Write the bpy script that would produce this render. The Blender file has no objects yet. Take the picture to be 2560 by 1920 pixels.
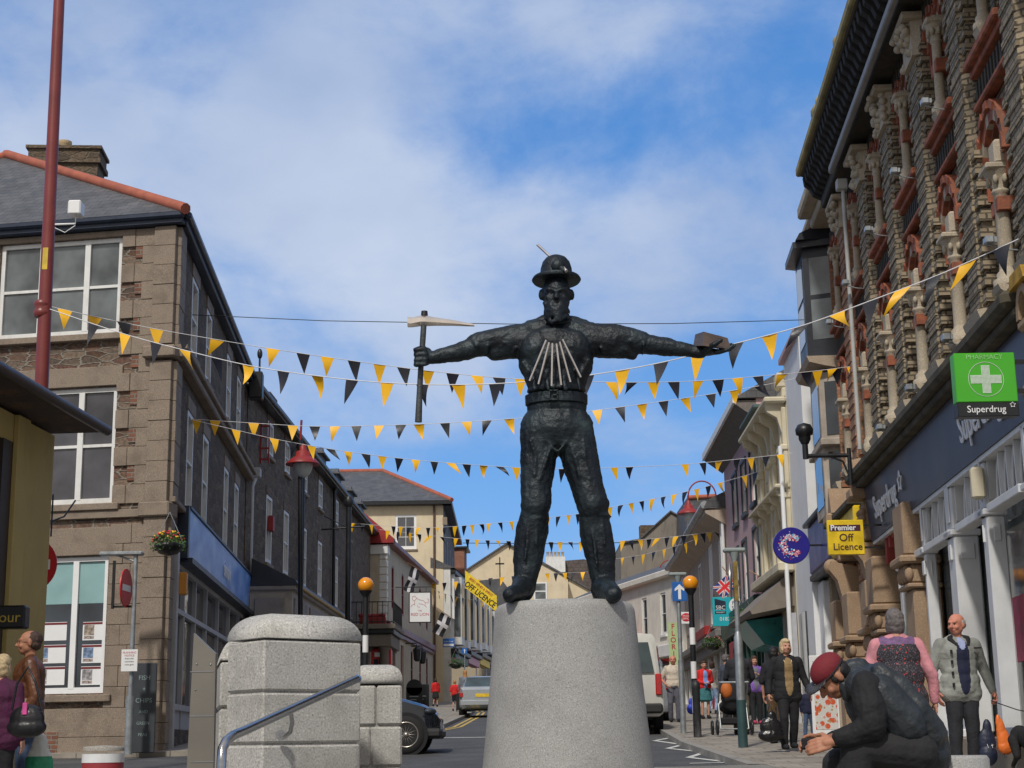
import bpy, bmesh, math, random
from mathutils import Vector, Matrix, Quaternion
random.seed(7)
C = bpy.context.scene.collection
R_ = math.radians
PI = math.pi
# ------------------------------------------------------------------ camera, world, sun, exposure
F_PX = 3923.0; PITCH = math.atan(.2294); ROLL = .015
CAM = Vector((0, 0, 1.5))
_F = Vector((0, math.cos(PITCH), math.sin(PITCH)))
_U0 = Vector((0, -math.sin(PITCH), math.cos(PITCH)))
_R = Vector((1, 0, 0)) * math.cos(ROLL) - _U0 * math.sin(ROLL)
_U = _U0 * math.cos(ROLL) + Vector((1, 0, 0)) * math.sin(ROLL)
cd = bpy.data.cameras.new("camera"); cam = bpy.data.objects.new("camera", cd); C.objects.link(cam)
cd.sensor_width = 36; cd.lens = 36 * F_PX / 2560; cd.clip_end = 5000; cd.clip_start = .05
m = Matrix((_R, _U, -_F)).transposed().to_4x4(); m.translation = CAM
cam.matrix_world = m
bpy.context.scene.camera = cam

def ray(px, py):
    return _F + _R * ((px - 1280) / F_PX) + _U * ((960 - py) / F_PX)
def at(px, py, Y):
    d = ray(px, py); return CAM + d * (Y / d.y)

SUN_EL, SUN_AZ = R_(47), R_(198)      # azimuth clockwise from +Y; the sun stands behind the camera, to the left
w = bpy.data.worlds.new("World"); bpy.context.scene.world = w; w.use_nodes = True
nt = w.node_tree; N = nt.nodes; L = nt.links
for n in list(N): N.remove(n)
out = N.new('ShaderNodeOutputWorld'); bg = N.new('ShaderNodeBackground'); bg.inputs[1].default_value = .1
sky = N.new('ShaderNodeTexSky'); sky.sky_type = 'NISHITA'; sky.sun_disc = False
sky.sun_elevation = SUN_EL; sky.sun_rotation = SUN_AZ; sky.air_density = 1.0; sky.dust_density = .6; sky.ozone_density = 1.6
tc = N.new('ShaderNodeTexCoord')
nrm = N.new('ShaderNodeVectorMath'); nrm.operation = 'NORMALIZE'; L.new(tc.outputs['Generated'], nrm.inputs[0])
mp = N.new('ShaderNodeMapping'); mp.inputs['Scale'].default_value = (1, 1, 1.6); mp.inputs['Rotation'].default_value = (0, .35, 0); L.new(nrm.outputs[0], mp.inputs[0])
n1 = N.new('ShaderNodeTexNoise'); n1.inputs['Scale'].default_value = 5.2; n1.inputs['Detail'].default_value = 10; n1.inputs['Roughness'].default_value = .6; n1.inputs['Distortion'].default_value = .15
L.new(mp.outputs[0], n1.inputs['Vector'])
def math_(op, a, b, cl=False):
    n = N.new('ShaderNodeMath'); n.operation = op; n.use_clamp = cl
    for i, v in enumerate((a, b)):
        if v is None: continue
        if hasattr(v, 'links') or hasattr(v, 'node'): L.new(v, n.inputs[i])
        else: n.inputs[i].default_value = v
    return n.outputs[0]
acc = math_('MULTIPLY', math_('SUBTRACT', n1.outputs[0], .5), 3.6)
# cloud banks and clear gaps of that day's sky, as directions
for (px, py, rad, amp) in [(300, 20, .15, .35), (1000, 30, .17, .42), (1500, 130, .10, .45), (650, 330, .13, .38), (480, 560, .17, .42), (880, 400, .10, .45), (950, 620, .16, .42), (1250, 640, .15, .30), (1560, 450, .10, .3), (1650, 700, .13, .25), (1560, 1080, .08, .5), (150, 560, .14, .32), (980, 980, .13, .45), (1900, 500, .1, .2), (1250, 1060, .1, .3), (1150, 260, .10, -.2),
                           (1300, 260, .10, -.35), (1700, 330, .12, -.3), (1900, 200, .14, -.4), (1450, 330, .07, -.3), (560, 210, .09, -.45), (950, 240, .07, -.4), (900, 850, .08, -.3), (1100, 1250, .16, -.55), (1500, 1300, .16, -.55), (1900, 850, .08, -.4), (2050, 60, .12, -.4), (1700, 960, .06, -.3), (380, 150, .06, -.15)]:
    d = ray(px, py).normalized()
    dt = N.new('ShaderNodeVectorMath'); dt.operation = 'DISTANCE'; L.new(nrm.outputs[0], dt.inputs[0]); dt.inputs[1].default_value = d
    mr = N.new('ShaderNodeMapRange'); mr.interpolation_type = 'SMOOTHSTEP'; mr.inputs['From Min'].default_value = rad; mr.inputs['From Max'].default_value = 0; mr.inputs['To Max'].default_value = amp * .85
    L.new(dt.outputs['Value'], mr.inputs['Value'])
    acc = math_('ADD', acc, mr.outputs[0])
for dv, rad, amp in (((0, -.8, .5), 1.25, 1.1), ((-.2, 0, 1), .75, .7)):      # unseen cloud overhead and behind the camera, added to neutralise the ambient light
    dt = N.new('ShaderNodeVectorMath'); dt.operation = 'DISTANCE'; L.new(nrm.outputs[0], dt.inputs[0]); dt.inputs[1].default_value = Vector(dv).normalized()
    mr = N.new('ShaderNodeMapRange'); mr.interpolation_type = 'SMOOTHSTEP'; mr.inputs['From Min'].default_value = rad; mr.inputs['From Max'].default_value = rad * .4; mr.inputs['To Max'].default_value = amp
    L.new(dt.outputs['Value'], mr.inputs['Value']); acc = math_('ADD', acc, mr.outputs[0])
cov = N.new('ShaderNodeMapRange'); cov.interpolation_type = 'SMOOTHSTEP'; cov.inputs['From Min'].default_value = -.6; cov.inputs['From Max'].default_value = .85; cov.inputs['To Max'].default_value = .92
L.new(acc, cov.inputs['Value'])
n2 = N.new('ShaderNodeTexNoise'); n2.inputs['Scale'].default_value = 4.5; n2.inputs['Detail'].default_value = 5; L.new(mp.outputs[0], n2.inputs['Vector'])
cr = N.new('ShaderNodeValToRGB'); cr.color_ramp.elements[0].position = .3; cr.color_ramp.elements[0].color = (3.3, 4.4, 6.7, 1)
cr.color_ramp.elements[1].position = .75; cr.color_ramp.elements[1].color = (6.1, 6.9, 8.4, 1); L.new(n2.outputs[0], cr.inputs[0])
hs = N.new('ShaderNodeHueSaturation'); hs.inputs['Saturation'].default_value = 1.28; hs.inputs['Value'].default_value = 1.25; L.new(sky.outputs[0], hs.inputs['Color'])
sz = N.new('ShaderNodeSeparateXYZ'); L.new(nrm.outputs[0], sz.inputs[0])
gr = N.new('ShaderNodeValToRGB'); e = gr.color_ramp.elements; e[0].position = 0; e[0].color = (2.7, 4.9, 8.6, 1); e[1].position = .8; e[1].color = (.6, 1.9, 5.3, 1)
for ps_, cl_ in ((.12, (1.7, 4.1, 8.6, 1)), (.3, (1.0, 3.0, 7.3, 1))): q_ = e.new(ps_); q_.color = cl_
L.new(sz.outputs['Z'], gr.inputs[0])
mb_ = N.new('ShaderNodeMix'); mb_.data_type = 'RGBA'; mb_.inputs[0].default_value = .82; L.new(hs.outputs[0], mb_.inputs[6]); L.new(gr.outputs[0], mb_.inputs[7])
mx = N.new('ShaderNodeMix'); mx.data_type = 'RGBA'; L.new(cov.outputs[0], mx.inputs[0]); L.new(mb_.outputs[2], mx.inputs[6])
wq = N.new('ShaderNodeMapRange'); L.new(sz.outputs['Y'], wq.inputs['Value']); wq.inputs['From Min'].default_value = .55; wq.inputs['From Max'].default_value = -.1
wm_ = N.new('ShaderNodeMix'); wm_.data_type = 'RGBA'; L.new(wq.outputs[0], wm_.inputs[0]); L.new(cr.outputs[0], wm_.inputs[6]); wm_.inputs[7].default_value = (5.9, 5.4, 4.8, 1); L.new(wm_.outputs[2], mx.inputs[7])  # added clouds turn warm white behind the camera, to keep ambient light neutral
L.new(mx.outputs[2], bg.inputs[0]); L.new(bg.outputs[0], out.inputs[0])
sl = bpy.data.lights.new("sun", 'SUN'); so = bpy.data.objects.new("sun", sl); C.objects.link(so)
sl.energy = 2.7; sl.angle = R_(4); sl.color = (1, .95, .87)
sd = Vector((math.sin(SUN_AZ) * math.cos(SUN_EL), math.cos(SUN_AZ) * math.cos(SUN_EL), math.sin(SUN_EL)))
so.rotation_euler = sd.to_track_quat('Z', 'Y').to_euler(); so.location = (-20, -20, 40)
vs = bpy.context.scene.view_settings; vs.view_transform = 'Standard'; vs.look = 'None'; vs.exposure = 0; vs.gamma = 1

# ------------------------------------------------------------------ materials
MATS = {}
def newmat(name):
    mt = bpy.data.materials.new(name); mt.use_nodes = True
    return mt, mt.node_tree.nodes, mt.node_tree.links, mt.node_tree.nodes['Principled BSDF']
def ramp(N, stops):
    r = N.new('ShaderNodeValToRGB'); e = r.color_ramp.elements
    while len(e) < len(stops): e.new(.5)
    for k, (p, c) in zip(e, stops): k.position = p; k.color = (*c, 1)
    return r
def mixc(N, L, fac, a, b, mode='MIX'):
    n = N.new('ShaderNodeMix'); n.data_type = 'RGBA'; n.blend_type = mode
    for i, v in ((0, fac), (6, a), (7, b)):
        if hasattr(v, 'links'): L.new(v, n.inputs[i])
        elif isinstance(v, (tuple, list)): n.inputs[i].default_value = (*v[:3], 1)
        else: n.inputs[i].default_value = v
    return n.outputs[2]
def pm(name, col, rough=.7, var=.22, scale=6, bump=.15, metal=0., grain=0, coat=0, dirt=None, uv=False, stretch=None, spec=.5, trans=0):
    """painted / plain surface: base colour with two scales of variation, a fine bump and optional streaky dirt"""
    if name in MATS: return MATS[name]
    mt, N, L, b = newmat(name)
    t = N.new('ShaderNodeTexCoord'); v = t.outputs['UV' if uv else 'Object']
    if stretch:
        mpn = N.new('ShaderNodeMapping'); mpn.inputs['Scale'].default_value = stretch; L.new(v, mpn.inputs[0]); v = mpn.outputs[0]
    n = N.new('ShaderNodeTexNoise'); n.inputs['Scale'].default_value = scale; n.inputs['Detail'].default_value = 6; L.new(v, n.inputs['Vector'])
    lo = tuple(c * (1 - var) for c in col); hi = tuple(min(1, c * (1 + var)) for c in col)
    r = ramp(N, [(.3, lo), (.7, hi)]); L.new(n.outputs[0], r.inputs[0]); c = r.outputs[0]
    if dirt:
        t2 = N.new('ShaderNodeTexCoord'); m2 = N.new('ShaderNodeMapping'); m2.inputs['Scale'].default_value = (1.4, 1.4, .35); L.new(t2.outputs['Object'], m2.inputs[0])
        nd = N.new('ShaderNodeTexNoise'); nd.inputs['Scale'].default_value = 2.2; nd.inputs['Detail'].default_value = 9; nd.inputs['Roughness'].default_value = .68; L.new(m2.outputs[0], nd.inputs['Vector'])
        rd = N.new('ShaderNodeMapRange'); rd.inputs['From Min'].default_value = .5; rd.inputs['From Max'].default_value = .74; rd.inputs['To Max'].default_value = dirt[1]; L.new(nd.outputs[0], rd.inputs['Value'])
        c = mixc(N, L, rd.outputs[0], c, dirt[0])
    if grain:
        g = N.new('ShaderNodeTexNoise'); g.inputs['Scale'].default_value = 90 if grain > 0 else 45; g.inputs['Detail'].default_value = 2; L.new(t.outputs['Object'], g.inputs['Vector'])
        rg = ramp(N, [(.32, (1 - abs(grain),) * 3), (.5, (1, 1, 1)), (.72, (1 + abs(grain) * .6,) * 3)]); L.new(g.outputs[0], rg.inputs[0])
        c = mixc(N, L, 1., c, rg.outputs[0], 'MULTIPLY')
    L.new(c, b.inputs['Base Color'])
    rr = N.new('ShaderNodeMapRange'); rr.inputs['To Min'].default_value = max(0, rough - .12); rr.inputs['To Max'].default_value = min(1, rough + .12); L.new(n.outputs[0], rr.inputs['Value']); L.new(rr.outputs[0], b.inputs['Roughness'])
    b.inputs['Metallic'].default_value = metal; b.inputs['Specular IOR Level'].default_value = spec
    if coat: b.inputs['Coat Weight'].default_value = coat; b.inputs['Coat Roughness'].default_value = .05
    if trans: b.inputs['Subsurface Weight'].default_value = 0
    if bump:
        n3 = N.new('ShaderNodeTexNoise'); n3.inputs['Scale'].default_value = scale * 6; n3.inputs['Detail'].default_value = 5; L.new(v, n3.inputs['Vector'])
        bp = N.new('ShaderNodeBump'); bp.inputs['Strength'].default_value = bump; bp.inputs['Distance'].default_value = .01; L.new(n3.outputs[0], bp.inputs['Height']); L.new(bp.outputs[0], b.inputs['Normal'])
    MATS[name] = mt; return mt
def brick(name, c1, c2, mortar, bw=.215, bh=.075, ms=.01, lich=None, rough=.85, bumpd=.012, off=.5):
    if name in MATS: return MATS[name]
    mt, N, L, b = newmat(name)
    t = N.new('ShaderNodeTexCoord')
    br = N.new('ShaderNodeTexBrick'); br.inputs['Scale'].default_value = 1; br.inputs['Brick Width'].default_value = bw; br.inputs['Row Height'].default_value = bh
    br.inputs['Mortar Size'].default_value = ms; br.inputs['Mortar Smooth'].default_value = .2; br.offset = off
    dn = N.new('ShaderNodeTexNoise'); dn.inputs['Scale'].default_value = 7; L.new(t.outputs['UV'], dn.inputs['Vector'])
    ad = N.new('ShaderNodeMixRGB') if False else N.new('ShaderNodeVectorMath'); ad.operation = 'MULTIPLY_ADD'
    sb = N.new('ShaderNodeVectorMath'); sb.operation = 'SUBTRACT'; L.new(dn.outputs['Color'], sb.inputs[0]); sb.inputs[1].default_value = (.5, .5, .5)
    L.new(sb.outputs[0], ad.inputs[0]); ad.inputs[1].default_value = (.03, .02, 0); L.new(t.outputs['UV'], ad.inputs[2])
    L.new(ad.outputs[0], br.inputs['Vector'])
    br.inputs['Color1'].default_value = (*c1, 1); br.inputs['Color2'].default_value = (*c2, 1); br.inputs['Mortar'].default_value = (*mortar, 1); br.inputs['Bias'].default_value = -.1
    n = N.new('ShaderNodeTexNoise'); n.inputs['Scale'].default_value = 1.3; n.inputs['Detail'].default_value = 10; n.inputs['Roughness'].default_value = .7; L.new(t.outputs['UV'], n.inputs['Vector'])
    r = ramp(N, [(.3, (.6, .6, .6)), (.7, (1.25, 1.25, 1.25))]); L.new(n.outputs[0], r.inputs[0])
    c = mixc(N, L, 1., br.outputs[0], r.outputs[0], 'MULTIPLY')
    if lich:
        n4 = N.new('ShaderNodeTexNoise'); n4.inputs['Scale'].default_value = 3.7; n4.inputs['Detail'].default_value = 8; L.new(t.outputs['UV'], n4.inputs['Vector'])
        q = N.new('ShaderNodeMapRange'); q.inputs['From Min'].default_value = .55; q.inputs['From Max'].default_value = .7; q.inputs['To Max'].default_value = .55; L.new(n4.outputs[0], q.inputs['Value'])
        c = mixc(N, L, q.outputs[0], c, lich)
    L.new(c, b.inputs['Base Color']); b.inputs['Roughness'].default_value = rough
    g = N.new('ShaderNodeTexNoise'); g.inputs['Scale'].default_value = 60; L.new(t.outputs['UV'], g.inputs['Vector'])
    h = N.new('ShaderNodeMath'); h.operation = 'MULTIPLY_ADD'; L.new(g.outputs[0], h.inputs[0]); h.inputs[1].default_value = .35
    inv = N.new('ShaderNodeMath'); inv.operation = 'SUBTRACT'; inv.inputs[0].default_value = 1; L.new(br.outputs['Fac'], inv.inputs[1]); L.new(inv.outputs[0], h.inputs[2])
    bp = N.new('ShaderNodeBump'); bp.inputs['Strength'].default_value = .9; bp.inputs['Distance'].default_value = bumpd; L.new(h.outputs[0], bp.inputs['Height']); L.new(bp.outputs[0], b.inputs['Normal'])
    MATS[name] = mt; return mt
def rubble(name, cols, mortar, sc=(2.2, 5.2, 1), rough=.9):
    """random-coursed rubble: flattened voronoi stones with wide mortar"""
    if name in MATS: return MATS[name]
    mt, N, L, b = newmat(name)
    t = N.new('ShaderNodeTexCoord'); m_ = N.new('ShaderNodeMapping'); m_.inputs['Scale'].default_value = sc; L.new(t.outputs['UV'], m_.inputs[0])
    dn = N.new('ShaderNodeTexNoise'); dn.inputs['Scale'].default_value = 2.5; L.new(m_.outputs[0], dn.inputs['Vector'])
    ad = N.new('ShaderNodeVectorMath'); ad.operation = 'MULTIPLY_ADD'; L.new(dn.outputs['Color'], ad.inputs[0]); ad.inputs[1].default_value = (.35, .35, 0); L.new(m_.outputs[0], ad.inputs[2])
    v1 = N.new('ShaderNodeTexVoronoi'); v1.voronoi_dimensions = '2D'; v1.distance = 'CHEBYCHEV'; v1.inputs['Randomness'].default_value = .8; L.new(ad.outputs[0], v1.inputs['Vector']); v1.inputs['Scale'].default_value = 1
    v2 = N.new('ShaderNodeTexVoronoi'); v2.voronoi_dimensions = '2D'; v2.feature = 'DISTANCE_TO_EDGE'; v2.inputs['Randomness'].default_value = .8; L.new(ad.outputs[0], v2.inputs['Vector']); v2.inputs['Scale'].default_value = 1
    sp = N.new('ShaderNodeSeparateColor'); L.new(v1.outputs['Color'], sp.inputs[0])
    r = ramp(N, [(i / max(1, len(cols) - 1), c) for i, c in enumerate(cols)]); L.new(sp.outputs[0], r.inputs[0])
    n = N.new('ShaderNodeTexNoise'); n.inputs['Scale'].default_value = 14; n.inputs['Detail'].default_value = 8; L.new(t.outputs['UV'], n.inputs['Vector'])
    rn = ramp(N, [(.3, (.55, .55, .55)), (.7, (1.35, 1.35, 1.35))]); L.new(n.outputs[0], rn.inputs[0])
    c = mixc(N, L, 1., r.outputs[0], rn.outputs[0], 'MULTIPLY')
    q = N.new('ShaderNodeMapRange'); q.inputs['From Min'].default_value = .03; q.inputs['From Max'].default_value = .09; L.new(v2.outputs['Distance'], q.inputs['Value'])
    c = mixc(N, L, q.outputs[0], mortar, c)
    L.new(c, b.inputs['Base Color']); b.inputs['Roughness'].default_value = rough
    h = N.new('ShaderNodeMath'); h.operation = 'MULTIPLY_ADD'; L.new(n.outputs[0], h.inputs[0]); h.inputs[1].default_value = .4; L.new(q.outputs[0], h.inputs[2])
    bp = N.new('ShaderNodeBump'); bp.inputs['Strength'].default_value = 1; bp.inputs['Distance'].default_value = .02; L.new(h.outputs[0], bp.inputs['Height']); L.new(bp.outputs[0], b.inputs['Normal'])
    MATS[name] = mt; return mt
def granite(name, col, dark=.45, sc=150, stain=(.10, .09, .075), st=.55, rough=.8):
    """speckled stone with crystals and weather stains"""
    if name in MATS: return MATS[name]
    mt, N, L, b = newmat(name)
    t = N.new('ShaderNodeTexCoord'); o = t.outputs['Object']
    v = N.new('ShaderNodeTexNoise'); v.inputs['Scale'].default_value = sc; v.inputs['Detail'].default_value = 3; v.inputs['Roughness'].default_value = .7; L.new(o, v.inputs['Vector'])
    r = ramp(N, [(.33, tuple(c * dark for c in col)), (.46, col), (.56, col), (.68, tuple(min(1, c * 1.55) for c in col))]); L.new(v.outputs[0], r.inputs[0])
    n = N.new('ShaderNodeTexNoise'); n.inputs['Scale'].default_value = 2.2; n.inputs['Detail'].default_value = 9; n.inputs['Roughness'].default_value = .65; L.new(o, n.inputs['Vector'])
    q = N.new('ShaderNodeMapRange'); q.inputs['From Min'].default_value = .48; q.inputs['From Max'].default_value = .8; q.inputs['To Max'].default_value = st; L.new(n.outputs[0], q.inputs['Value'])
    c = mixc(N, L, q.outputs[0], r.outputs[0], stain)
    v3 = N.new('ShaderNodeTexVoronoi'); v3.inputs['Scale'].default_value = 38; L.new(o, v3.inputs['Vector'])
    q3 = N.new('ShaderNodeMapRange'); q3.inputs['From Min'].default_value = .12; q3.inputs['From Max'].default_value = .04; q3.inputs['To Max'].default_value = .75; L.new(v3.outputs['Distance'], q3.inputs['Value'])
    n5 = N.new('ShaderNodeTexNoise'); n5.inputs['Scale'].default_value = 9; L.new(o, n5.inputs['Vector'])
    q5 = N.new('ShaderNodeMapRange'); q5.inputs['From Min'].default_value = .5; q5.inputs['From Max'].default_value = .62; L.new(n5.outputs[0], q5.inputs['Value'])
    mm = N.new('ShaderNodeMath'); mm.operation = 'MULTIPLY'; L.new(q3.outputs[0], mm.inputs[0]); L.new(q5.outputs[0], mm.inputs[1])
    c = mixc(N, L, mm.outputs[0], c, tuple(x * .22 for x in col))
    L.new(c, b.inputs['Base Color']); b.inputs['Roughness'].default_value = rough
    bp = N.new('ShaderNodeBump'); bp.inputs['Strength'].default_value = .5; bp.inputs['Distance'].default_value = .004; L.new(v.outputs[0], bp.inputs['Height']); L.new(bp.outputs[0], b.inputs['Normal'])
    MATS[name] = mt; return mt
def glassm(name, col=(.02, .025, .03), rough=.04, wav=.02, spec=.9):
    if name in MATS: return MATS[name]
    mt, N, L, b = newmat(name)
    t = N.new('ShaderNodeTexCoord'); n = N.new('ShaderNodeTexNoise'); n.inputs['Scale'].default_value = 1.1; n.inputs['Detail'].default_value = 3; L.new(t.outputs['Object'], n.inputs['Vector'])
    r = ramp(N, [(.35, tuple(c * .5 for c in col)), (.65, tuple(c * 1.7 for c in col))]); L.new(n.outputs[0], r.inputs[0]); L.new(r.outputs[0], b.inputs['Base Color'])
    b.inputs['Roughness'].default_value = rough; b.inputs['Specular IOR Level'].default_value = spec
    bp = N.new('ShaderNodeBump'); bp.inputs['Strength'].default_value = wav; bp.inputs['Distance'].default_value = .3; L.new(n.outputs[0], bp.inputs['Height']); L.new(bp.outputs[0], b.inputs['Normal'])
    MATS[name] = mt; return mt
def dots(name, base, spots, sc=60, th=.33):
    """printed cloth: random flowers over a ground colour"""
    if name in MATS: return MATS[name]
    mt, N, L, b = newmat(name); t = N.new('ShaderNodeTexCoord'); c = base
    for i, (col, s, thr) in enumerate(spots):
        v = N.new('ShaderNodeTexVoronoi'); v.inputs['Scale'].default_value = s; mpn = N.new('ShaderNodeMapping'); mpn.inputs['Location'].default_value = (i * 3.3, i, 0); L.new(t.outputs['Object'], mpn.inputs[0]); L.new(mpn.outputs[0], v.inputs['Vector'])
        q = N.new('ShaderNodeMapRange'); q.inputs['From Min'].default_value = thr + .05; q.inputs['From Max'].default_value = thr - .05; L.new(v.outputs['Distance'], q.inputs['Value'])
        c = mixc(N, L, q.outputs[0], c, col)
    L.new(c, b.inputs['Base Color']); b.inputs['Roughness'].default_value = .85
    MATS[name] = mt; return mt

# ------------------------------------------------------------------ mesh building
class MB:
    """collects faces in the thing's own (along, out, up) coordinates"""
    def __init__(s): s.v = []; s.f = []; s.sm = []
    def add(s, vs, fs, smooth=False):
        o = len(s.v); s.v += [tuple(p) for p in vs]; s.f += [tuple(i + o for i in f) for f in fs]; s.sm += [smooth] * len(fs); return s
    def quad(s, *p): return s.add(p, [tuple(range(len(p)))])
    def box(s, a0, a1, b0, b1, c0, c1):
        a0, a1 = sorted((a0, a1)); b0, b1 = sorted((b0, b1)); c0, c1 = sorted((c0, c1))
        v = [(a, b, c) for a in (a0, a1) for b in (b0, b1) for c in (c0, c1)]
        return s.add(v, [(0, 1, 3, 2), (4, 6, 7, 5), (0, 4, 5, 1), (2, 3, 7, 6), (0, 2, 6, 4), (1, 5, 7, 3)])
    def bbox(s, a0, a1, b0, b1, c0, c1, r=.01):
        """box with chamfered edges"""
        a0, a1 = sorted((a0, a1)); b0, b1 = sorted((b0, b1)); c0, c1 = sorted((c0, c1)); r = min(r, (a1 - a0) * .3, (b1 - b0) * .3, (c1 - c0) * .3)
        bm = bmesh.new(); bmesh.ops.create_cube(bm, size=1)
        for q in bm.verts: q.co = Vector(((a0 + a1) / 2 + q.co.x * (a1 - a0), (b0 + b1) / 2 + q.co.y * (b1 - b0), (c0 + c1) / 2 + q.co.z * (c1 - c0)))
        bmesh.ops.bevel(bm, geom=list(bm.edges), offset=r, segments=1, affect='EDGES')
        bm.verts.index_update(); s.add([q.co[:] for q in bm.verts], [[q.index for q in f.verts] for f in bm.faces]); bm.free(); return s
    def prism(s, pts, b0, b1, ax='b'):
        """polygon pts in the (a,c) plane, extruded along b (or: ax='a' -> pts are (b,c); ax='c' -> pts are (a,b))"""
        n = len(pts)
        P = {'b': lambda p, t: (p[0], t, p[1]), 'a': lambda p, t: (t, p[0], p[1]), 'c': lambda p, t: (p[0], p[1], t)}[ax]
        v = [P(p, b0) for p in pts] + [P(p, b1) for p in pts]
        return s.add(v, [tuple(range(n)), tuple(range(2 * n - 1, n - 1, -1))] + [(i, (i + 1) % n, (i + 1) % n + n, i + n) for i in range(n)])
    def tube(s, pts, r, seg=10, smooth=True, caps=True):
        pts = [Vector(p) for p in pts]; n = len(pts); rs = r if isinstance(r, (list, tuple)) else [r] * n
        rings = []; prev = None
        for i, p in enumerate(pts):
            t = (pts[min(i + 1, n - 1)] - pts[max(i - 1, 0)]).normalized()
            if prev is None: x = t.orthogonal().normalized()
            else: x = (prev - t * prev.dot(t)); x = x.normalized() if x.length > 1e-6 else t.orthogonal().normalized()
            prev = x; y = t.cross(x)
            rings.append([p + (x * math.cos(2 * PI * k / seg) + y * math.sin(2 * PI * k / seg)) * rs[i] for k in range(seg)])
        v = [q for rg in rings for q in rg]
        f = [(i * seg + k, i * seg + (k + 1) % seg, (i + 1) * seg + (k + 1) % seg, (i + 1) * seg + k) for i in range(n - 1) for k in range(seg)]
        s.add(v, f, smooth)
        if caps: s.add(rings[0], [tuple(range(seg))]); s.add(rings[-1], [tuple(range(seg))])
        return s
    def lathe(s, prof, o=(0, 0, 0), seg=24, smooth=True, ax='c'):
        """prof = (radius, height) pairs about the vertical through o"""
        v = []
        for r, h in prof:
            for k in range(seg):
                x, y = r * math.cos(2 * PI * k / seg), r * math.sin(2 * PI * k / seg)
                q = (x, y, h) if ax == 'c' else ((x, h, y) if ax == 'b' else (h, x, y))
                v.append((o[0] + q[0], o[1] + q[1], o[2] + q[2]))
        n = len(prof)
        f = [(i * seg + k, i * seg + (k + 1) % seg, (i + 1) * seg + (k + 1) % seg, (i + 1) * seg + k) for i in range(n - 1) for k in range(seg)]
        s.add(v, f, smooth)
        if prof[0][0] > 1e-4: s.add(v[:seg], [tuple(range(seg))])
        if prof[-1][0] > 1e-4: s.add(v[-seg:], [tuple(range(seg))])
        return s
    def ell(s, c, r, seg=14, rings=9, rot=None):
        v = []; c = Vector(c)
        for i in range(rings + 1):
            th = PI * i / rings
            for k in range(seg):
                ph = 2 * PI * k / seg
                q = Vector((r[0] * math.sin(th) * math.cos(ph), r[1] * math.sin(th) * math.sin(ph), r[2] * math.cos(th)))
                if rot: q = rot @ q
                v.append(c + q)
        f = [(i * seg + k, i * seg + (k + 1) % seg, (i + 1) * seg + (k + 1) % seg, (i + 1) * seg + k) for i in range(rings) for k in range(seg)]
        return s.add(v, f, True)
    def cap(s, p, r1, q, r2, seg=12):
        """tapered capsule"""
        p, q = Vector(p), Vector(q); d = (q - p); l = d.length or 1e-5; d = d / l
        pts, rs = [], []
        for k in range(4): a = PI / 2 * k / 4; pts.append(p - d * r1 * math.cos(a)); rs.append(max(1e-4, r1 * math.sin(a)))
        pts.append(p); rs.append(r1); pts.append(q); rs.append(r2)
        for k in range(3, -1, -1): a = PI / 2 * k / 4; pts.append(q + d * r2 * math.cos(a)); rs.append(max(1e-4, r2 * math.sin(a)))
        x = d.orthogonal().normalized(); y = d.cross(x); n = len(pts)
        v = [c + (x * math.cos(2 * PI * k / seg) + y * math.sin(2 * PI * k / seg)) * rr for c, rr in zip(pts, rs) for k in range(seg)]
        f = [(i * seg + k, i * seg + (k + 1) % seg, (i + 1) * seg + (k + 1) % seg, (i + 1) * seg + k) for i in range(n - 1) for k in range(seg)]
        f += [tuple(range(seg)), tuple(range((n - 1) * seg, n * seg))]
        return s.add(v, f, True)
    def arch(s, a0, a1, spring, top, b0, b1, ctop, n=10, pointed=False):
        """spandrel above an arched opening: fills between the arch curve and the flat line ctop"""
        mid = (a0 + a1) / 2; pts = []
        for i in range(n + 1):
            t = i / n; a = a0 + (a1 - a0) * t; u = (a - mid) / ((a1 - a0) / 2)
            pts.append((a, spring + (top - spring) * (math.sqrt(max(0, 1 - u * u)) if not pointed else max(0, 1 - abs(u) ** 1.7) ** .8)))
        for (p, q) in zip(pts[:-1], pts[1:]):
            s.quad((p[0], b1, p[1]), (q[0], b1, q[1]), (q[0], b1, ctop), (p[0], b1, ctop))
            s.quad((p[0], b0, p[1]), (q[0], b0, q[1]), (q[0], b1, q[1]), (p[0], b1, p[1]))
        return s

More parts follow.
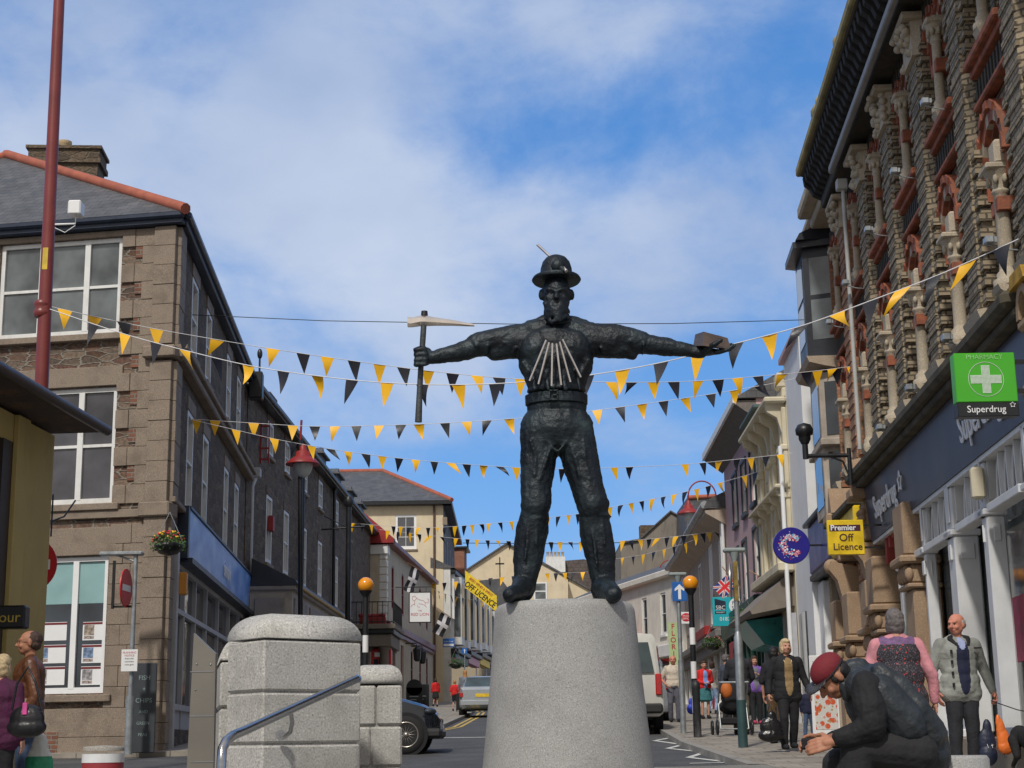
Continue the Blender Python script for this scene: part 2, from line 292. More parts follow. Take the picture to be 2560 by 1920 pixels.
class Thing:
    def __init__(s, name, label, cat, x=0, y=0, z=0, th=0, sgn=1, zb=None, group=None, kind=None, empty=True):
        """th: heading of the local along-axis, clockwise from +Y for facades (mode F) - see Fac; props use rot about z"""
        s.o = bpy.data.objects.new(name, None); s.o.empty_display_size = .3; C.objects.link(s.o)
        s.o.location = (x, y, z); s.o.rotation_euler = (0, 0, th); s.sgn = sgn; s.zb = 0 if zb is None else zb
        s.o['label'] = label; s.o['category'] = cat
        if group: s.o['group'] = group
        if kind: s.o['kind'] = kind
    def part(s, name, mb, mat, parent=None, label=None):
        par = parent or s.o
        ob = mesh_obj(name, mb, mat, s.sgn, s.zb); ob.parent = par
        if label: ob['label'] = label
        return ob
def mesh_obj(name, mb, mat, sgn=1, zb=0):
    me = bpy.data.meshes.new(name)
    vs = [(a, b * sgn, c - zb) for a, b, c in mb.v]
    me.from_pydata(vs, [], [tuple(dict.fromkeys(f)) for f in mb.f]); 
    bm = bmesh.new(); bm.from_mesh(me); bmesh.ops.recalc_face_normals(bm, faces=bm.faces)
    uv = bm.loops.layers.uv.new('UVMap')
    for f in bm.faces:
        f.smooth = mb.sm[f.index] if f.index < len(mb.sm) else False
        n = f.normal; ax = max(range(3), key=lambda i: abs(n[i]))
        for l in f.loops:
            c = l.vert.co
            if abs(n[2]) < .5 and abs(abs(n[0]) - abs(n[1])) < .35: l[uv].uv = (c.x * .71 + c.y * .71 * (1 if n[0] * n[1] < 0 else -1), c.z + zb)
            else: l[uv].uv = (c.y, c.z + zb) if ax == 0 else ((c.x, c.z + zb) if ax == 1 else (c.x, c.y))
    bm.to_mesh(me); bm.free()
    ob = bpy.data.objects.new(name, me); C.objects.link(ob)
    me.materials.append(mat)
    return ob
def single(name, label, cat, mb, mat, x=0, y=0, z=0, rot=0, group=None, kind=None):
    ob = mesh_obj(name, mb, mat); ob.location = (x, y, z); ob.rotation_euler = (0, 0, rot)
    if label: ob['label'] = label
    if cat: ob['category'] = cat
    if group: ob['group'] = group
    if kind: ob['kind'] = kind
    return ob
def copy_tree(o, parent=None):
    c = o.copy(); C.objects.link(c); c.parent = parent
    for ch in list(o.children): copy_tree(ch, c)
    return c
def facade(name, label, x, y, heading, side, zb, cat='building', group=None):
    """heading in degrees clockwise from +Y; side 'R' = stands right of the street, 'L' = left. along = away from the camera"""
    return Thing(name, label, cat, x, y, zb, th=PI / 2 - R_(heading), sgn=(1 if side == 'R' else -1), zb=zb, group=group)
def bake(name, mb, mat, parent, voxel, smooth=3, disp=0, dscale=.1, label=None, zones=None, sgn=1, zb=0, parts=True):
    """union of the shapes in mb as ONE continuous skin (voxel remesh), optionally with a worn relief"""
    me = bpy.data.meshes.new('tmp'); me.from_pydata([tuple(p) for p in mb.v], [], [tuple(dict.fromkeys(f)) for f in mb.f])
    bm = bmesh.new(); bm.from_mesh(me); bmesh.ops.recalc_face_normals(bm, faces=bm.faces); bm.to_mesh(me); bm.free()
    o = bpy.data.objects.new('tmp', me); C.objects.link(o)
    md = o.modifiers.new('r', 'REMESH'); md.mode = 'VOXEL'; md.voxel_size = voxel
    if smooth: sm = o.modifiers.new('s', 'SMOOTH'); sm.factor = .6; sm.iterations = smooth
    if disp:
        tx = bpy.data.textures.new('d', 'CLOUDS'); tx.noise_scale = dscale; tx.noise_depth = 3
        dm = o.modifiers.new('d', 'DISPLACE'); dm.texture = tx; dm.strength = disp; dm.mid_level = .5; dm.texture_coords = 'LOCAL'
    dg = bpy.context.evaluated_depsgraph_get(); m2 = bpy.data.meshes.new_from_object(o.evaluated_get(dg))
    bpy.data.objects.remove(o); bpy.data.meshes.remove(me)
    m2.name = name
    for p in m2.polygons: p.use_smooth = True
    m2.materials.clear(); m2.materials.append(mat)
    for (zm, zc, zr) in (zones or []):
        if zm.name not in [q.name for q in m2.materials]: m2.materials.append(zm)
        mi = [q.name for q in m2.materials].index(zm.name); zc = Vector(zc)
        for p in m2.polygons:
            d = p.center - zc
            if (d.x / zr[0]) ** 2 + (d.y / zr[1]) ** 2 + (d.z / zr[2]) ** 2 < 1: p.material_index = mi
    ob = bpy.data.objects.new(name, m2); C.objects.link(ob); ob.parent = parent
    if label: ob['label'] = label
    return ob
def text_part(name, txt, size, mat, parent, loc, xdir, updir, ext=.004, label=None, align='CENTER', sx=1., bold=0., shear=0, ref=None):
    """flat lettering standing on a sign, in the parent's own coordinates; xdir = reading direction"""
    cu = bpy.data.curves.new('t', 'FONT'); cu.body = txt; cu.size = size; cu.extrude = ext; cu.align_x = align; cu.align_y = 'CENTER'; cu.offset = bold; cu.shear = shear; cu.resolution_u = 3
    o = bpy.data.objects.new('t', cu); C.objects.link(o)
    dg = bpy.context.evaluated_depsgraph_get(); me = bpy.data.meshes.new_from_object(o.evaluated_get(dg)); bpy.data.objects.remove(o)
    X = Vector(xdir).normalized(); Z = Vector(updir).normalized(); Nn = X.cross(Z)
    M = Matrix((X * sx, Z, Nn)).transposed().to_4x4(); M.translation = Vector(loc)
    me.transform(M); me.materials.clear(); me.materials.append(mat); me.name = name
    ob = bpy.data.objects.new(name, me); C.objects.link(ob); ob.parent = parent
    if label: ob['label'] = label
    return ob
def holes_wall(mb, a0, a1, h0, h1, holes, b=0, rev=.18, back=None):
    """front sheet with rectangular openings and their reveals"""
    A = sorted({a0, a1, *[v for q in holes for v in q[:2]]}); H = sorted({h0, h1, *[v for q in holes for v in q[2:4]]})
    A = [v for v in A if a0 <= v <= a1]; H = [v for v in H if h0 <= v <= h1]
    for i in range(len(A) - 1):
        for j in range(len(H) - 1):
            ca, ch = (A[i] + A[i + 1]) / 2, (H[j] + H[j + 1]) / 2
            if any(q[0] < ca < q[1] and q[2] < ch < q[3] for q in holes): continue
            mb.quad((A[i], b, H[j]), (A[i + 1], b, H[j]), (A[i + 1], b, H[j + 1]), (A[i], b, H[j + 1]))
    for q in holes:
        x0, x1, y0, y1 = q[:4]; r = b - rev
        mb.quad((x0, b, y0), (x1, b, y0), (x1, r, y0), (x0, r, y0)); mb.quad((x0, b, y1), (x1, b, y1), (x1, r, y1), (x0, r, y1))
        mb.quad((x0, b, y0), (x0, b, y1), (x0, r, y1), (x0, r, y0)); mb.quad((x1, b, y0), (x1, b, y1), (x1, r, y1), (x1, r, y0))
    if back:
        d = -back
        mb.quad((a0, b, h0), (a0, b, h1), (a0, d, h1), (a0, d, h0)); mb.quad((a1, b, h0), (a1, b, h1), (a1, d, h1), (a1, d, h0))
        mb.quad((a0, d, h0), (a1, d, h0), (a1, d, h1), (a0, d, h1)); mb.quad((a0, d, h1), (a1, d, h1), (a1, b, h1), (a0, b, h1))
    return mb
def window(T, a0, a1, h0, h1, fm, gm, b=-.06, cols=1, rows=2, fw=.055, sill=None, mull=None, name='window', depth=.07, label=None, curtain=None, sashbar=.035):
    """sash window: frame mesh with its pane and sill as sub-parts"""
    m = MB(); bf = b; bb = b - depth
    m.box(a0, a0 + fw, bb, bf, h0, h1); m.box(a1 - fw, a1, bb, bf, h0, h1); m.box(a0 + fw, a1 - fw, bb, bf, h1 - fw, h1); m.box(a0 + fw, a1 - fw, bb, bf, h0, h0 + fw * 1.3)
    iw, ih = (a1 - a0 - 2 * fw), (h1 - h0 - 2 * fw)
    for i in range(1, rows):
        c = h0 + fw + ih * i / rows; m.box(a0 + fw, a1 - fw, bb + .01, bf - .012, c - sashbar / 2, c + sashbar / 2)
    for i in range(1, cols):
        c = a0 + fw + iw * i / cols; m.box(c - sashbar * .4, c + sashbar * .4, bb + .014, bf - .016, h0 + fw, h1 - fw)
    for c in (mull or []): m.box(c - .06, c + .06, bb + .004, bf + .006, h0 + fw, h1 - fw)
    w_ = T.part(name, m, fm, label=label)
    g = MB(); g.quad((a0 + .01, bb + .02, h0 + .01), (a1 - .01, bb + .02, h0 + .01), (a1 - .01, bb + .02, h1 - .01), (a0 + .01, bb + .02, h1 - .01))
    T.part('pane', g, gm, w_)
    if curtain:
        c = MB(); n = 14
        for k in range(n):
            x0 = a0 + fw + iw * k / n; x1 = a0 + fw + iw * (k + 1) / n; d0 = bb + .026 + .008 * (k % 2); d1 = bb + .026 + .008 * ((k + 1) % 2)
            c.quad((x0, d0, h0 + fw), (x1, d1, h0 + fw), (x1, d1, h0 + fw + ih * curtain), (x0, d0, h0 + fw + ih * curtain))
        T.part('net_curtain', c, pm('net_curtain', (.55, .55, .52), .9), w_)
    if sill:
        s_ = MB().bbox(a0 - .09, a1 + .09, -.14, .09, h0 - .12, h0 - .004, .012); T.part('sill', s_, sill, w_)
    return w_
def G(x, y):
    """street level"""
    if y > 150: y = 150 + (y - 150) * .2
    if y >= 13.5: return .38 + .0375 * y + .01 * x
    if y >= 8.4: return .886 + .01 * x * max(0, (y - 11) / 2.5)
    if y <= 6: return 0.
    return .886 * math.ceil((y - 6) / 2.4 * 5) / 5
class SubF:
    """a second facade direction of the same building"""
    def __init__(s, T, x, y, heading, side):
        s.o = T.o; s.sgn = 1 if side == 'R' else -1; s.zb = 0
        s.M = (Matrix.Translation(T.o.location) @ Matrix.Rotation(T.o.rotation_euler.z, 4, 'Z')).inverted() @ Matrix.Translation((x, y, 0)) @ Matrix.Rotation(PI / 2 - R_(heading), 4, 'Z')
    def part(s, name, mb, mat, parent=None, label=None):
        ob = mesh_obj(name, mb, mat, s.sgn, 0); ob.data.transform(s.M)
        ob.parent = parent or s.o
        if label: ob['label'] = label
        return ob
def road_at(px, py, dz=-.1):
    d = ray(px, py); t = (.38 + dz - 1.5) / (d.z - .0375 * d.y - .01 * d.x); return CAM + d * t

# materials used by the setting
m_asph = pm('asphalt', (.075, .076, .08), .85, .3, 1.2, .5, grain=-.5, dirt=((.05, .05, .052), .5))
m_pave = brick('paving', (.33, .295, .25), (.27, .245, .21), (.13, .12, .105), .6, .45, .012, rough=.85, bumpd=.004)
m_kerb = granite('kerb_granite', (.30, .285, .26), sc=120)
m_paint = pm('road_paint', (.62, .62, .58), .7, .15, 12, .2, dirt=((.25, .25, .24), .7))
m_yel = pm('yellow_paint', (.55, .38, .08), .7, .2, 12, .2, dirt=((.2, .16, .08), .7))
m_ground = pm('ground_concrete', (.22, .21, .19), .9, .25, .8, .4, grain=-.3)
XS = [-400, -80, -40, -20, -14, -11, -9, -7, -5, -3, -1, 1, 3, 5, 7, 9, 12, 16, 24, 40, 80, 400]
def sheet(name, ys, fx0, fx1, dz, mat, nx=8, kind='structure', th=0):
    mb = MB(); prev = None
    for y in ys:
        a, b = fx0(y), fx1(y); row = [(a + (b - a) * i / nx, y) for i in range(nx + 1)]
        if prev:
            for i in range(nx):
                q = [prev[i], prev[i + 1], row[i + 1], row[i]]
                mb.quad(*[(x, yy, G(x, yy) + dz) for x, yy in q])
                if th and i == 0: mb.quad(*[(x, yy, G(x, yy) + dz + z) for x, yy, z in ((*q[0], 0), (*q[3], 0), (*q[3], -th), (*q[0], -th))])
                if th and i == nx - 1: mb.quad(*[(x, yy, G(x, yy) + dz + z) for x, yy, z in ((*q[1], 0), (*q[2], 0), (*q[2], -th), (*q[1], -th))])
        prev = row
    return single(name, None, None, mb, mat, kind=kind)
mb = MB()                                            # one ground sheet, with the flight of steps up to the little square
ysg = [-60, -20, 0, 6 - 1e-3] + [v for k in range(5) for v in (6 + k * .48 + 1e-3, 6 + (k + 1) * .48 - 1e-3)] + [8.41, 11, 13.5, 16, 20.9, 21, 30, 45, 60, 80, 110, 150, 300, 700, 1500]
dzg = lambda y: 0 if y < 20.95 else -.13
for j in range(len(ysg) - 1):
    for i in range(len(XS) - 1):
        p = [(XS[i], ysg[j]), (XS[i + 1], ysg[j]), (XS[i + 1], ysg[j + 1]), (XS[i], ysg[j + 1])]
        mb.quad(*[(x, y, G(x, y) + dzg(y)) for x, y in p])
single('ground', None, None, mb, m_ground, kind='structure')
def itp(tab):
    def f(y):
        if y <= tab[0][0]: return tab[0][1]
        for (a, b), (c, d) in zip(tab[:-1], tab[1:]):
            if y <= c: return b + (d - b) * (y - a) / (c - a)
        return tab[-1][1]
    return f
kerbR = itp([(20, 3.0), (29, 2.95), (37, 3.25), (60, 3.4), (72, 3.1), (85, 2.0), (100, .4), (125, -2.5)])
kerbL = itp([(33.0, -4.9), (36, -4.1), (40, -3.0), (45, -2.1), (63, -1.8), (75, -1.9), (90, -2.2), (110, -2.4), (125, -2.4)])
sheet('road', [21, 25, 29, 31, 33], lambda y: -60, kerbR, -.1, m_asph, 14)
sheet('road', [33, 36, 40, 45, 55, 63, 72, 85, 100, 125], kerbL, kerbR, -.1, m_asph, 8)
sheet('pavement', [8.45, 13.5, 17, 20.9], lambda y: 3.2, lambda y: 9.5, .004, m_pave, 6)
sheet('pavement', [21, 25, 29, 33, 37, 45, 55, 60, 72, 85, 100, 125], lambda y: kerbR(y) + .14, lambda y: max(kerbR(y) + 3, 9.5), .0, m_pave, 6)
sheet('pavement', [33, 36, 40, 45, 55, 63, 75, 90, 110, 125], lambda y: -10, lambda y: kerbL(y) - .14, .0, m_pave, 6)
sheet('kerb', [21, 25, 29, 33, 37, 45, 55, 60, 72, 85, 100, 125], kerbR, lambda y: kerbR(y) + .14, .003, m_kerb, 1, th=.13)
sheet('kerb', [33, 36, 40, 45, 55, 63, 75, 90, 110, 125], lambda y: kerbL(y) - .14, kerbL, .003, m_kerb, 1, th=.13)
mb = MB()                                            # pavement in front of the corner building and across the side street mouth
for x0, x1 in ((-20, -7.3), (-7.3, -4.9)):
    f0 = lambda x: 30.95 + (-x - 6.9) * .173 - .55; f1 = lambda x: 33.0
    v = [(x0, f0(x0)), (x1, f0(x1) if x1 < -7 else 31.0), (x1, 33), (x0, 33 + 2)]
    mb.prism([p for p in v], 0, 1, 'c')
mb.v = [(x, y, G(x, y) + (0.002 if z else -.13)) for x, y, z in mb.v]
single('pavement', None, None, mb, m_pave, kind='structure')
# painted markings
def stripe(pts, wd, mat, name='road_marking', dz=-.094):
    mb = MB()
    for p, q in zip(pts[:-1], pts[1:]):
        p, q = Vector(p[:2]), Vector(q[:2]); d = (q - p).normalized(); n = Vector((d.y, -d.x)) * wd / 2; p = p - d * wd * .35; q = q + d * wd * .35
        mb.quad(*[(v.x, v.y, G(v.x, v.y) + dz) for v in (p + n, q + n, q - n, p - n)])
    return single(name, None, None, mb, mat, kind='structure')
r6 = lambda a, b: (1580 + a * .2411, 1520 + b * .2411)
zz = [road_at(*r6(*p)) for p in ((380, 1352), (235, 1378), (530, 1420), (370, 1458), (760, 1498), (590, 1552), (1010, 1602))]
stripe(zz, .11, m_paint)
stripe([road_at(*r6(630, 1616)), road_at(*r6(1130, 1606))], .13, m_paint, dz=-.09)
stripe([road_at(1100, 1845), road_at(1262, 1843)], .25, m_paint)
for dx in (0, .2): stripe([(2.62 + dx, 21.05), (2.60 + dx, 22.6)], .09, m_yel, 'yellow_line')
for dx in (0, .2): stripe([(kerbL(y) + .25 + dx, y) for y in (43, 46, 50, 56, 62, 68)], .1, m_yel, 'yellow_line')

# ---------------------------------------------------------------- shared building materials
m_gran_w = granite('building_granite', (.25, .20, .155), .5, 55, (.11, .088, .066), .8)
m_rub = rubble('brown_rubble', [(.10, .055, .035), (.17, .10, .07), (.075, .055, .045), (.20, .15, .11), (.12, .06, .045)], (.24, .215, .18), (2.4, 7, 1))
m_rub2 = rubble('dark_rubble', [(.10, .072, .048), (.14, .102, .068), (.07, .052, .038), (.11, .08, .052), (.165, .125, .088)], (.14, .115, .085), (2.4, 5.5, 1))
m_white = pm('white_paint', (.72, .73, .72), .5, .07, 3, .2, dirt=((.42, .36, .28), .5))
m_whitec = pm('white_upvc', (.8, .81, .82), .35, .03, 3, .05)
m_glassd = glassm('window_glass', (.025, .032, .04))
m_glassg = glassm('grey_glass', (.10, .115, .12), .12)
m_glassv = glassm('violet_glass', (.05, .05, .058), .15)
m_slate = brick('slate', (.085, .088, .095), (.115, .115, .12), (.05, .05, .055), .28, .2, .008, rough=.6, bumpd=.006)
m_redtile = pm('ridge_tile', (.34, .10, .06), .8, .2, 3, .4)
m_navy = pm('navy_paint', (.02, .032, .06), .4, .2, 3, .2)
m_black = pm('black_iron', (.012, .013, .016), .4, .2, 5, .2)
m_steel = pm('galvanised_steel', (.36, .39, .41), .42, .2, 9, .1, metal=.6)
m_pot = pm('chimney_pot', (.55, .42, .25), .8, .15, 8, .2)

# ---------------------------------------------------------------- LEFT: the stone corner building
CB = facade('stone_building', 'three storey granite and rubble corner building with a slate hipped roof, far left', -6.9, 31, -80.2, 'R', 1.4)
BF = SubF(CB, -6.9, 31, -80.2, 'R'); BS = SubF(CB, -6.9, 31, -4, 'L')
WF = 12.0
hw = [(1.19, 3.91, 9.86, 11.93), (1.17, 3.9, 6.33, 8.73), (1.2, 3.9, 2.59, 5.27), (5.4, 8.1, 9.86, 11.93), (5.4, 8.1, 6.33, 8.73), (5.4, 8.1, 2.59, 5.27)]
mb = holes_wall(MB(), 0, WF, 1.2, 12.12, hw); BF.part('wall', mb, m_rub)
sw = [(2.5, 3.5, 10.0, 11.75), (5.1, 6.1, 10.0, 11.75), (9.5, 10.5, 10.0, 11.75), (12.1, 13.1, 10.0, 11.75), (2.4, 3.4, 6.52, 8.7), (5.1, 6.1, 6.52, 8.7), (9.5, 10.5, 6.52, 8.7), (12.1, 13.1, 6.52, 8.7), (1.05, 16.2, 1.9, 5.25)]
mb = holes_wall(MB(), 0, 16.6, 1.2, 12.12, sw)
mb.quad((16.6, 0, 1.2), (16.6, 0, 12.3), (16.6, -9, 12.3), (16.6, -9, 1.2))
BS.part('wall', mb, m_rub2)
# granite blocks: quoins, lintels, jambs, bands of the front
random.seed(3)
g1 = MB()
def blocks(mb, a0, a1, h0, h1, b0, b1, gap=.007, rowh=.39, split=True, skip=.0):
    n = max(1, round((h1 - h0) / rowh))
    for i in range(n):
        c0 = h0 + (h1 - h0) * i / n; c1 = h0 + (h1 - h0) * (i + 1) / n
        cuts = [a0, a1]
        if split and a1 - a0 > .55: cuts = [a0, a0 + (a1 - a0) * (.4 if i % 2 else .62), a1]
        if split and a1 - a0 > .9: cuts = [a0, a0 + (a1 - a0) * (.26 if i % 2 else .42), a0 + (a1 - a0) * (.62 if i % 2 else .74), a1]
        for j, (x0, x1) in enumerate(zip(cuts[:-1], cuts[1:])):
            if skip and j == 1 and i % 2: continue
            mb.bbox(x0 + gap / 2, x1 - gap / 2, b0, b1 + random.uniform(-.008, .01), c0 + gap / 2, c1 - gap / 2, .007)
blocks(g1, .42, 1.17, 6.3, 12.07, -.02, .05, skip=1); blocks(g1, .42, 1.17, 1.9, 5.9, -.02, .05)
blocks(g1, 3.93, 5.38, 6.3, 12.07, -.02, .05, skip=1); blocks(g1, 3.93, 5.38, 1.9, 5.9, -.02, .05); blocks(g1, 8.15, WF, 1.9, 12.07, -.02, .05)
for h0, h1 in ((11.94, 12.07), (8.75, 9.16), (5.29, 5.85)):
    for a0 in (1.05, 5.3): g1.bbox(a0, a0 + 2.95, -.02, .052, h0, h1, .012)
for a0 in (1.0, 5.3):
    for h in (9.73, 6.2, 2.44): g1.bbox(a0, a0 + 3.05, -.15, .14, h - .02, h + .12, .015)
g1.bbox(.4, WF, -.02, .09, 6.02, 6.18, .01)
blocks(g1, .42, WF, 1.2, 2.3, -.02, .06, rowh=.5)
g1.bbox(1.0, 2.2, -.02, .055, 2.0, 2.3, .01)
BF.part('granite_dressing', g1, m_gran_w)
g2 = MB(); blocks(g2, -.02, .45, 1.2, 6.0, -.3, .11, split=False); blocks(g2, -.02, .45, 6.3, 9.2, -.3, .11, split=False); blocks(g2, -.02, .45, 9.55, 12.07, -.3, .11, split=False)
g2.bbox(-.1, .55, -.3, .2, 6.0, 6.3, .03); g2.bbox(-.12, .58, -.3, .22, 9.25, 9.5, .03)
BF.part('corner_pier', g2, m_gran_w)
g2 = MB(); blocks(g2, 0.0, .75, 6.3, 9.2, -.02, .1, split=False, rowh=.39); blocks(g2, 0.0, .75, 9.55, 12.07, -.02, .1, split=False); blocks(g2, 0.0, .5, 1.2, 6.0, -.02, .1, split=False)
g2.bbox(0, 15.4, -.02, .22, 9.28, 9.45, .03); g2.bbox(0, 15.4, -.02, .3, 9.45, 9.56, .02); g2.bbox(0, 16.6, -.02, .16, 6.3, 6.42, .02)
for q in sw[:8]: g2.bbox(q[0] - .12, q[1] + .12, -.02, .035, q[3], q[3] + .3, .01)
BS.part('granite_dressing', g2, m_gran_w)
m_brk = brick('old_red_brick', (.17, .07, .045), (.24, .10, .06), (.22, .19, .16), .22, .09, .014)
ib = MB()                                        # rough brick let into the quoins and under the window
for i in range(15):
    h = 6.35 + i * .39
    if i % 2 and h < 12: ib.bbox(.62, .88, 0, .03, h + .02, h + .36, .01); ib.bbox(4.3, 4.7, 0, .03, h + .02, h + .36, .01)
ib.bbox(2.05, 3.2, 0, .07, 1.3, 1.86, .01)
BF.part('brick_patch', ib, m_brk)
for (a0, a1, h0, h1), mull, rows, gm in ((hw[0], [1.97, 2.98], 2, m_glassg), (hw[1], [1.95, 2.98], 2, m_glassv), (hw[2], [1.9, 2.95], 1, m_glassd), (hw[3], [6.2, 7.2], 2, m_glassg), (hw[4], [6.2, 7.2], 2, m_glassv), (hw[5], [6.2, 7.2], 1, m_glassd)):
    window(BF, a0, a1, h0, h1, m_white if rows == 2 else m_whitec, gm, b=-.05, rows=rows, fw=.09, mull=mull, sashbar=.06)
teal = MB()
for x0, x1 in ((1.3, 1.84), (1.96, 2.89), (3.01, 3.8)): teal.quad((x0, -.095, 4.35), (x1, -.095, 4.35), (x1, -.095, 5.17), (x0, -.095, 5.17))
BF.part('window_blind', teal, pm('teal_blind', (.25, .42, .43), .5, .1, 2, 0))
for q in sw[:8]: window(BS, *q, m_white, m_glassd, b=.01, depth=.17, rows=2, fw=.1, sill=m_gran_w, sashbar=.05)
# eaves, gutter and hipped roof
ev = MB(); ev.bbox(-.2, WF + .2, -.1, .22, 12.08, 12.22, .02); ev.bbox(-.25, WF + .3, .16, .32, 12.18, 12.33, .04)
BF.part('gutter', ev, m_navy)
ev = MB(); ev.bbox(-.1, 14.4, -.1, .22, 12.08, 12.22, .02); ev.bbox(-.25, 14.4, .16, .32, 12.18, 12.33, .04)
BS.part('gutter', ev, m_navy)
def fpt(S, a, b, c):
    v = Vector((a, b * S.sgn, c)); return S.M @ v
def part_local(T, name, pts_faces, mat, parent=None):
    """faces given in the thing's local space"""
    mb = MB()
    for f in pts_faces: mb.quad(*[tuple(p) for p in f])
    ob = mesh_obj(name, mb, mat, 1, 0); ob.parent = parent or T.o; return ob
A = fpt(BF, -.3, .32, 12.3); B = fpt(BF, WF + .3, .32, 12.3); Cc = fpt(BS, 14.4, .32, 12.3); D = Cc + (B - A)
bpy.context.view_layer.update(); P1 = CB.o.matrix_world.inverted() @ at(15, 390, 36.4); P2 = P1 + (Cc - A).normalized() * 8
rf = part_local(CB, 'roof', [(A, B, P1), (A, P1, P2, Cc), (B, D, P2, P1), (Cc, P2, D), (A, B, D, Cc)], m_slate)
rt = MB(); rt.tube([A + Vector((0, 0, .03)), P1 + Vector((0, 0, .04))], .12, 8); rt.tube([P1 + Vector((0, 0, .04)), P2 + Vector((0, 0, .04))], .12, 8); rt.tube([B, P1], .12, 8)
ob = mesh_obj('ridge_tile', rt, m_redtile); ob.parent = rf
ch = MB(); cx, cy = 1.2, 0
ch.box(2.3, 4.1, -2.6, -1.8, 12.4, 15.3); ch.box(2.2, 4.2, -2.7, -1.7, 15.3, 15.42); ch.box(2.25, 4.15, -2.65, -1.75, 15.42, 15.6); ch.box(2.3, 4.1, -2.6, -1.8, 15.6, 15.68)
chn = BF.part('chimney', MB(), m_rub2, rf); bpy.data.objects.remove(chn)
chM = MB(); Q = at(176, 470, 38.5)
chT = SubF(CB, Q.x, Q.y, -4, 'L')
cT = at(176, 398, 38.5).z; chM.box(-.9, 0, -.85, .85, 12.2, cT - .45); chM.box(-.98, .08, -.93, .93, cT - .45, cT - .32); chM.box(-.94, .04, -.89, .89, cT - .32, cT - .08); chM.box(-1.0, .1, -.95, .95, cT - .08, cT)
ck = chT.part('chimney', chM, m_rub2, rf)
pt = MB().lathe([(.15, cT), (.16, cT + .2), (.18, cT + .22), (.18, cT + .3)], (-.45, -.1, 0), 14); chT.part('chimney_pot', pt, m_pot, ck) if False else chT.part('chimney_pot', pt, m_pot, rf)
# shopfront along the street side
sf = MB(); sf.bbox(.62, .84, 0, .16, 1.3, 5.4, .01)
for a in (1.05, 2.75, 4.6, 6.6, 9, 11.5, 14, 16.1): sf.box(a - .05, a + .05, -.14, .02, 1.9, 5.25)
sf.box(1.05, 16.2, -.12, .03, 4.25, 4.35); sf.box(1.0, 16.2, -.16, .05, 2.28, 2.4); sf.box(1.0, 16.2, -.14, -.01, 1.2, 2.28); sf.box(1.0, 16.2, -.14, .03, 5.17, 5.27)
BS.part('shopfront_frame', sf, pm('grey_powdercoat', (.42, .43, .46), .5, .08, 4, .1))
BS.part('shop_window', MB().quad((1.05, -.07, 2.35), (16.2, -.07, 2.35), (16.2, -.07, 5.2), (1.05, -.07, 5.2)), m_glassd)
fs = MB(); fs.prism([(.05, 5.4), (.14, 5.4), (.2, 6.42), (.05, 6.44)], 1.75, 16.4, 'a')
mt, N_, L_, b_ = newmat('blue_fascia'); t_ = N_.new('ShaderNodeTexCoord'); n_ = N_.new('ShaderNodeTexNoise'); n_.inputs['Scale'].default_value = .9; n_.inputs['Detail'].default_value = 4; mpp = N_.new('ShaderNodeMapping'); mpp.inputs['Scale'].default_value = (1, 2.5, 1)
L_.new(t_.outputs['UV'], mpp.inputs[0]); L_.new(mpp.outputs[0], n_.inputs['Vector']); r_ = ramp(N_, [(.3, (.12, .28, .75)), (.55, (.24, .46, .92)), (.75, (.45, .62, .95))]); L_.new(n_.outputs[0], r_.inputs[0]); L_.new(r_.outputs[0], b_.inputs['Base Color']); b_.inputs['Roughness'].default_value = .35
fa = BS.part('fascia', fs, mt)
fe = MB(); fe.bbox(1.5, 1.74, 0, .22, 5.36, 6.46, .01); fe.bbox(16.4, 16.48, 0, .22, 5.36, 6.46, .01); fe.box(1.7, 16.4, .05, .24, 6.43, 6.48); fe.box(1.7, 16.4, 0, .3, 5.28, 5.39)
BS.part('fascia_trim', fe, m_navy)
tM = BS.M @ Vector((9.2, -.19, 5.9)); dx = (BS.M.to_3x3() @ Vector((1, 0, 0))); 
text_part('lettering', 'simply', .62, m_whitec, CB.o, tM, dx, (0, 0, 1), .01)
al = MB().bbox(.88, 1.08, .02, .3, 4.55, 5.0, .02); BS.part('alarm_box', al, pm('orange_plastic', (.6, .25, .03), .4, .1, 3, 0))
# downpipe at the far end
dp = MB().tube([(15.9, .12, 6.6), (15.9, .12, 9.2), (16.1, .2, 9.5)], .06); dp.bbox(15.98, 16.3, .05, .35, 9.5, 9.8, .03); BS.part('downpipe', dp, pm('grey_paint', (.42, .44, .46), .5, .1, 4, .1))
cm = MB().bbox(14.3, 14.8, .1, .5, 11.6, 12.4, .03); cm.tube([(14.4, .4, 12.3), (14.4, .4, 12.9)], .03); cm.ell((14.4, .4, 12.95), (.08, .08, .16)); BS.part('aerial', cm, m_black)

# ---------------------------------------------------------------- LEFT: long dark rubble terrace
TR = facade('rubble_terrace', 'long dark rubble stone terrace with white sash windows and dormers on the left', -7.92, 45.55, 1, 'L', 1.9)
w3 = [(s, s + 1.05, 10.65, 11.75) for s in (3.8, 7.2, 11.3, 15.4, 20.3, 24.8)]
w2 = [(s, s + 1.05, 7.2, 9.35) for s in (3.8, 7.2, 11.3, 15.4, 20.3, 25.0)]
w1 = [(s, s + 1.05, 3.9, 6.0) for s in (15.4, 20.3, 25.0)]
mb = holes_wall(MB(), .4, 34, 1.3, 11.98, w3 + w2 + w1, back=8); TR.part('wall', mb, m_rub2)
for q in w3 + w2 + w1: window(TR, *q, m_white, m_glassd, b=.01, depth=.15, rows=2, cols=2, fw=.1, sill=m_gran_w, sashbar=.045)
lt = MB()
for q in w3 + w2 + w1: lt.bbox(q[0] - .15, q[1] + .15, -.02, .03, q[3] + .002, q[3] + .28, .01)
TR.part('lintel', lt, m_rub)
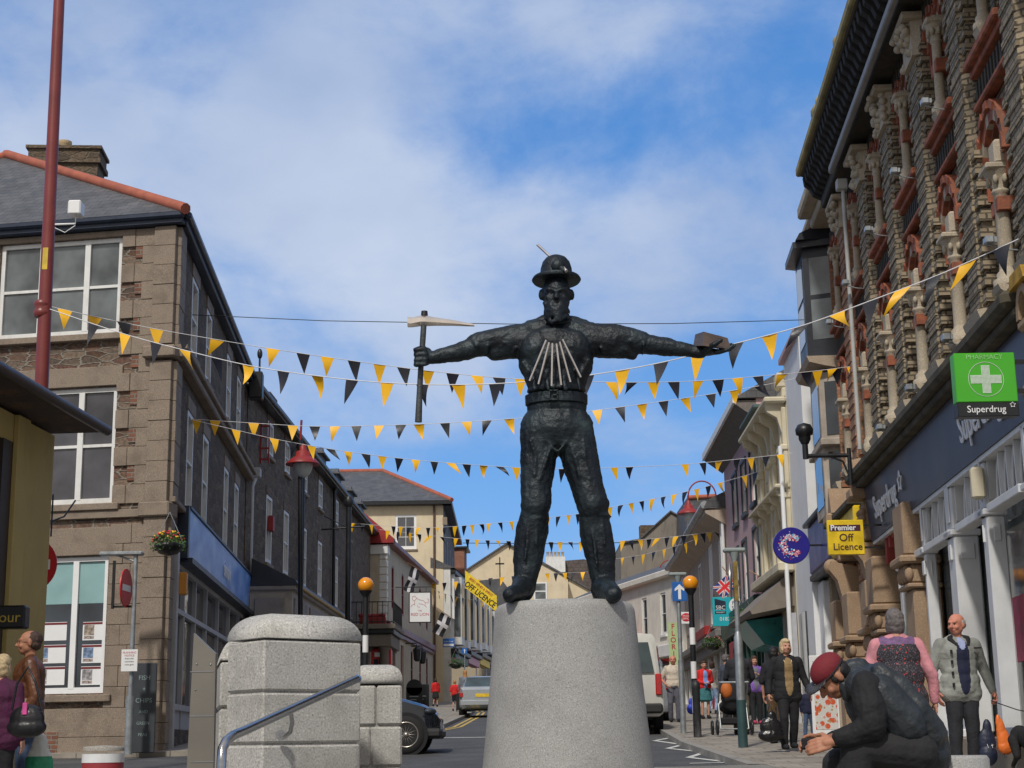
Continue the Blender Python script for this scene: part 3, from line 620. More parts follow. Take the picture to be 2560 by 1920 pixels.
ev = MB().bbox(.2, 34.2, -.1, .34, 11.96, 12.1, .02); ev.bbox(.2, 34.2, .26, .42, 12.02, 12.18, .03); TR.part('gutter', ev, m_black)
rm = MB(); rm.prism([(.4, 12.12), (-4, 14.2), (-8.4, 12.12)], .2, 34.2, 'a'); rfo = TR.part('roof', rm, m_slate)
for s in (15.2, 20.0, 24.6, 28.6):
    d = MB(); d.prism([(s - .15, 12.14), (s + 1.5, 12.14), (s + 1.5, 12.7), (s + .67, 13.1), (s - .15, 12.7)], -2.2, .1, 'b'); d.box(s - .3, s + 1.65, -2.3, .25, 12.72, 12.79)
    TR.part('dormer', d, m_slate, rfo)
dp = MB()
for s in (10.6, 19.2): dp.tube([(s, .12, 1.6), (s, .12, 12.0)], .07)
TR.part('downpipe', dp, m_black)
cs = MB().box(12.2, 13.6, -2.4, -1.5, 12.6, 14.5); cs.box(12.1, 13.7, -2.5, -1.4, 14.4, 14.58); TR.part('chimney', cs, m_rub2, rfo)
rb = MB()
for c in (0, .35, .7, 1.05): rb.box(2.4, 2.46, .04, .3, 10.2 + c, 10.25 + c)
rb.box(2.4, 2.46, .02, .07, 10.1, 11.4); rb.box(2.4, 2.46, .27, .31, 10.1, 11.4); TR.part('wall_bracket', rb, pm('red_paint', (.28, .02, .02), .5, .15, 4, .1))
TR.part('alarm_box', MB().bbox(4.0, 4.3, .02, .2, 8.2, 8.7, .02), MATS['red_paint'])
# projecting stone shop unit with a lead roof
KS = facade('stone_shop_unit', 'single storey pale stone shop unit with dark lead roof below the rubble terrace', -6.55, 46.3, .5, 'L', 2.0)
mb = MB().box(0, 13.4, -1.25, 0, 1.7, 6.1); KS.part('wall', mb, granite('pale_stone', (.40, .36, .31), .7, 50, (.2, .17, .14), .7))
pn = MB()
for a in (.3, 3.6, 7.0, 10.2): pn.bbox(a, a + 2.6, 0, .06, 4.9, 5.8, .02)
pn.bbox(-.08, 0, -1.1, -.2, 4.9, 5.8, .02); pn.bbox(-.1, 13.5, -1.3, .12, 6.0, 6.14, .03); KS.part('panel', pn, granite('grey_stone', (.27, .25, .24), .7, 50))
KS.part('roof', MB().prism([(.2, 6.14), (.1, 6.3), (-1.2, 6.95), (-1.2, 6.14)], -.1, 13.5, 'a'), pm('lead', (.03, .035, .05), .45, .25, 2, .3))
KS.part('shop_window', MB().quad((.3, .02, 2.6), (13, .02, 2.6), (13, .02, 4.6), (.3, .02, 4.6)), m_glassd)
KS.part('gutter', MB().bbox(-.05, 13.4, .05, .2, 6.1, 6.2, .02), pm('gold_trim', (.35, .22, .05), .5))

# portico with balcony over the pavement
PO = facade('stone_portico', 'dark stone portico with iron balcony rail over the left pavement beside the inn', -5.65, 72, 1, 'L', 3.0)
m_pst = granite('portico_stone', (.19, .165, .135), .6, 60)
mb = MB(); zt = at(950, 1560, 72).z
for a in (.15, 3.4):
    for b in (-.35, -2.2):
        mb = MB().lathe([(.3, 2.9), (.3, 3.2), (.24, 3.25), (.2, zt - 1.15), (.28, zt - 1.08), (.28, zt - 1.0)], (a + .2, b, 0), 14); PO.part('column', mb, m_pst)
mb = MB().bbox(0, 4.2, -2.5, 0, zt - 1.0, zt - .45, .02); mb.bbox(-.2, 4.4, -2.6, .2, zt - .22, zt, .02); PO.part('entablature', mb, m_pst)
mb = MB().bbox(-.12, 4.32, -2.55, .12, zt - .44, zt - .225, .02); PO.part('cornice', mb, m_black)
mb = MB()
for k in range(12): a = -.1; b = -2.55 + k * .24; mb.tube([(a, b, zt), (a, b, zt + 1.0)], .018, 5)
for k in range(18): mb.tube([(-.1 + k * .25, .1, zt), (-.1 + k * .25, .1, zt + 1.0)], .018, 5)
for h in (zt + .1, zt + 1.0): mb.tube([(-.1, -2.55, h), (-.1, .1, h)], .025, 5); mb.tube([(-.1, .1, h), (4.2, .1, h)], .025, 5)
PO.part('balcony_rail', mb, m_black)
mb = MB().bbox(.3, .7, -1.5, -.3, zt + .02, zt + .35, .02)
for k in range(14): mb.ell((.5 + random.uniform(-.15, .15), -1.45 + .08 * k, zt + .42), (.12, .12, .1), 6, 4)
PO.part('flower_trough', mb, MATS['red_paint'])
pbx = at(955, 1640, 73).x
PB = Thing('telephone_box', 'red telephone box standing under the stone portico', 'telephone box', pbx, 73, G(pbx, 73), group=None)
pk = (at(955, 1618, 73).z - G(pbx, 73)) / 2.4
mb = MB().bbox(-.45, .45, -.45, .45, 0, 2.3 * pk, .03); mb.ell((0, 0, 2.3 * pk), (.45, .45, .15)); PB.part('body', mb, pm('phonebox_red', (.5, .015, .02), .4, .1, 3, .05))
PB.part('sign_panel', MB().box(-.3, .3, -.47, -.45, 2.02 * pk, 2.18 * pk), m_whitec)
mb = MB()
for i in range(3):
    for j in range(6): mb.box(-.34 + i * .235, -.13 + i * .235, -.465, -.45, (.35 + j * .27) * pk, (.58 + j * .27) * pk)
PB.part('pane', mb, m_glassd)

# ---------------------------------------------------------------- LEFT: the inn
IN = facade('inn', 'cream two storey inn with maroon trim, lanterns and red gutter beyond the portico', -6.55, 80, 3.4, 'L', 3.3)
m_cream2 = pm('inn_render', (.50, .44, .34), .85, .1, 1.5, .2, dirt=((.25, .21, .16), .5)); m_mar = pm('maroon_paint', (.17, .015, .02), .4, .2, 3, .1)
EH = at(988, 1357, 81).z
hi = [(a, a + .9, 8.4, 10.7) for a in (2, 6, 10, 14, 17.5)] + [(a, a + .9, 4.6, 6.8) for a in (2, 10, 14, 17.5)] + [(5.6, 6.9, 3.3, 6.8)]
IN.part('wall', holes_wall(MB(), 0, 21, 2.8, EH - .2, hi, back=6), m_cream2)
for q in hi[:9]: window(IN, *q, m_mar, m_glassd, b=-.02, fw=.1)
IN.part('door', MB().quad((5.6, -.1, 3.3), (6.9, -.1, 3.3), (6.9, -.1, 6.8), (5.6, -.1, 6.8)), m_mar)
qn = MB()
for i in range(22): qn.bbox(-.02, .45 if i % 2 else .3, -.35, .05, 3.0 + i * .39, 3.34 + i * .39, .02)
IN.part('quoin', qn, m_white)
IN.part('cornice', MB().bbox(-.15, 21, 0, .25, 7.3, 7.65, .03).bbox(-.1, 21, 0, .15, 7.1, 7.3, .02), m_mar)
IN.part('eaves_band', MB().bbox(-.15, .7, -.9, .1, EH - .7, EH - .21, .03), m_white)
IN.part('gutter', MB().bbox(-.1, 21.2, -.1, .4, EH - .2, EH + .05, .03), m_mar)
IN.part('roof', MB().prism([(.4, EH), (-3, EH + 2.1), (-6.4, EH)], .5, 21.2, 'a'), m_slate)
IN.part('gable_board', MB().prism([(.4, EH - .15), (.4, EH + .1), (-1.2, EH + 1.5), (-2.6, EH + 1.5), (-2.6, EH - .15)], -.3, .48, 'a'), MATS['red_paint'])
for a in (7.6, 10.2):
    l_ = MB().tube([(a, 0, 7.0), (a, .6, 7.0), (a, .65, 6.8)], .035, 6); l_.lathe([(.02, 6.85), (.25, 6.65), (.2, 6.1), (.1, 6.0)], (a, .65, 0), 6, False); IN.part('wall_lantern', l_, m_black)
# hanging sign of the inn, facing down the street
SG = Thing('hanging_sign', 'white hanging inn sign with red lion drawing and lettering, black frame', 'sign', at(1050, 1500, 77).x, 77, at(1050, 1555, 77).z)
SG.part('board', MB().bbox(-.5, .5, -.03, .03, 0, 1.42, .01), m_whitec)
fr = MB(); fr.box(-.54, -.5, -.04, .04, 0, 1.42); fr.box(.5, .54, -.04, .04, 0, 1.42); fr.box(-.54, .54, -.04, .04, -.04, 0); fr.box(-.54, .54, -.04, .04, 1.42, 1.46)
fr.tube([(-1.2, 0, 1.7), (.6, 0, 1.7)], .025, 6); fr.tube([(-.3, 0, 1.46), (-.3, 0, 1.7)], .012, 5); fr.tube([(.3, 0, 1.46), (.3, 0, 1.7)], .012, 5)
SG.part('frame', fr, m_black)
m_redi = pm('red_ink', (.45, .03, .05), .6, .1, 3, 0)
text_part('lettering', 'RED LION', .2, m_redi, SG.o, (0, -.034, .36), (1, 0, 0), (0, 0, 1), .002); text_part('lettering', 'THE', .1, m_redi, SG.o, (0, -.034, .54), (1, 0, 0), (0, 0, 1), .002)
li = MB()                                             # small prowling lion in outline
for seg in ([(-.2, .62), (-.22, .78), (-.12, .88), (0, .82), (.12, .8), (.2, .72), (.2, .6)], [(.2, .72), (.32, .7), (.34, .84), (.28, .86)], [(-.22, .78), (-.3, .84), (-.3, .94), (-.2, .97), (-.12, .88)], [(-.2, .68), (-.32, .62), (-.36, .56)], [(-.05, .68), (.1, .66), (.18, .62)], [(-.1, .64), (-.08, .56), (0, .55)], [(.2, .6), (.26, .54)]):
    for p, q in zip(seg[:-1], seg[1:]): li.tube([(p[0] * 1.25, -.034, p[1] * 1.3), (q[0] * 1.25, -.034, q[1] * 1.3)], .009, 4)
SG.part('emblem', li, m_redi)

# ---------------------------------------------------------------- LEFT: tall cream house, frontal
YC = 103; XC = at(1108, 1300, YC).x
CH = facade('cream_house', 'tall cream rendered house with slate hipped roof and red ridge tiles behind the inn', XC, YC, -90, 'R', 4.1)
CF = SubF(CH, XC, YC, -90, 'R'); CS = SubF(CH, XC, YC, -.2, 'L')
m_cream = pm('cream_render', (.66, .56, .40), .9, .07, 1.2, .15, dirt=((.42, .34, .24), .4))
EC = at(1108, 1263, YC).z; wx0 = XC - at(1041, 1330, YC).x; wx1 = XC - at(988, 1330, YC).x; wz0, wz1 = at(1015, 1373, YC).z, at(1015, 1287, YC).z
CF.part('wall', holes_wall(MB(), 0, 16, 3.5, EC, [(wx0, wx1, wz0, wz1)]), m_cream)
window(CF, wx0, wx1, wz0, wz1, m_whitec, m_glassg, b=-.04, rows=3, cols=2, fw=.16, sill=m_gran_w, curtain=.35)
hs_ = [(a, a + 1.1, h, h + 2.3) for a in (2.5, 7, 12, 17) for h in (13.2, 9)]
CS.part('wall', holes_wall(MB(), .08, 21, 3.5, EC, hs_, back=12), pm('slate_hung', (.10, .10, .11), .8, .2, 2, .3))
for q in hs_: window(CS, *q, m_white, m_glassd, b=-.02, fw=.12)
CS.part('bay_window', MB().bbox(.3, 2.6, 0, .7, 9.5, 12.6, .03), m_white)
CF.part('gutter', MB().bbox(-.6, 16.3, -.1, .6, EC - .02, EC + .25, .03), m_black); CS.part('gutter', MB().bbox(-.6, 21.3, -.1, .6, EC - .02, EC + .27, .03), m_black)
dpx = XC - at(1086, 1400, YC).x
CF.part('downpipe', MB().tube([(dpx, .09, 4.1), (dpx, .09, EC)], .075, 6), pm('brown_pipe', (.10, .06, .045), .5))
CF.part('air_vent', MB().box(dpx - .85, dpx - .55, 0, .03, EC - 1.3, EC - .8), pm('vent_brown', (.25, .2, .15), .7))
A = fpt(CF, -.6, .6, EC + .25); B = fpt(CF, 16.3, .6, EC + .25); Cc = fpt(CS, 21.3, .6, EC + .25); D = Cc + (B - A)
bpy.context.view_layer.update()
inv = CH.o.matrix_world.inverted(); P1 = inv @ at(957, 1177, YC + 6.5); P2 = inv @ at(700, 1177, YC + 6.5) ; P2.z = P1.z; P3 = P1 + (Cc - A) * .35
rf = part_local(CH, 'roof', [(A, B, P2, P1), (A, P1, P3, Cc), (B, D, P2), (Cc, P3, P1, P2, D), (A, B, D, Cc)], m_slate)
rt = MB().tube([A, P1, P2], .16, 6); ob = mesh_obj('ridge_tile', rt, m_redtile); ob.parent = rf
# red brick end and the run of bay-windowed shops beyond
BE = facade('brick_house', 'narrow red brick house end between the cream house and the bay windowed shops', at(1163, 1500, 128).x, 126, 2.2, 'L', 4.9)
BE.part('wall', MB().box(0, 3, -6, 0, 3.6, at(1163, 1372, 126).z), brick('red_brick', (.36, .12, .07), (.28, .09, .05), (.3, .25, .2))); BE.part('eaves', MB().bbox(-.2, 3.2, -6.2, .3, at(1163, 1372, 126).z, at(1163, 1366, 126).z, .03), m_black)
hues = [(.62, .62, .60), (.55, .33, .32), (.66, .64, .58), (.5, .5, .47)]
for k in range(4):
    s0 = 100.2 + k * 7; x0 = -3.65 + (s0 - 100) * .075 + .7 * (k > 0)
    T = facade('bay_window_shop', ['grey fronted shop with white upper bay below the cream house side wall', 'pink fascia shop with white bay windows, second past the cream house', 'white shop with yellow board and paired bay windows near the bend', 'last pale shop before the bend, mostly behind the pedestal'][k], XC + .45 + k * .62, 103 + k * 8, 4.4, 'L', G(-3, 103 + k * 8), group='bay windowed shops down the left side')
    z0 = G(-3, 103 + k * 8); ht = z0 + [8.6, 8.6, 7.9, 7.4][k]
    T.part('wall', MB().box(0, 7.9, -6, 0, z0 - .5, ht), pm('shop_render%d' % k, hues[k], .8, .1, 2, .2, dirt=((.3, .28, .25), .4)))
    T.part('roof', MB().prism([(.3, ht), (-3, ht + 1.5), (-6.2, ht)], -.1, 8.0, 'a'), m_slate)
    T.part('cornice', MB().bbox(0, 7.9, 0, .35, ht - .35, ht - .1, .03).bbox(0, 7.9, 0, .5, z0 + 3.1, z0 + 3.4, .04), m_black)
    for a in (.8, 4.6):
        b_ = MB().prism([(a, 0), (a + .4, .6), (a + 2.0, .6), (a + 2.4, 0)], z0 + 3.7, ht - .5, 'c'); bo = T.part('bay_window', b_, m_white)
        pn = MB(); pn.box(a + .55, a + 1.15, .6, .62, z0 + 4.2, ht - .9); pn.box(a + 1.25, a + 1.85, .6, .62, z0 + 4.2, ht - .9); pn.quad((a + .08, .14, z0 + 4.2), (a + .34, .53, z0 + 4.2), (a + .34, .53, ht - .9), (a + .08, .14, ht - .9))
        T.part('pane', pn, m_glassg, bo)
    T.part('fascia', MB().bbox(.1, 7.8, 0, .3, z0 + 2.55, z0 + 3.08, .02), [pm('green_fascia', (.03, .10, .05), .5), pm('pink_fascia', (.6, .25, .28), .5), pm('yellow_fascia', (.75, .5, .03), .5), m_navy][k])
    T.part('shop_window', MB().quad((.3, .01, z0 + .6), (7.6, .01, z0 + .6), (7.6, .01, z0 + 2.5), (.3, .01, z0 + 2.5)), m_glassd)
# ---------------------------------------------------------------- far end of the street
def poly_building(name, label, pts, Y, depth, mat, roofm=None, group=None):
    """gabled building whose front outline stands square to the street at distance Y"""
    P = [at(px, py, Y) for px, py in pts]; x = sum(p.x for p in P) / len(P); z = min(p.z for p in P)
    T = Thing(name, label, 'building', x, Y, z)
    mb = MB().prism([(p.x - x, p.z - z) for p in P], 0, depth, 'b'); T.part('wall', mb, mat); T._P = [(p.x - x, p.z - z) for p in P]; T._x = x; T._z = z; return T
def roof_edges(T, idx, over=.3, th=.18, depth=10, mat=None, name='roof'):
    mb = MB(); P = T._P
    for i, j in idx:
        (x0, z0), (x1, z1) = P[i], P[j]; mb.prism([(x0, z0 + .02), (x1, z1 + .02), (x1, z1 + th), (x0, z0 + th)], -over, depth, 'b')
    T.part(name, mb, mat or m_slate)
FG = poly_building('gabled_house', 'wide cream gable end house closing the street behind the statue legs', [(1100, 1775), (1100, 1470), (1163, 1430), (1268, 1361), (1488, 1484), (1488, 1775)], 150, 14, m_cream)
roof_edges(FG, [(1, 2), (2, 3), (3, 4)], depth=14.2)
F2 = poly_building('gabled_house', 'smaller cream gabled annexe with a white window in front of the wide gable', [(1300, 1775), (1300, 1395), (1350, 1406), (1420, 1447), (1420, 1775)], 146, 3.8, m_cream)
F2.part('roof', MB().prism([(F2._P[1][0], F2._P[1][1]), (F2._P[2][0], F2._P[2][1]), (F2._P[3][0] + .15, F2._P[3][1]), (F2._P[3][0] + .15, F2._P[3][1] + .15), (F2._P[2][0], F2._P[2][1] + .2), (F2._P[1][0], F2._P[1][1] + .2)], -.2, 3.8, 'b'), m_slate)
a, b = at(1335, 1500, 146), at(1367, 1456, 146); window(F2, a.x - F2._x, b.x - F2._x, a.z - F2._z, b.z - F2._z, m_whitec, m_glassg, b=.1, fw=.14) if False else None
wz = MB().box(a.x - F2._x, b.x - F2._x, -.08, -.02, a.z - F2._z, b.z - F2._z); wo = F2.part('window', wz, m_whitec)
gz = MB(); mz = (a.z + b.z) / 2 - F2._z; gz.box(a.x - F2._x + .13, b.x - F2._x - .13, -.1, -.081, a.z - F2._z + .1, mz - .06); gz.box(a.x - F2._x + .13, b.x - F2._x - .13, -.1, -.081, mz + .06, b.z - F2._z - .1); F2.part('pane', gz, m_glassg, wo)
CP = poly_building('slate_roofed_chapel', 'dark slate chapel roof with a cross finial below the cream gable', [(1150, 1775), (1190, 1452), (1252, 1446), (1285, 1490), (1310, 1775)], 141, 4, m_slate)
q = at(1250, 1446, 141); cz = MB().box(-.05, .05, 0, .1, 0, 1.9); cz.box(-.4, .4, 0, .1, 1.25, 1.38); cz.v = [(x + q.x - CP._x, y, z + q.z - CP._z) for x, y, z in cz.v]; CP.part('cross', cz, m_black)
RB = poly_building('slate_roofed_house', 'brown slated roof with row of chimney pots above the cream gable', [(1380, 1775), (1380, 1404), (1460, 1398), (1600, 1440), (1600, 1775)], 170, 8, brick('brown_tiles', (.13, .10, .09), (.10, .085, .08), (.07, .06, .055), .5, .4, .02))
cz = MB(); a, b = at(1364, 1410, 170), at(1412, 1394, 170); cz.box(a.x - RB._x, b.x - RB._x, -1, 0, a.z - RB._z - 1, b.z - RB._z); co = RB.part('chimney', cz, m_white)
for k in range(5):
    p = at(1369 + k * 9.3, 1393, 170); RB.part('chimney_pot', MB().lathe([(.13, -.05), (.12, .42), (.16, .44), (.16, .52)], (p.x - RB._x, -.5, p.z - RB._z), 8), m_pot, co)
# grey gable on the right and its white neighbour
GG = poly_building('grey_gabled_building', 'tall bare grey cement gable end building right of the statue', [(1556, 1775), (1552, 1360), (1598, 1352), (1676, 1281), (1800, 1352), (1800, 1775)], 96, 12, pm('cement_render', (.235, .21, .18), .95, .15, .6, .3, dirt=((.11, .10, .085), .75)))
roof_edges(GG, [(1, 2), (2, 3), (3, 4)], .15, .12, 12)
a = at(1600, 1313, 97); GG.part('chimney', MB().box(a.x - GG._x, a.x - GG._x + 1.0, 1, 2, a.z - GG._z - 1.5, a.z - GG._z), m_rub2)
SR = poly_building('slate_roofed_house', 'steep slate roof with orange ridge rising between the lamp and the pink house', [(1705, 1775), (1718, 1244), (1790, 1240), (1830, 1300), (1830, 1775)], 90, 6, m_slate)
p, q = SR._P[1], SR._P[2]; SR.part('ridge_tile', MB().tube([(p[0], 0, p[1]), (q[0], 0, q[1])], .13, 6), m_redtile)
# ---------------------------------------------------------------- RIGHT: low white row swinging left beyond the grey gable
m_wr = pm('white_render', (.70, .66, .58), .85, .08, 1.5, .2, dirt=((.4, .36, .3), .45))
WR = facade('white_shop_row', 'low white and cream shop row with dark windows curving left below the grey gable', 7.5, 70, -14, 'R', 2.8)
hh = [(a, a + .75, 6.3, 8.2) for a in (2.5, 5.2, 8.0, 10.6, 13.2, 15.8)]
WR.part('wall', holes_wall(MB(), 0, 22, 2.3, 9.1, hh, back=7), m_wr)
for q in hh: window(WR, *q, m_white, m_glassd, b=-.03, fw=.09, sill=m_white)
WR.part('parapet', MB().bbox(0, 22, -.1, .3, 8.85, 9.15, .04), m_wr); WR.part('roof', MB().prism([(.1, 9.15), (-3.5, 10.6), (-7, 9.15)], 0, 22, 'a'), m_slate)
WR.part('shop_window', MB().quad((.5, .02, 3.2), (21.5, .02, 3.2), (21.5, .02, 5.2), (.5, .02, 5.2)), m_glassd)
WR.part('fascia', MB().bbox(.3, 21.6, 0, .25, 5.25, 5.8, .03), m_white)
AW = Thing('shop_awning', 'red shop awning with white lettering beside the pedestal', 'awning', 5.35, 76, 5.3, R_(-20))
AW.part('canopy', MB().prism([(0, 0), (-1.3, -.15), (-1.3, .75), (0, 1.35)], -1.6, 1.3, 'a') if False else MB().prism([(-1.5, -.1), (1.0, .35), (1.0, 1.25), (-1.5, .8)], -.1, 1.0, 'b'), pm('awning_red', (.62, .035, .02), .6, .08, 3, .1))
text_part('lettering', 'under', .5, m_whitec, AW.o, (.15, -.105, .3), (1, 0, .17), (0, 0, 1), .004)
FB = Thing('banner', 'tall pale green banner reading FLORIST down its length', 'banner', 5.75, 58, 4.0)
FB.part('cloth', MB().box(-.17, .17, -.015, .015, 0, 1.75), pm('pale_green', (.42, .55, .28), .7, .08, 3, .05))
for i, c in enumerate('FLORIST'): text_part('lettering', c, .26, m_redi, FB.o, (0, -.02, 1.6 - i * .245), (1, 0, 0), (0, 0, 1), .003, bold=.004)

# ---------------------------------------------------------------- RIGHT: beige terrace with slate canopy
R3 = (6.95, 44.0, 1.3)
def r3p(s): return (6.95 + math.sin(R_(1.3)) * s, 44 + math.cos(R_(1.3)) * s)
m_beige = pm('beige_render', (.44, .36, .29), .9, .12, 1.2, .25, dirt=((.24, .2, .17), .5))
BT = facade('beige_terrace', 'beige rendered terrace with grey sagging slate eaves and white windows on the right', *r3p(8.6), 1.3, 'R', 2.3)
hh = [(1.6, 3.0, 5.6, 8.4), (5.0, 6.6, 5.6, 8.6), (9.5, 11.0, 5.6, 8.4), (13.2, 16.2, 6.0, 8.2)]
BT.part('wall', holes_wall(MB(), 0, 18, 2.0, 9.3, hh, back=7), m_beige)
for q in hh: window(BT, *q, m_whitec, m_whitec if q[0] < 9 else m_glassg, b=-.02, fw=.1, rows=2, cols=2, sill=m_gran_w)
BT.part('roof', MB().prism([(.75, 9.15), (.6, 9.45), (-3.6, 11.4), (-7, 9.3)], -.05, 18.1, 'a'), m_slate)
BT.part('gutter', MB().tube([(0, .7, 9.28), (6, .72, 9.2), (12, .7, 9.05), (18, .7, 9.1)], .14, 8), pm('lead_grey', (.33, .34, .35), .5, .3, 3, .2))
BT.part('soffit', MB().prism([(0, 9.2), (.7, 9.1), (.68, 9.0), (0, 8.6)], 0, 18, 'a'), m_beige)
fs = MB().bbox(.3, 17.5, 0, .5, 4.9, 5.15, .03); fs.bbox(.3, 17.5, 0, .3, 4.5, 4.9, .03); BT.part('fascia', fs, pm('dull_fascia', (.18, .17, .16), .7))
BT.part('shop_window', MB().quad((.4, .02, 2.6), (17.6, .02, 2.6), (17.6, .02, 4.45), (.4, .02, 4.45)), m_glassd)
mm = MB()
for a in (.3, 2.4, 4.6, 6.8, 9, 11.2, 13.4, 15.6, 17.5): mm.box(a, a + .14, .02, .14, 2.0, 4.5)
BT.part('shopfront_frame', mm, m_white)
BT.part('shutter', MB().bbox(3.6, 7.4, .3, .55, 5.15, 5.5, .04), MATS['red_paint'])
BT.part('downpipe', MB().tube([(.1, .12, 2.4), (.1, .12, 9.0)], .06, 6).tube([(.5, .12, 2.4), (.5, .12, 9.0)], .06, 6), m_white)
# pink house
m_pink = pm('pink_render', (.50, .34, .35), .9, .07, 1.4, .2, dirt=((.33, .24, .24), .4))
PK = facade('pink_house', 'pink rendered three storey house with dark framed windows and slate eaves', *r3p(-.3), 1.3, 'R', 2.1)
hh = [(.8, 1.9, 8.2, 9.75), (2.95, 4.05, 8.2, 9.75), (5.35, 6.5, 8.2, 9.75), (.8, 1.95, 5.95, 7.45), (3.6, 4.6, 5.6, 7.4), (5.7, 7.0, 5.6, 7.4)]
PK.part('wall', holes_wall(MB(), 0, 8.9, 1.8, 11.1, hh, back=7), m_pink)
m_dkf = pm('dark_frame', (.035, .045, .055), .5)
for q in hh:
    fo = window(PK, *q, m_white, m_glassg, b=-.03, fw=.08)
    sr = MB(); x0, x1, y0, y1 = q
    sr.box(x0 - .09, x0 - .002, 0, .05, y0 - .12, y1 + .1); sr.box(x1 + .002, x1 + .09, 0, .05, y0 - .12, y1 + .1); sr.box(x0, x1, 0, .05, y1 + .002, y1 + .1); sr.box(x0, x1, 0, .1, y0 - .12, y0 - .002); PK.part('surround', sr, m_dkf, fo)
PK.part('roof', MB().prism([(.65, 11.0), (-3, 13), (-7, 11)], -.1, 9.3, 'a'), m_slate); PK.part('soffit', MB().prism([(0, 10.95), (.6, 10.95), (.6, 10.85), (0, 10.4)], 0, 9.3, 'a'), pm('soffit', (.16, .14, .13), .8))
PK.part('fascia_board', MB().bbox(-.1, 9.3, .6, .68, 10.85, 11.08, .01), m_white)
PK.part('shopfront', MB().bbox(0, 8.8, 0, .35, 4.7, 5.45, .03).bbox(0, 8.8, 0, .15, 1.8, 2.5, .02), pm('dark_green', (.015, .06, .045), .4, .15, 3, .1))
PK.part('shop_window', MB().quad((.2, .03, 2.5), (8.6, .03, 2.5), (8.6, .03, 4.7), (.2, .03, 4.7)), m_glassd)
mm = MB()
for a in (0, .9, 2.2, 3.3, 4.4, 5.8, 7.2, 8.6): mm.box(a, a + .16, .03, .2, 1.8, 4.7)
PK.part('shopfront_frame', mm, MATS['dark_green'])
PK.part('mural_sign', MB().bbox(4.5, 6.5, .2, .36, 3.8, 4.5, .03), pm('mural_red', (.35, .04, .04), .6, .5, 5, 0))
# cream ornate house
m_crm = pm('cream_stucco', (.60, .54, .40), .85, .1, 1.6, .3, dirt=((.33, .28, .2), .55)); m_teal = glassm('teal_glass', (.04, .10, .115), .2)
CR = facade('cream_ornate_house', 'cream stucco house with scrolled brackets, pilasters and narrow teal windows', *r3p(-5.7), 1.3, 'R', 2.0)
hh = [(a, a + 1.0, y0, y1) for a in (.7, 3.2) for y0, y1 in ((5.85, 7.1), (7.6, 8.35), (8.75, 9.4))]
CR.part('wall', holes_wall(MB(), 0, 5.4, 1.7, 9.9, hh, back=7), m_crm)
for q in hh: window(CR, *q, m_crm, m_teal, b=-.03, fw=.1)
o = MB()
for a in (0, .42, 2.0, 2.7, 4.5, 5.05): o.bbox(a, a + .26, 0, .12, 5.6, 9.6, .02); o.bbox(a - .04, a + .3, 0, .2, 7.3, 7.45, .03); o.bbox(a - .04, a + .3, 0, .2, 8.5, 8.65, .03)
CR.part('pilaster', o, m_crm)
for a in (.1, 1.3, 2.5, 3.7, 4.9):
    o = MB(); o.prism([(0, 9.7), (.5, 9.7), (.46, 9.5), (.22, 9.35), (.12, 8.95), (0, 8.85)], a, a + .2, 'a'); o.prism([(0, 7.55), (.34, 7.55), (.3, 7.4), (.14, 7.3), (.1, 6.95), (0, 6.85)], a, a + .18, 'a'); CR.part('bracket', o, m_crm)
o = MB(); o.bbox(-.1, 5.5, 0, .55, 9.7, 9.85, .04); o.bbox(-.05, 5.45, 0, .38, 7.55, 7.66, .03); o.bbox(-.05, 5.45, 0, .4, 5.5, 5.75, .04); CR.part('cornice', o, m_crm)
CR.part('parapet', MB().bbox(0, 5.4, -.4, .08, 9.85, 10.1, .03).bbox(.05, .5, -.3, .2, 10.1, 10.5, .05), m_crm); CR.part('coping', MB().bbox(2.4, 5.5, -.2, .5, 10.1, 10.2, .02), pm('verdigris', (.06, .10, .10), .6))
CR.part('downpipe', MB().tube([(-.02, .2, 2.0), (-.02, .2, 8.6)], .055, 8), m_whitec)
CR.part('shop_blind', MB().prism([(0, 5.4), (.1, 5.5), (1.1, 4.6), (1.05, 4.5), (0, 4.7)], .3, 5.2, 'a'), pm('brown_blind', (.20, .17, .14), .7, .15, 3, .1))
CR.part('teal_panel', MB().prism([(0, 4.6), (.95, 4.5), (.5, 3.9), (0, 3.8)], 2.4, 5.2, 'a'), pm('teal_board', (.03, .27, .27), .3, .4, 2, 0))
CR.part('shop_window', MB().quad((.2, .02, 2.3), (5.2, .02, 2.3), (5.2, .02, 4.4), (.2, .02, 4.4)), m_glassd)
mm = MB()
for a in (0, 1.2, 2.5, 3.8, 5.0): mm.box(a, a + .18, .02, .16, 1.7, 4.5)
CR.part('shopfront_frame', mm, MATS['grey_powdercoat'])
# white narrow house
R1 = (5.6, 18.7, 3.7)
def r1p(s): return (5.6 + math.sin(R_(3.7)) * s, 18.7 + math.cos(R_(3.7)) * s)
WN = facade('narrow_white_house', 'narrow plain white rendered house between the cream house and the dark oriel', *r1p(16.75), 3.0, 'R', 1.9)
WN.part('wall', MB().box(0, 3.0, -7, 0, 1.5, 10.7), pm('white_stucco', (.75, .76, .77), .85, .05, 1.5, .15, dirt=((.55, .55, .55), .35))); WN.part('coping', MB().bbox(-.05, 3.1, -7, .12, 10.7, 10.85, .02), m_pink)
WN.part('door', MB().box(1.2, 2.4, 0, .04, 2.0, 4.4), m_glassd)
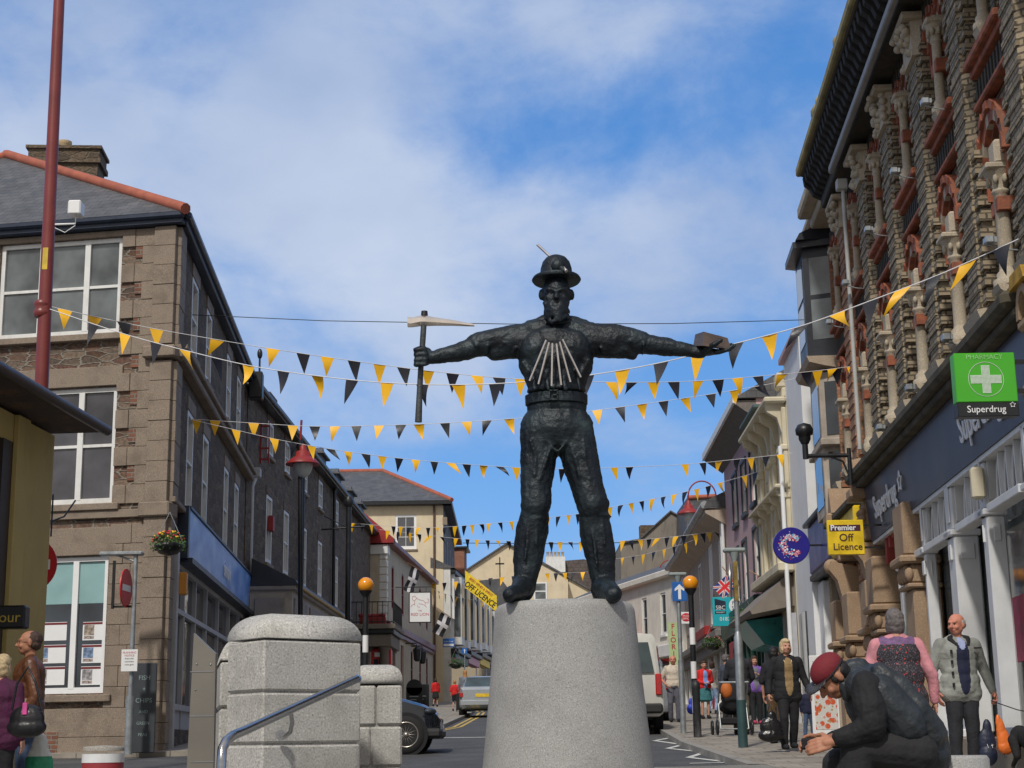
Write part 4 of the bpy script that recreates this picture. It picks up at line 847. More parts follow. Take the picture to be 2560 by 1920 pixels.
# stone house with dark oriel
SO = facade('stone_oriel_house', 'weathered stone house with black timber oriel window and blue charity shop below', r1p(12.3)[0] + .45, r1p(12.3)[1], 3.7, 'R', 1.75)
m_ws = granite('weathered_sandstone', (.40, .32, .24), .75, 40, (.22, .17, .12), .7)
m_oriel = pm('black_navy', (.010, .013, .022), .4, .2, 3, .2)
SO.part('wall', MB().box(0, 3.9, -7, 0, 1.5, 13.2), m_ws)
o = MB().bbox(0, 3.9, 0, .4, 12.6, 12.8, .05); o.bbox(0, 3.9, 0, .28, 12.35, 12.6, .05); o.prism([(0, 9.1), (.85, 9.1), (.8, 8.98), (.5, 8.9), (0, 8.8)], -.05, 2.05, 'a'); o.bbox(3.4, 3.9, 0, .2, 1.5, 12.3, .04)
SO.part('stone_dressing', o, m_ws)
sb = SO.part('stone_bay', MB().prism([(0, 0), (.22, .6), (1.6, .6), (2.0, 0)], 5.9, 8.8, 'c').bbox(-.06, 2.06, 0, .66, 7.25, 7.4, .02), pm('bleached_stone', (.42, .37, .31), .9, .25, 3, .4, dirt=((.22, .18, .14), .6)))
pn = MB()
for y0, y1 in ((7.5, 8.6), (6.1, 7.15)): pn.quad((.03 - .008, .10, y0), (.17 - .008, .50, y0), (.17 - .008, .50, y1), (.03 - .008, .10, y1)); pn.box(.4, 1.4, .6, .61, y0, y1)
SO.part('pane', pn, m_glassd, sb)
bo = SO.part('oriel_window', MB().prism([(0, 0), (.25, .78), (1.5, .78), (1.95, 0)], 9.12, 11.45, 'c'), m_oriel)
pn = MB().box(.4, 1.35, .78, .795, 9.5, 10.35).box(.4, 1.35, .78, .795, 10.45, 11.25)
for y0, y1 in ((9.5, 10.35), (10.45, 11.25)): pn.quad((.03 - .01, .13, y0), (.22 - .01, .66, y0), (.22 - .01, .66, y1), (.03 - .01, .13, y1))
SO.part('pane', pn, m_glassg, bo)
SO.part('oriel_roof', MB().prism([(-.15, 0), (.12, .98), (1.65, .98), (2.1, 0)], 11.45, 11.58, 'c').prism([(0, 11.58), (.93, 11.58), (.85, 11.72), (0, 12.1)], -.05, 2.0, 'a'), m_oriel)
nf = MB().bbox(.4, 4.3, 0, .5, 5.1, 6.15, .03); SO.part('fascia', nf, pm('royal_blue', (.02, .025, .2), .35, .1, 3, 0))
SO.part('fascia_trim', MB().bbox(.3, 4.4, 0, .6, 6.15, 6.25, .02).bbox(.3, 4.4, 0, .5, 4.95, 5.08, .02).box(.4, .55, 0, .3, 1.6, 5), m_black)
SO.part('shop_window', MB().quad((.6, .04, 2.2), (3.8, .04, 2.2), (3.8, .04, 4.9), (.6, .04, 4.9)), m_glassd)
SO.part('shop_pier', MB().bbox(3.5, 4.3, 0, .35, 1.5, 4.9, .03), m_whitec)

# ---------------------------------------------------------------- RIGHT: the ornate polychrome brick building
def herring(mb, a, b, h0, h1, w=.16, s=1):
    """stack of splayed bricks turning the corner of a pier"""
    n = int((h1 - h0) / .1)
    for i in range(n):
        c = h0 + i * .1; mb.prism([(a, b - .02), (a + s * w, b - w), (a + s * w, b - .02 - w), (a, b - .2)], c + .006, c + .094, 'c')
def ornate(T, s0, s1, first, brk, stone, red, dk, h0=5.9, htop=11.85):
    PIT = 2.53; W = MB(); P = MB(); S = MB(); Rr = MB(); Gl = MB(); Dk = MB(); cols = []
    holes = []; ks = [k for k in range(-3, 8) if s0 <= first + k * PIT <= s1 + 1.3]
    for k in ks:
        c = first + k * PIT                      # centre of the pair of lights
        holes.append((c - .12, c + .78, 6.7, 8.62)); holes.append((c - .5, c + .02, 9.8, 11.15)); holes.append((c + .2, c + .72, 9.8, 11.15))
    holes = [q for q in holes if q[0] > s0 and q[1] < s1]
    holes_wall(W, s0, s1, h0, htop, holes, b=0, rev=.35, back=9)
    T.part('wall', W, brk)
    for (x0, x1, y0, y1) in holes:
        Rr = MB(); Gl = MB()
        Gl.quad((x0 - .02, -.3, y0 - .02), (x1 + .02, -.3, y0 - .02), (x1 + .02, -.3, y1), (x0 - .02, -.3, y1))
        wd_ = (x1 - x0) / 2; spr = y1 - wd_ * 1.3
        Rr.arch(x0, x1, spr, y1 - .04, -.12, .03, y1 + .12, 10, True)          # pointed red brick head
        mid_ = (x0 + x1) / 2
        for rI, rO, dz_, bb in ((wd_, wd_ + .12, 0, .10), (wd_ + .12, wd_ + .2, 0, .15)):
            for q_ in range(13):                                               # voussoirs, brick and stone in turn
                t0 = PI * q_ / 13; t1 = PI * (q_ + 1) / 13; Z_ = lambda r, t: (mid_ - r * math.cos(t), spr + r * 1.25 * math.sin(t))
                (S if (q_ % 3 == 1 and rI == wd_) else Rr).prism([Z_(rI, t0), Z_(rI, t1), Z_(rO, t1), Z_(rO, t0)], 0, bb - .02 * (q_ % 2) * (rI > wd_), 'b')
        for xx in (x0 - .09, x1): Rr.box(xx, xx + .09, 0, .08, spr - .28, spr)
        S.bbox(x0 - .06, x0 + .04, -.25, .05, spr - .12, spr + .02, .01); S.bbox(x1 - .04, x1 + .06, -.25, .05, spr - .12, spr + .02, .01)
        Rr.box(x0 + .001, x1 - .001, -.29, -.2, y0, y0 + .06)
        T.part('window_glass', Gl, m_glassd); T.part('arch_surround', Rr, red)
    T.part('arch_stone', S, stone) if S.v else None
    for k in ks:
        P = MB(); S = MB(); Rr = MB(); Dk = MB()
        c = first + k * PIT; m_ = c + PIT / 2     # pier between bays
        for (y0, y1) in ((h0, htop - .35),):
            # pier: a wide splayed buttress
            if m_ + .6 < s1 + .3:
                P.prism([(m_ - .42, 0), (m_ - .38, .06), (m_ - .27, .22), (m_ + .27, .22), (m_ + .38, .06), (m_ + .42, 0)], y0, y1, 'c')
                for i in range(int((y1 - y0) / .17)):   # long and short bricks down the arris
                    z = y0 + i * .2; P.box(m_ - .29, m_ + .29, .18, .235, z + .005, z + .085); P.box(m_ - .42, m_ - .33, .02, .12, z + .005, z + .085); P.box(m_ + .33, m_ + .42, .02, .12, z + .005, z + .085)
        for dx in (-.80, .84):                   # secondary stepped jambs beside the lights
            if s0 < c + dx < s1:
                P.box(c + dx, c + dx + .1, 0, .16, h0, 8.6); P.box(c + dx, c + dx + .1, 0, .16, 9.6, 11.3)
                for i in range(26):
                    z = h0 + .03 + i * .2
                    if z < 8.5 or 9.6 < z < 11.2: P.box(c + dx - .05, c + dx + .13, .05, .2, z, z + .1)
        if P.v: T.part('pier', P, brk)
        if not (s0 - .2 < c < s1 + .2): continue
        # terracotta bands of the spandrel
        Rr.bbox(c - .8, c + .8, 0, .25, 9.42, 9.53, .02); Rr.bbox(c - .8, c + .8, 0, .17, 9.33, 9.42, .01); Rr.bbox(c - .8, c + .8, 0, .16, 8.9, 8.98, .02)
        for i in range(10): Dk.box(c - .66 + i * .15, c - .59 + i * .15, .0, .12, 9.0, 9.26)
        for i in range(8): Rr.box(c - .66 + i * .185, c - .56 + i * .185, .0, .06, 9.0, 9.26)
        Rr.bbox(c - .9, c + .95, .0, .1, 11.3, 11.62, .01)
        for i in range(9): Dk.box(c - .85 + i * .2, c - .76 + i * .2, .1, .13, 11.34, 11.58)
        Rr.bbox(c - .12, c + .22, -.02, .2, 10.2, 10.38, .01); Rr.bbox(c - .12, c + .22, -.02, .2, 7.35, 7.52, .01)
        # free-standing columns on corbels, with carved capitals
        for (yb, yt, r) in ((6.5, 7.6, .088), (9.66, 10.66, .068)):
            S = MB()
            b = .12 if r > .08 else .14; q = c + .03
            S.lathe([(r * 1.9, yb - .02), (r * 1.9, yb + .05), (r * 1.35, yb + .08), (r * 1.45, yb + .13), (r * 1.02, yb + .17), (r, yb + .2), (r * .95, yt - .02), (r * 1.2, yt), (r * 1.2, yt + .02), (r * 1.0, yt + .05), (r * 1.75, yt + .19), (r * 2.1, yt + .24)], (q, b, 0), 14)
            for j in range(8):
                a = j * PI / 4 + .2
                S.ell((q + math.cos(a) * r * 1.5, b + math.sin(a) * r * 1.5, yt + .14), (.035, .035, .06), 6, 5)
            S.bbox(q - r * 2.2, q + r * 2.2, 0, b + r * 2.2, yt + .24, yt + .32, .02)
            S.prism([(0, yb - .02), (b + r * 1.8, yb - .02), (b + r * 1.5, yb - .08), (b + r * .6, yb - .15), (b * .6, yb - .2), (0, yb - .22)] if r > .08 else [(0, yb - .02), (b + r * 1.7, yb - .02), (b + r * 1.2, yb - .1), (0, yb - .14)], q - r * 1.7, q + r * 1.7, 'a')
            S.bbox(q - r * 1.6, q + r * 1.6, 0, b + r * .8, yt + .32, yt + (.62 if r > .08 else .36), .03)
            T.part('column', S, stone)
        T.part('terracotta_band', Rr, red); T.part('dark_ornament', Dk, dk); S = MB()
        # carved capitals of the piers under the cornice
        if m_ < s1:
            for i in range(26):
                random.seed(i + k * 31); a = random.uniform(-.48, .48); z = random.uniform(10.95, 11.42); S.ell((m_ + a * .75, .24 + random.uniform(.0, .3) * (z - 10.8), z), (.07, .07, .06), 6, 5)
            S.prism([(m_ - .42, 0), (m_ - .32, .28), (m_ + .32, .28), (m_ + .42, 0)], 10.9, 11.42, 'c'); S.bbox(m_ - .46, m_ + .46, 0, .42, 11.42, 11.52, .02)
        # stone consoles of the first floor
        S.prism([(0, 6.5), (.3, 6.45), (.27, 6.35), (.15, 6.2), (0, 6.1)], m_ - .4, m_ + .4, 'a')
        if S.v: T.part('pier_capital', S, stone)
m_gbrk = brick('grey_brick', (.36, .285, .19), (.23, .185, .125), (.10, .08, .055), .225, .082, .013, lich=(.13, .14, .075))
m_obrk = brick('orange_brick', (.42, .20, .10), (.33, .15, .08), (.24, .17, .12), .225, .082, .012)
m_sto = granite('carved_stone', (.44, .375, .28), .8, 50, (.2, .17, .12), .7); m_ter = pm('terracotta', (.29, .09, .045), .8, .4, 7, .6, dirt=((.10, .065, .045), .85)); m_dko = pm('soot_ornament', (.05, .045, .035), .9, .3, 9, .3)
OB = facade('ornate_brick_building', 'grand grey brick Victorian building with stone columns, terracotta bands and black bracketed eaves', *r1p(-5), 3.7, 'R', 1.0)
OBF = SubF(OB, r1p(0)[0] + .28, r1p(0)[1] - .02, 3.7, 'R')
ornate(OBF, -5, 8.3, .95, m_gbrk, m_sto, m_ter, m_dko)
# great eaves cornice on paired black brackets
o = MB().bbox(-5, 10.5, -.5, .82, 12.28, 12.4, .02); o.bbox(-5, 10.5, -.5, .45, 11.62, 11.85, .02)
OBF.part('cornice', o, m_dko)
OBF.part('cornice_moulding', MB().bbox(-5, 10.6, .78, .9, 12.32, 12.5, .03), pm('lichen_stone', (.26, .22, .10), .9, .4, 2.5, .5))
o = MB()
for i in range(52):
    a = -4.9 + i * .3; o.prism([(.3, 11.84), (.45, 12.27), (.78, 12.27), (.76, 12.1), (.66, 12.02), (.6, 11.88), (.44, 11.8)], a, a + .15, 'a')
OBF.part('eaves_bracket', o, pm('black_stone', (.022, .02, .019), .85, .3, 6, .5))
OBF.part('gutter', MB().bbox(-5, 8.3, .5, .6, 11.52, 11.66, .02), pm('lead_gutter', (.28, .28, .28), .6, .2, 3, .1))
o = MB().box(-5, 10.5, -.9, .25, 12.4, 13.1)
OBF.part('parapet', o, m_gbrk)
o = MB(); random.seed(5)
for a, hgt in ((-3.5, 2), (-.2, 2), (2.5, 1.7), (4.6, 1.5), (6.9, 1.5), (9.6, 1.3)):
    o.bbox(a - .26, a + .26, .1, .6, 12.4, 12.4 + hgt * .42, .04)
    for i in range(16): o.ell((a + random.uniform(-.2, .2), .38 + random.uniform(-.16, .16), 12.5 + hgt * .38 + random.uniform(0, hgt * .4)), (.13, .13, .16), 7, 5)
OBF.part('finial_statue', o, MATS['lichen_stone'])
# downpipes, flood lights
OBF.part('downpipe', MB().tube([(8.15, .38, 6.4), (8.15, .38, 11.2)], .038).tube([(-3.64, .3, 6.1), (-3.64, .3, 7.4)], .055).bbox(8.05, 8.25, .3, .5, 11.15, 11.35, .02), pm('aged_white', (.45, .45, .43), .6, .15, 3, .1))
fl = []
for (a, h) in ((.35, 9.5), (2.75, 9.45), (5.25, 9.4), (7.9, 9.3), (-2.3, 6.75), (.2, 6.3), (2.8, 6.25), (5.4, 6.2), (10.2, 9.2), (-2.8, 12.95), (2.0, 12.9), (5.3, 12.9)):
    f = MB().bbox(a - .07, a + .07, .44, .54, h, h + .09, .015); f.tube([(a, .5, h), (a, .3, h - .06), (a, .12, h - .08)], .01, 5); f.box(a - .055, a + .055, .41, .44, h + .015, h + .075)
    OBF.part('flood_light', f, m_steel)
# shopfront: cornice, dark blue fascia, soffit, white columns, tracery and glass
m_fas = pm('slate_blue_fascia', (.055, .068, .10), .35, .15, .8, .05)
fo = OBF.part('fascia', MB().prism([(.3, 4.72), (.38, 4.72), (.46, 5.6), (.3, 5.6)], -3.5, 7.55, 'a'), m_fas)
OBF.part('fascia_cornice', MB().bbox(-3.5, 7.9, 0, .6, 5.62, 5.72, .02).bbox(-3.5, 7.9, 0, .72, 5.72, 5.9, .05).bbox(-3.5, 7.9, 0, .55, 5.9, 6.02, .02), pm('mossy_timber', (.07, .06, .04), .9, .5, 4, .4))
def r1w(a, b, c): return OBF.M @ Vector((a, b, c))
R1X = (OBF.M.to_3x3() @ Vector((-1, 0, 0)))
def fas_text(txt, a, size, h=5.14, sx=1.): return text_part('lettering', txt, size, m_whitec, OB.o, r1w(a, .438, h), R1X, OBF.M.to_3x3() @ Vector((0, .09, 1)), .008, sx=sx, bold=.006)
fas_text('Superdrug', 5.7, .5); fas_text('Superdrug', -.9, .5)
def star(mb, cx, cz, r, b, t=.01):
    for k in range(5):
        a0 = PI / 2 + k * 2 * PI / 5; a1 = a0 + PI / 5; a2 = a0 + 2 * PI / 5
        p = [(cx + r * math.cos(a0), cz + r * math.sin(a0)), (cx + r * .55 * math.cos(a1), cz + r * .55 * math.sin(a1)), (cx + r * math.cos(a2), cz + r * math.sin(a2))]
        mb.tube([(p[0][0], b, p[0][1]), (p[1][0], b, p[1][1]), (p[2][0], b, p[2][1])], t, 5)
st = MB(); star(st, 4.25, 5.2, .16, .448, .016); OBF.part('star_emblem', st, m_whitec)
OBF.part('soffit', MB().box(-5, 7.6, -.9, .36, 4.66, 4.715), m_white)
# columns
def wcol(a0, a1, b0, b1, cap=True):
    o = MB()
    o.bbox(a0, a1, b0, b1, 1.55, 4.02, .02); o.bbox(a0 - .03, a1 + .03, b0 - .03, b1 + .04, 4.02, 4.1, .015); o.bbox(a0 + .01, a1 - .01, b0, b1, 4.1, 4.655, .02)
    o.bbox(a0 + .1, a1 - .1, b1 + .002, b1 + .02, 4.2, 4.7, .01); o.bbox(a0 + .13, a1 - .13, b1, b1 + .03, 3.72, 3.92, .01)
    o.bbox(a0 - .02, a0 + .002, b0 + .05, b1 - .05, 4.2, 4.7, .006); o.bbox(a0 - .02, a0 + .002, b0 + .07, b1 - .07, 3.72, 3.92, .006)
    OBF.part('column', o, pm('shopfront_white', (.66, .67, .68), .5, .06, 3, .15, dirt=((.4, .38, .34), .3)))
wcol(1.35, 1.75, .02, .34); wcol(-.5, -.25, .12, .34); wcol(3.3, 3.42, .18, .34); wcol(-2.6, -2.3, .1, .34); wcol(5.5, 5.7, .1, .3)
o = MB()
for a0, a1 in ((-2.2, -.72), (1.5, 3.2), (-.42, 1.05), (3.35, 3.9)):
    o.bbox(a0, a1, .2, .38, 4.02, 4.12, .01); n = max(2, round((a1 - a0) / .42))
    for i in range(n):
        x0 = a0 + (a1 - a0) * i / n; x1 = a0 + (a1 - a0) * (i + 1) / n; o.box(x0 - .02, x0 + .02, .16, .3, 4.12, 4.655)
        pts = [(x0 + (x1 - x0) * t / 8, .24, 4.12 + .5 * math.sin(PI * t / 8) ** .6) for t in range(9)]; o.tube(pts, .022, 5)
for a0, a1 in ((-5, -2.6), (-2.2, -.72), (1.5, 3.2)): o.bbox(a0, a1, .1, .4, 1.5, 1.6, .01)
OBF.part('arched_tracery', o, pm('shopfront_white', (.66, .67, .68), .5, .06, 3, .15, dirt=((.4, .38, .34), .3)))
OBF.part('stall_riser', MB().bbox(-5, 3.2, -.3, .46, .8, 1.5, .02), granite('riser_stone', (.30, .25, .18), .7, 60))
OBF.part('shop_window', MB().quad((-5, -.02, 1.55), (3.9, -.02, 1.55), (3.9, -.02, 4.75), (-5, -.02, 4.75)), glassm('shop_glass', (.10, .12, .115), .06, .01))
o = MB().box(-5, 3.9, -.06, -.03, 1.5, 4.8); OBF.part('interior_screen', o, pm('shop_interior', (.30, .30, .26), .8, .4, 1.5, 0))
po = MB().box(-1.75, -1.45, -.015, 0, 2.1, 3.1); OBF.part('poster', po, pm('poster_yellow', (.7, .45, .03), .5)); po = MB().box(-.55, .1, -.015, 0, 2.35, 3.1); OBF.part('poster', po, pm('poster_pink', (.55, .06, .12), .5)); po = MB().box(-1.2, -.8, -.015, 0, 1.75, 2.9); OBF.part('poster', po, pm('poster_blue', (.08, .3, .45), .5)); po = MB().box(4.95, 5.3, .04, .06, 1.8, 3.5); OBF.part('poster', po, pm('poster_green', (.12, .5, .03), .5, .3, 6, 0))
OBF.part('alarm_box', MB().bbox(-.62, -.5, .34, .5, 4.2, 4.58, .03), m_crm)
# terracotta pilasters with foliage capitals, arch and awning
def tpil(a0, a1, h1=4.3, big=False):
    o = MB()
    o.bbox(a0, a1, 0, .42, 1.2, h1 - .75, .03); o.bbox(a0 - .06, a1 + .06, 0, .5, h1 - .75, h1 - .68, .02)
    for i in range(7): o.ell((a0 + (a1 - a0) * i / 6, .46, h1 - .55 + .06 * (i % 2)), (.07, .07, .11), 7, 5)
    o.bbox(a0 - .02, a1 + .02, 0, .44, h1 - .68, h1 - .4, .03); o.bbox(a0 - .12, a1 + .12, 0, .6, h1 - .4, h1 - .28, .03); o.bbox(a0 - .06, a1 + .06, 0, .52, h1 - .28, h1 + .5, .03)
    OBF.part('pilaster', o, granite('tan_terracotta', (.34, .235, .15), .8, 50, (.22, .14, .09), .7))
tpil(3.95, 4.6, 4.35); tpil(6.9, 7.5, 3.9); tpil(7.75, 8.3, 3.6); tpil(9.9, 10.5, 3.6); tpil(11.6, 12.2, 3.6)
o = MB()
for a in (7.55, 10.7):
    o.prism([(0, 4.6), (.66, 4.75), (.7, 4.6), (.55, 4.4), (.46, 4.0), (.42, 3.6), (0, 3.5)], a, a + .36, 'a'); o.ell((a + .18, .62, 4.66), (.15, .15, .15), 12, 8); o.bbox(a, a + .36, 0, .5, 4.75, 5.4, .03)
    for j in range(9): o.ell((a + .03 + (j % 3) * .14, .5, 5.0 + (j // 3) * .11), (.07, .07, .07), 7, 5)
    o.bbox(a - .08, a + .44, 0, .7, 5.45, 5.65, .04); o.prism([(a - .08, 5.65), (a + .44, 5.65), (a + .18, 6.15)], .0, .6, 'b')
a = -3.95; o.prism([(0, 4.7), (.5, 4.85), (.56, 4.7), (.5, 4.55), (.4, 4.3), (0, 4.1)], a, a + .3, 'a'); o.ell((a + .15, .52, 4.76), (.15, .15, .15), 14, 9); o.ell((a + .15, .42, 5.0), (.13, .15, .13), 12, 8); o.bbox(a - .1, a + .4, 0, .6, 5.42, 5.54, .04); o.bbox(a - .02, a + .32, 0, .46, 4.95, 5.42, .03)
for k in range(9):
    t0 = PI * k / 9; t1 = PI * (k + 1) / 9; o.prism([(a + .15 - .25 * math.cos(t0), 5.54 + .34 * math.sin(t0)), (a + .15 - .25 * math.cos(t1), 5.54 + .34 * math.sin(t1)), (a + .15 - .16 * math.cos(t1), 5.54 + .25 * math.sin(t1)), (a + .15 - .16 * math.cos(t0), 5.54 + .25 * math.sin(t0))], .1, .6, 'b')
OBF.part('scroll_console', o, granite('tan_terracotta', (.34, .235, .15), .8, 50, (.22, .14, .09), .7))
OBF.part('end_wall', MB().box(-5.0, -4.8, -9, 0, .8, 5.9).box(-5, 12, -9.2, -9, .8, 5.9), m_gbrk)
OBF.part('coping', MB().prism([(a - .14, 5.86), (a + .44, 5.86), (a + .36, 6.0), (a - .06, 6.0)], .08, .64, 'b'), pm('ochre_lichen', (.42, .24, .03), .9, .4, 5, .4))
aw = MB()
for i in range(12):
    x0 = 5.0 + i * .16; t = i / 11
    if i % 2 == 0: aw.prism([(0, 4.75), (.3, 4.72), (.3, 4.7 - .5 * (1 - math.sin(PI * t)) - .1), (0, 4.7 - .5 * (1 - math.sin(PI * t)) - .1)], x0, x0 + .16, 'a')
OBF.part('striped_awning', aw, pm('awning_maroon', (.33, .05, .04), .7, .1, 3, .1))
OBF.part('entrance_door', MB().box(4.7, 6.8, .0, .03, 1.4, 4.5), m_glassd)
OBF.part('wall_plaque', MB().lathe([(.16, 0), (.16, .04)], (4.3, .43, 2.75), 18, ax='b'), m_black)
# orange-faced wing of the same style
OR = facade('orange_brick_building', 'narrower orange brick Victorian building adjoining the grey brick one, off licence below', *r1p(8.3), 3.7, 'R', 1.5)
ORF = SubF(OR, r1p(0)[0] + .28, r1p(0)[1] - .02, 3.7, 'R')
ornate(ORF, 8.32, 12.28, .95, m_obrk, m_sto, m_ter, m_dko, h0=1.5)
ORF.part('cornice', MB().bbox(10.7, 12.3, -.5, .7, 12.0, 12.25, .04).bbox(10.7, 12.3, -.5, .45, 11.8, 12.0, .03), m_sto)
ORF.part('fascia', MB().bbox(8.6, 11.7, 0, .5, 4.9, 5.5, .03), pm('off_licence_yellow', (.75, .52, .02), .4)); ORF.part('fascia_trim', MB().bbox(8.6, 11.9, 0, .6, 5.5, 5.62, .02), MATS['mossy_timber'])
ORF.part('shop_window', MB().box(8.9, 11.4, .01, .03, 1.7, 4.85), m_glassd)
# ================================================================ STREET FURNITURE
def px_size(n, Y): return n / F_PX * Y * 1.02
# ---- pedestal and statue
m_ped = granite('speckled_granite', (.33, .33, .325), .55, 130, (.13, .13, .125), .5)
PX, PY = at(1411, 1500, 10).x, 10.0
ztop = at(1411, 1496, 9.6).z; rt_ = (at(1585, 1515, 10) - at(1238, 1515, 10)).length / 2
zb_ = at(1421, 1919, 9.6).z; rb_ = (at(1635, 1919, 10) - at(1207, 1919, 10)).length / 2
def prof(z): t = (ztop - z) / (ztop - zb_); return rt_ + (rb_ - rt_) * (t * .75 + t * t * .25)
pr = [(prof(z), z) for z in (.886, 1.0, 1.2, zb_, 1.6, 1.8, 2.0, 2.2, ztop - .06)] + [(rt_ - .0, ztop - .04), (rt_ - .015, ztop - .012), (rt_ - .045, ztop), (0.0001, ztop + .012)]
pr = sorted(pr, key=lambda q: q[1]); pr = [(r, z - .886) for r, z in pr]
PEDT = Thing('pedestal', 'round tapering grey speckled granite pedestal under the bronze miner', 'pedestal', PX, PY, .886)
PEDT.part('drum', MB().lathe(pr, seg=96), m_ped)
STL = Vector((PX, PY, ztop))
ST = Thing('statue', 'dark bronze statue of a miner with arms outstretched holding a pick and an ingot', 'statue', *STL)
mt, N_, L_, b_ = newmat('bronze'); t_ = N_.new('ShaderNodeTexCoord')
n_ = N_.new('ShaderNodeTexNoise'); n_.inputs['Scale'].default_value = 5; n_.inputs['Detail'].default_value = 8; L_.new(t_.outputs['Object'], n_.inputs['Vector'])
r_ = ramp(N_, [(.3, (.004, .006, .010)), (.5, (.010, .016, .022)), (.68, (.024, .038, .045)), (.8, (.07, .105, .10))]); L_.new(n_.outputs[0], r_.inputs[0]); L_.new(r_.outputs[0], b_.inputs['Base Color'])
b_.inputs['Metallic'].default_value = .35; b_.inputs['Roughness'].default_value = .5; b_.inputs['Specular IOR Level'].default_value = .5
n2_ = N_.new('ShaderNodeTexNoise'); n2_.inputs['Scale'].default_value = 45; n2_.inputs['Detail'].default_value = 6; L_.new(t_.outputs['Object'], n2_.inputs['Vector']); bp_ = N_.new('ShaderNodeBump'); bp_.inputs['Strength'].default_value = .7; bp_.inputs['Distance'].default_value = .01; L_.new(n2_.outputs[0], bp_.inputs['Height']); L_.new(bp_.outputs[0], b_.inputs['Normal'])
m_bronze = mt
m_gold = pm('polished_bronze', (.86, .78, .70), .27, .12, 5, .05, metal=.9)
def sp(px, py, d=0): return at(px, py, 10 + d) - STL
def sr(n): return px_size(n, 10)
def limb(mb, pts, seg=14, flat=None):
    """pts = (px, py, depth, radius in px)"""
    for a, b in zip(pts[:-1], pts[1:]): mb.cap(sp(*a[:3]), sr(a[3]), sp(*b[:3]), sr(b[3]), seg)
S = MB()
def el(px, py, d, rx, ry, rz, rot=0): S.ell(sp(px, py, d), (sr(rx), sr(ry), sr(rz)), 16, 11, Matrix.Rotation(R_(rot), 3, 'Y') if rot else None)
# legs: breeches, gaiters, boots
limb(S, [(1350, 1075, 0, 50), (1346, 1150, 0, 46), (1340, 1215, -.02, 39), (1341, 1262, -.04, 37)])
limb(S, [(1432, 1075, 0, 52), (1450, 1150, 0, 47), (1468, 1215, -.02, 41), (1480, 1262, -.04, 39)])
limb(S, [(1340, 1270, -.02, 34), (1329, 1330, .02, 41), (1320, 1400, .03, 37), (1313, 1455, .02, 28)])
limb(S, [(1483, 1268, -.02, 35), (1489, 1330, .02, 41), (1502, 1395, .03, 38), (1508, 1455, .02, 29)])
for k, (a, b, r) in enumerate([((1308, 1262), (1366, 1274), 5), ((1312, 1244), (1366, 1226), 7), ((1322, 1226), (1372, 1196), 5), ((1450, 1264), (1508, 1268), 5), ((1444, 1232), (1504, 1248), 7), ((1440, 1200), (1500, 1230), 6), ((1424, 1162), (1490, 1168), 3), ((1314, 1202), (1345, 1212), 4)]):
    mdx, mdy = (a[0] + b[0]) / 2, (a[1] + b[1]) / 2 + 4
    S.cap(sp(*a, -.055), sr(r * .7), sp(mdx, mdy, -.106), sr(r), 8); S.cap(sp(mdx, mdy, -.106), sr(r), sp(*b, -.055), sr(r * .7), 8)
el(1512, 1262, 0, 12, 30, 18); el(1309, 1264, 0, 9, 28, 16); el(1490, 1292, 0, 40, 42, 6); el(1337, 1300, 0, 37, 40, 6)
limb(S, [(1310, 1462, .02, 30), (1300, 1476, -.12, 22), (1272, 1486, -.34, 16)]); limb(S, [(1316, 1470, .1, 24), (1312, 1484, .12, 20)])
limb(S, [(1508, 1462, .02, 30), (1522, 1474, -.12, 23), (1534, 1485, -.36, 20)]); limb(S, [(1500, 1470, .1, 24), (1500, 1484, .12, 20)])
S.cap(sp(1296, 1488, .1), sr(20), sp(1272, 1491, -.32), sr(15)); S.cap(sp(1506, 1488, .1), sr(20), sp(1534, 1490, -.34), sr(18))
# trunk
el(1392, 1070, 0, 92, 62, 70); el(1392, 1020, 0, 76, 54, 36); el(1390, 940, 0, 80, 58, 75); el(1388, 870, 0, 85, 58, 62); el(1344, 875, -.02, 52, 52, 50); el(1430, 875, -.02, 54, 52, 50)
el(1350, 868, -.06, 44, 34, 46); el(1428, 868, -.06, 46, 34, 46); el(1390, 900, -.05, 70, 44, 60)
limb(S, [(1312, 834, 0, 28), (1388, 822, .02, 34), (1480, 834, 0, 29)])
el(1391, 978, 0, 75, 56, 17); el(1391, 955, 0, 78, 58, 26); limb(S, [(1391, 798, .02, 22), (1330, 826, .02, 27)]); limb(S, [(1391, 798, .02, 22), (1460, 826, .02, 27)]); limb(S, [(1318, 850, 0, 38), (1270, 858, 0, 36)]); limb(S, [(1470, 850, 0, 38), (1520, 856, 0, 38)]); el(1322, 900, 0, 26, 40, 50); el(1458, 900, 0, 26, 40, 50)
for d in range(11):                                   # belt and shirt hem, with folds
    pass
for (x, r) in ((1334, 6), (1368, 5), (1410, 6), (1446, 5)): S.cap(sp(x - 4, 925, -.13), sr(r), sp(x + 3, 972, -.155), sr(r), 8)
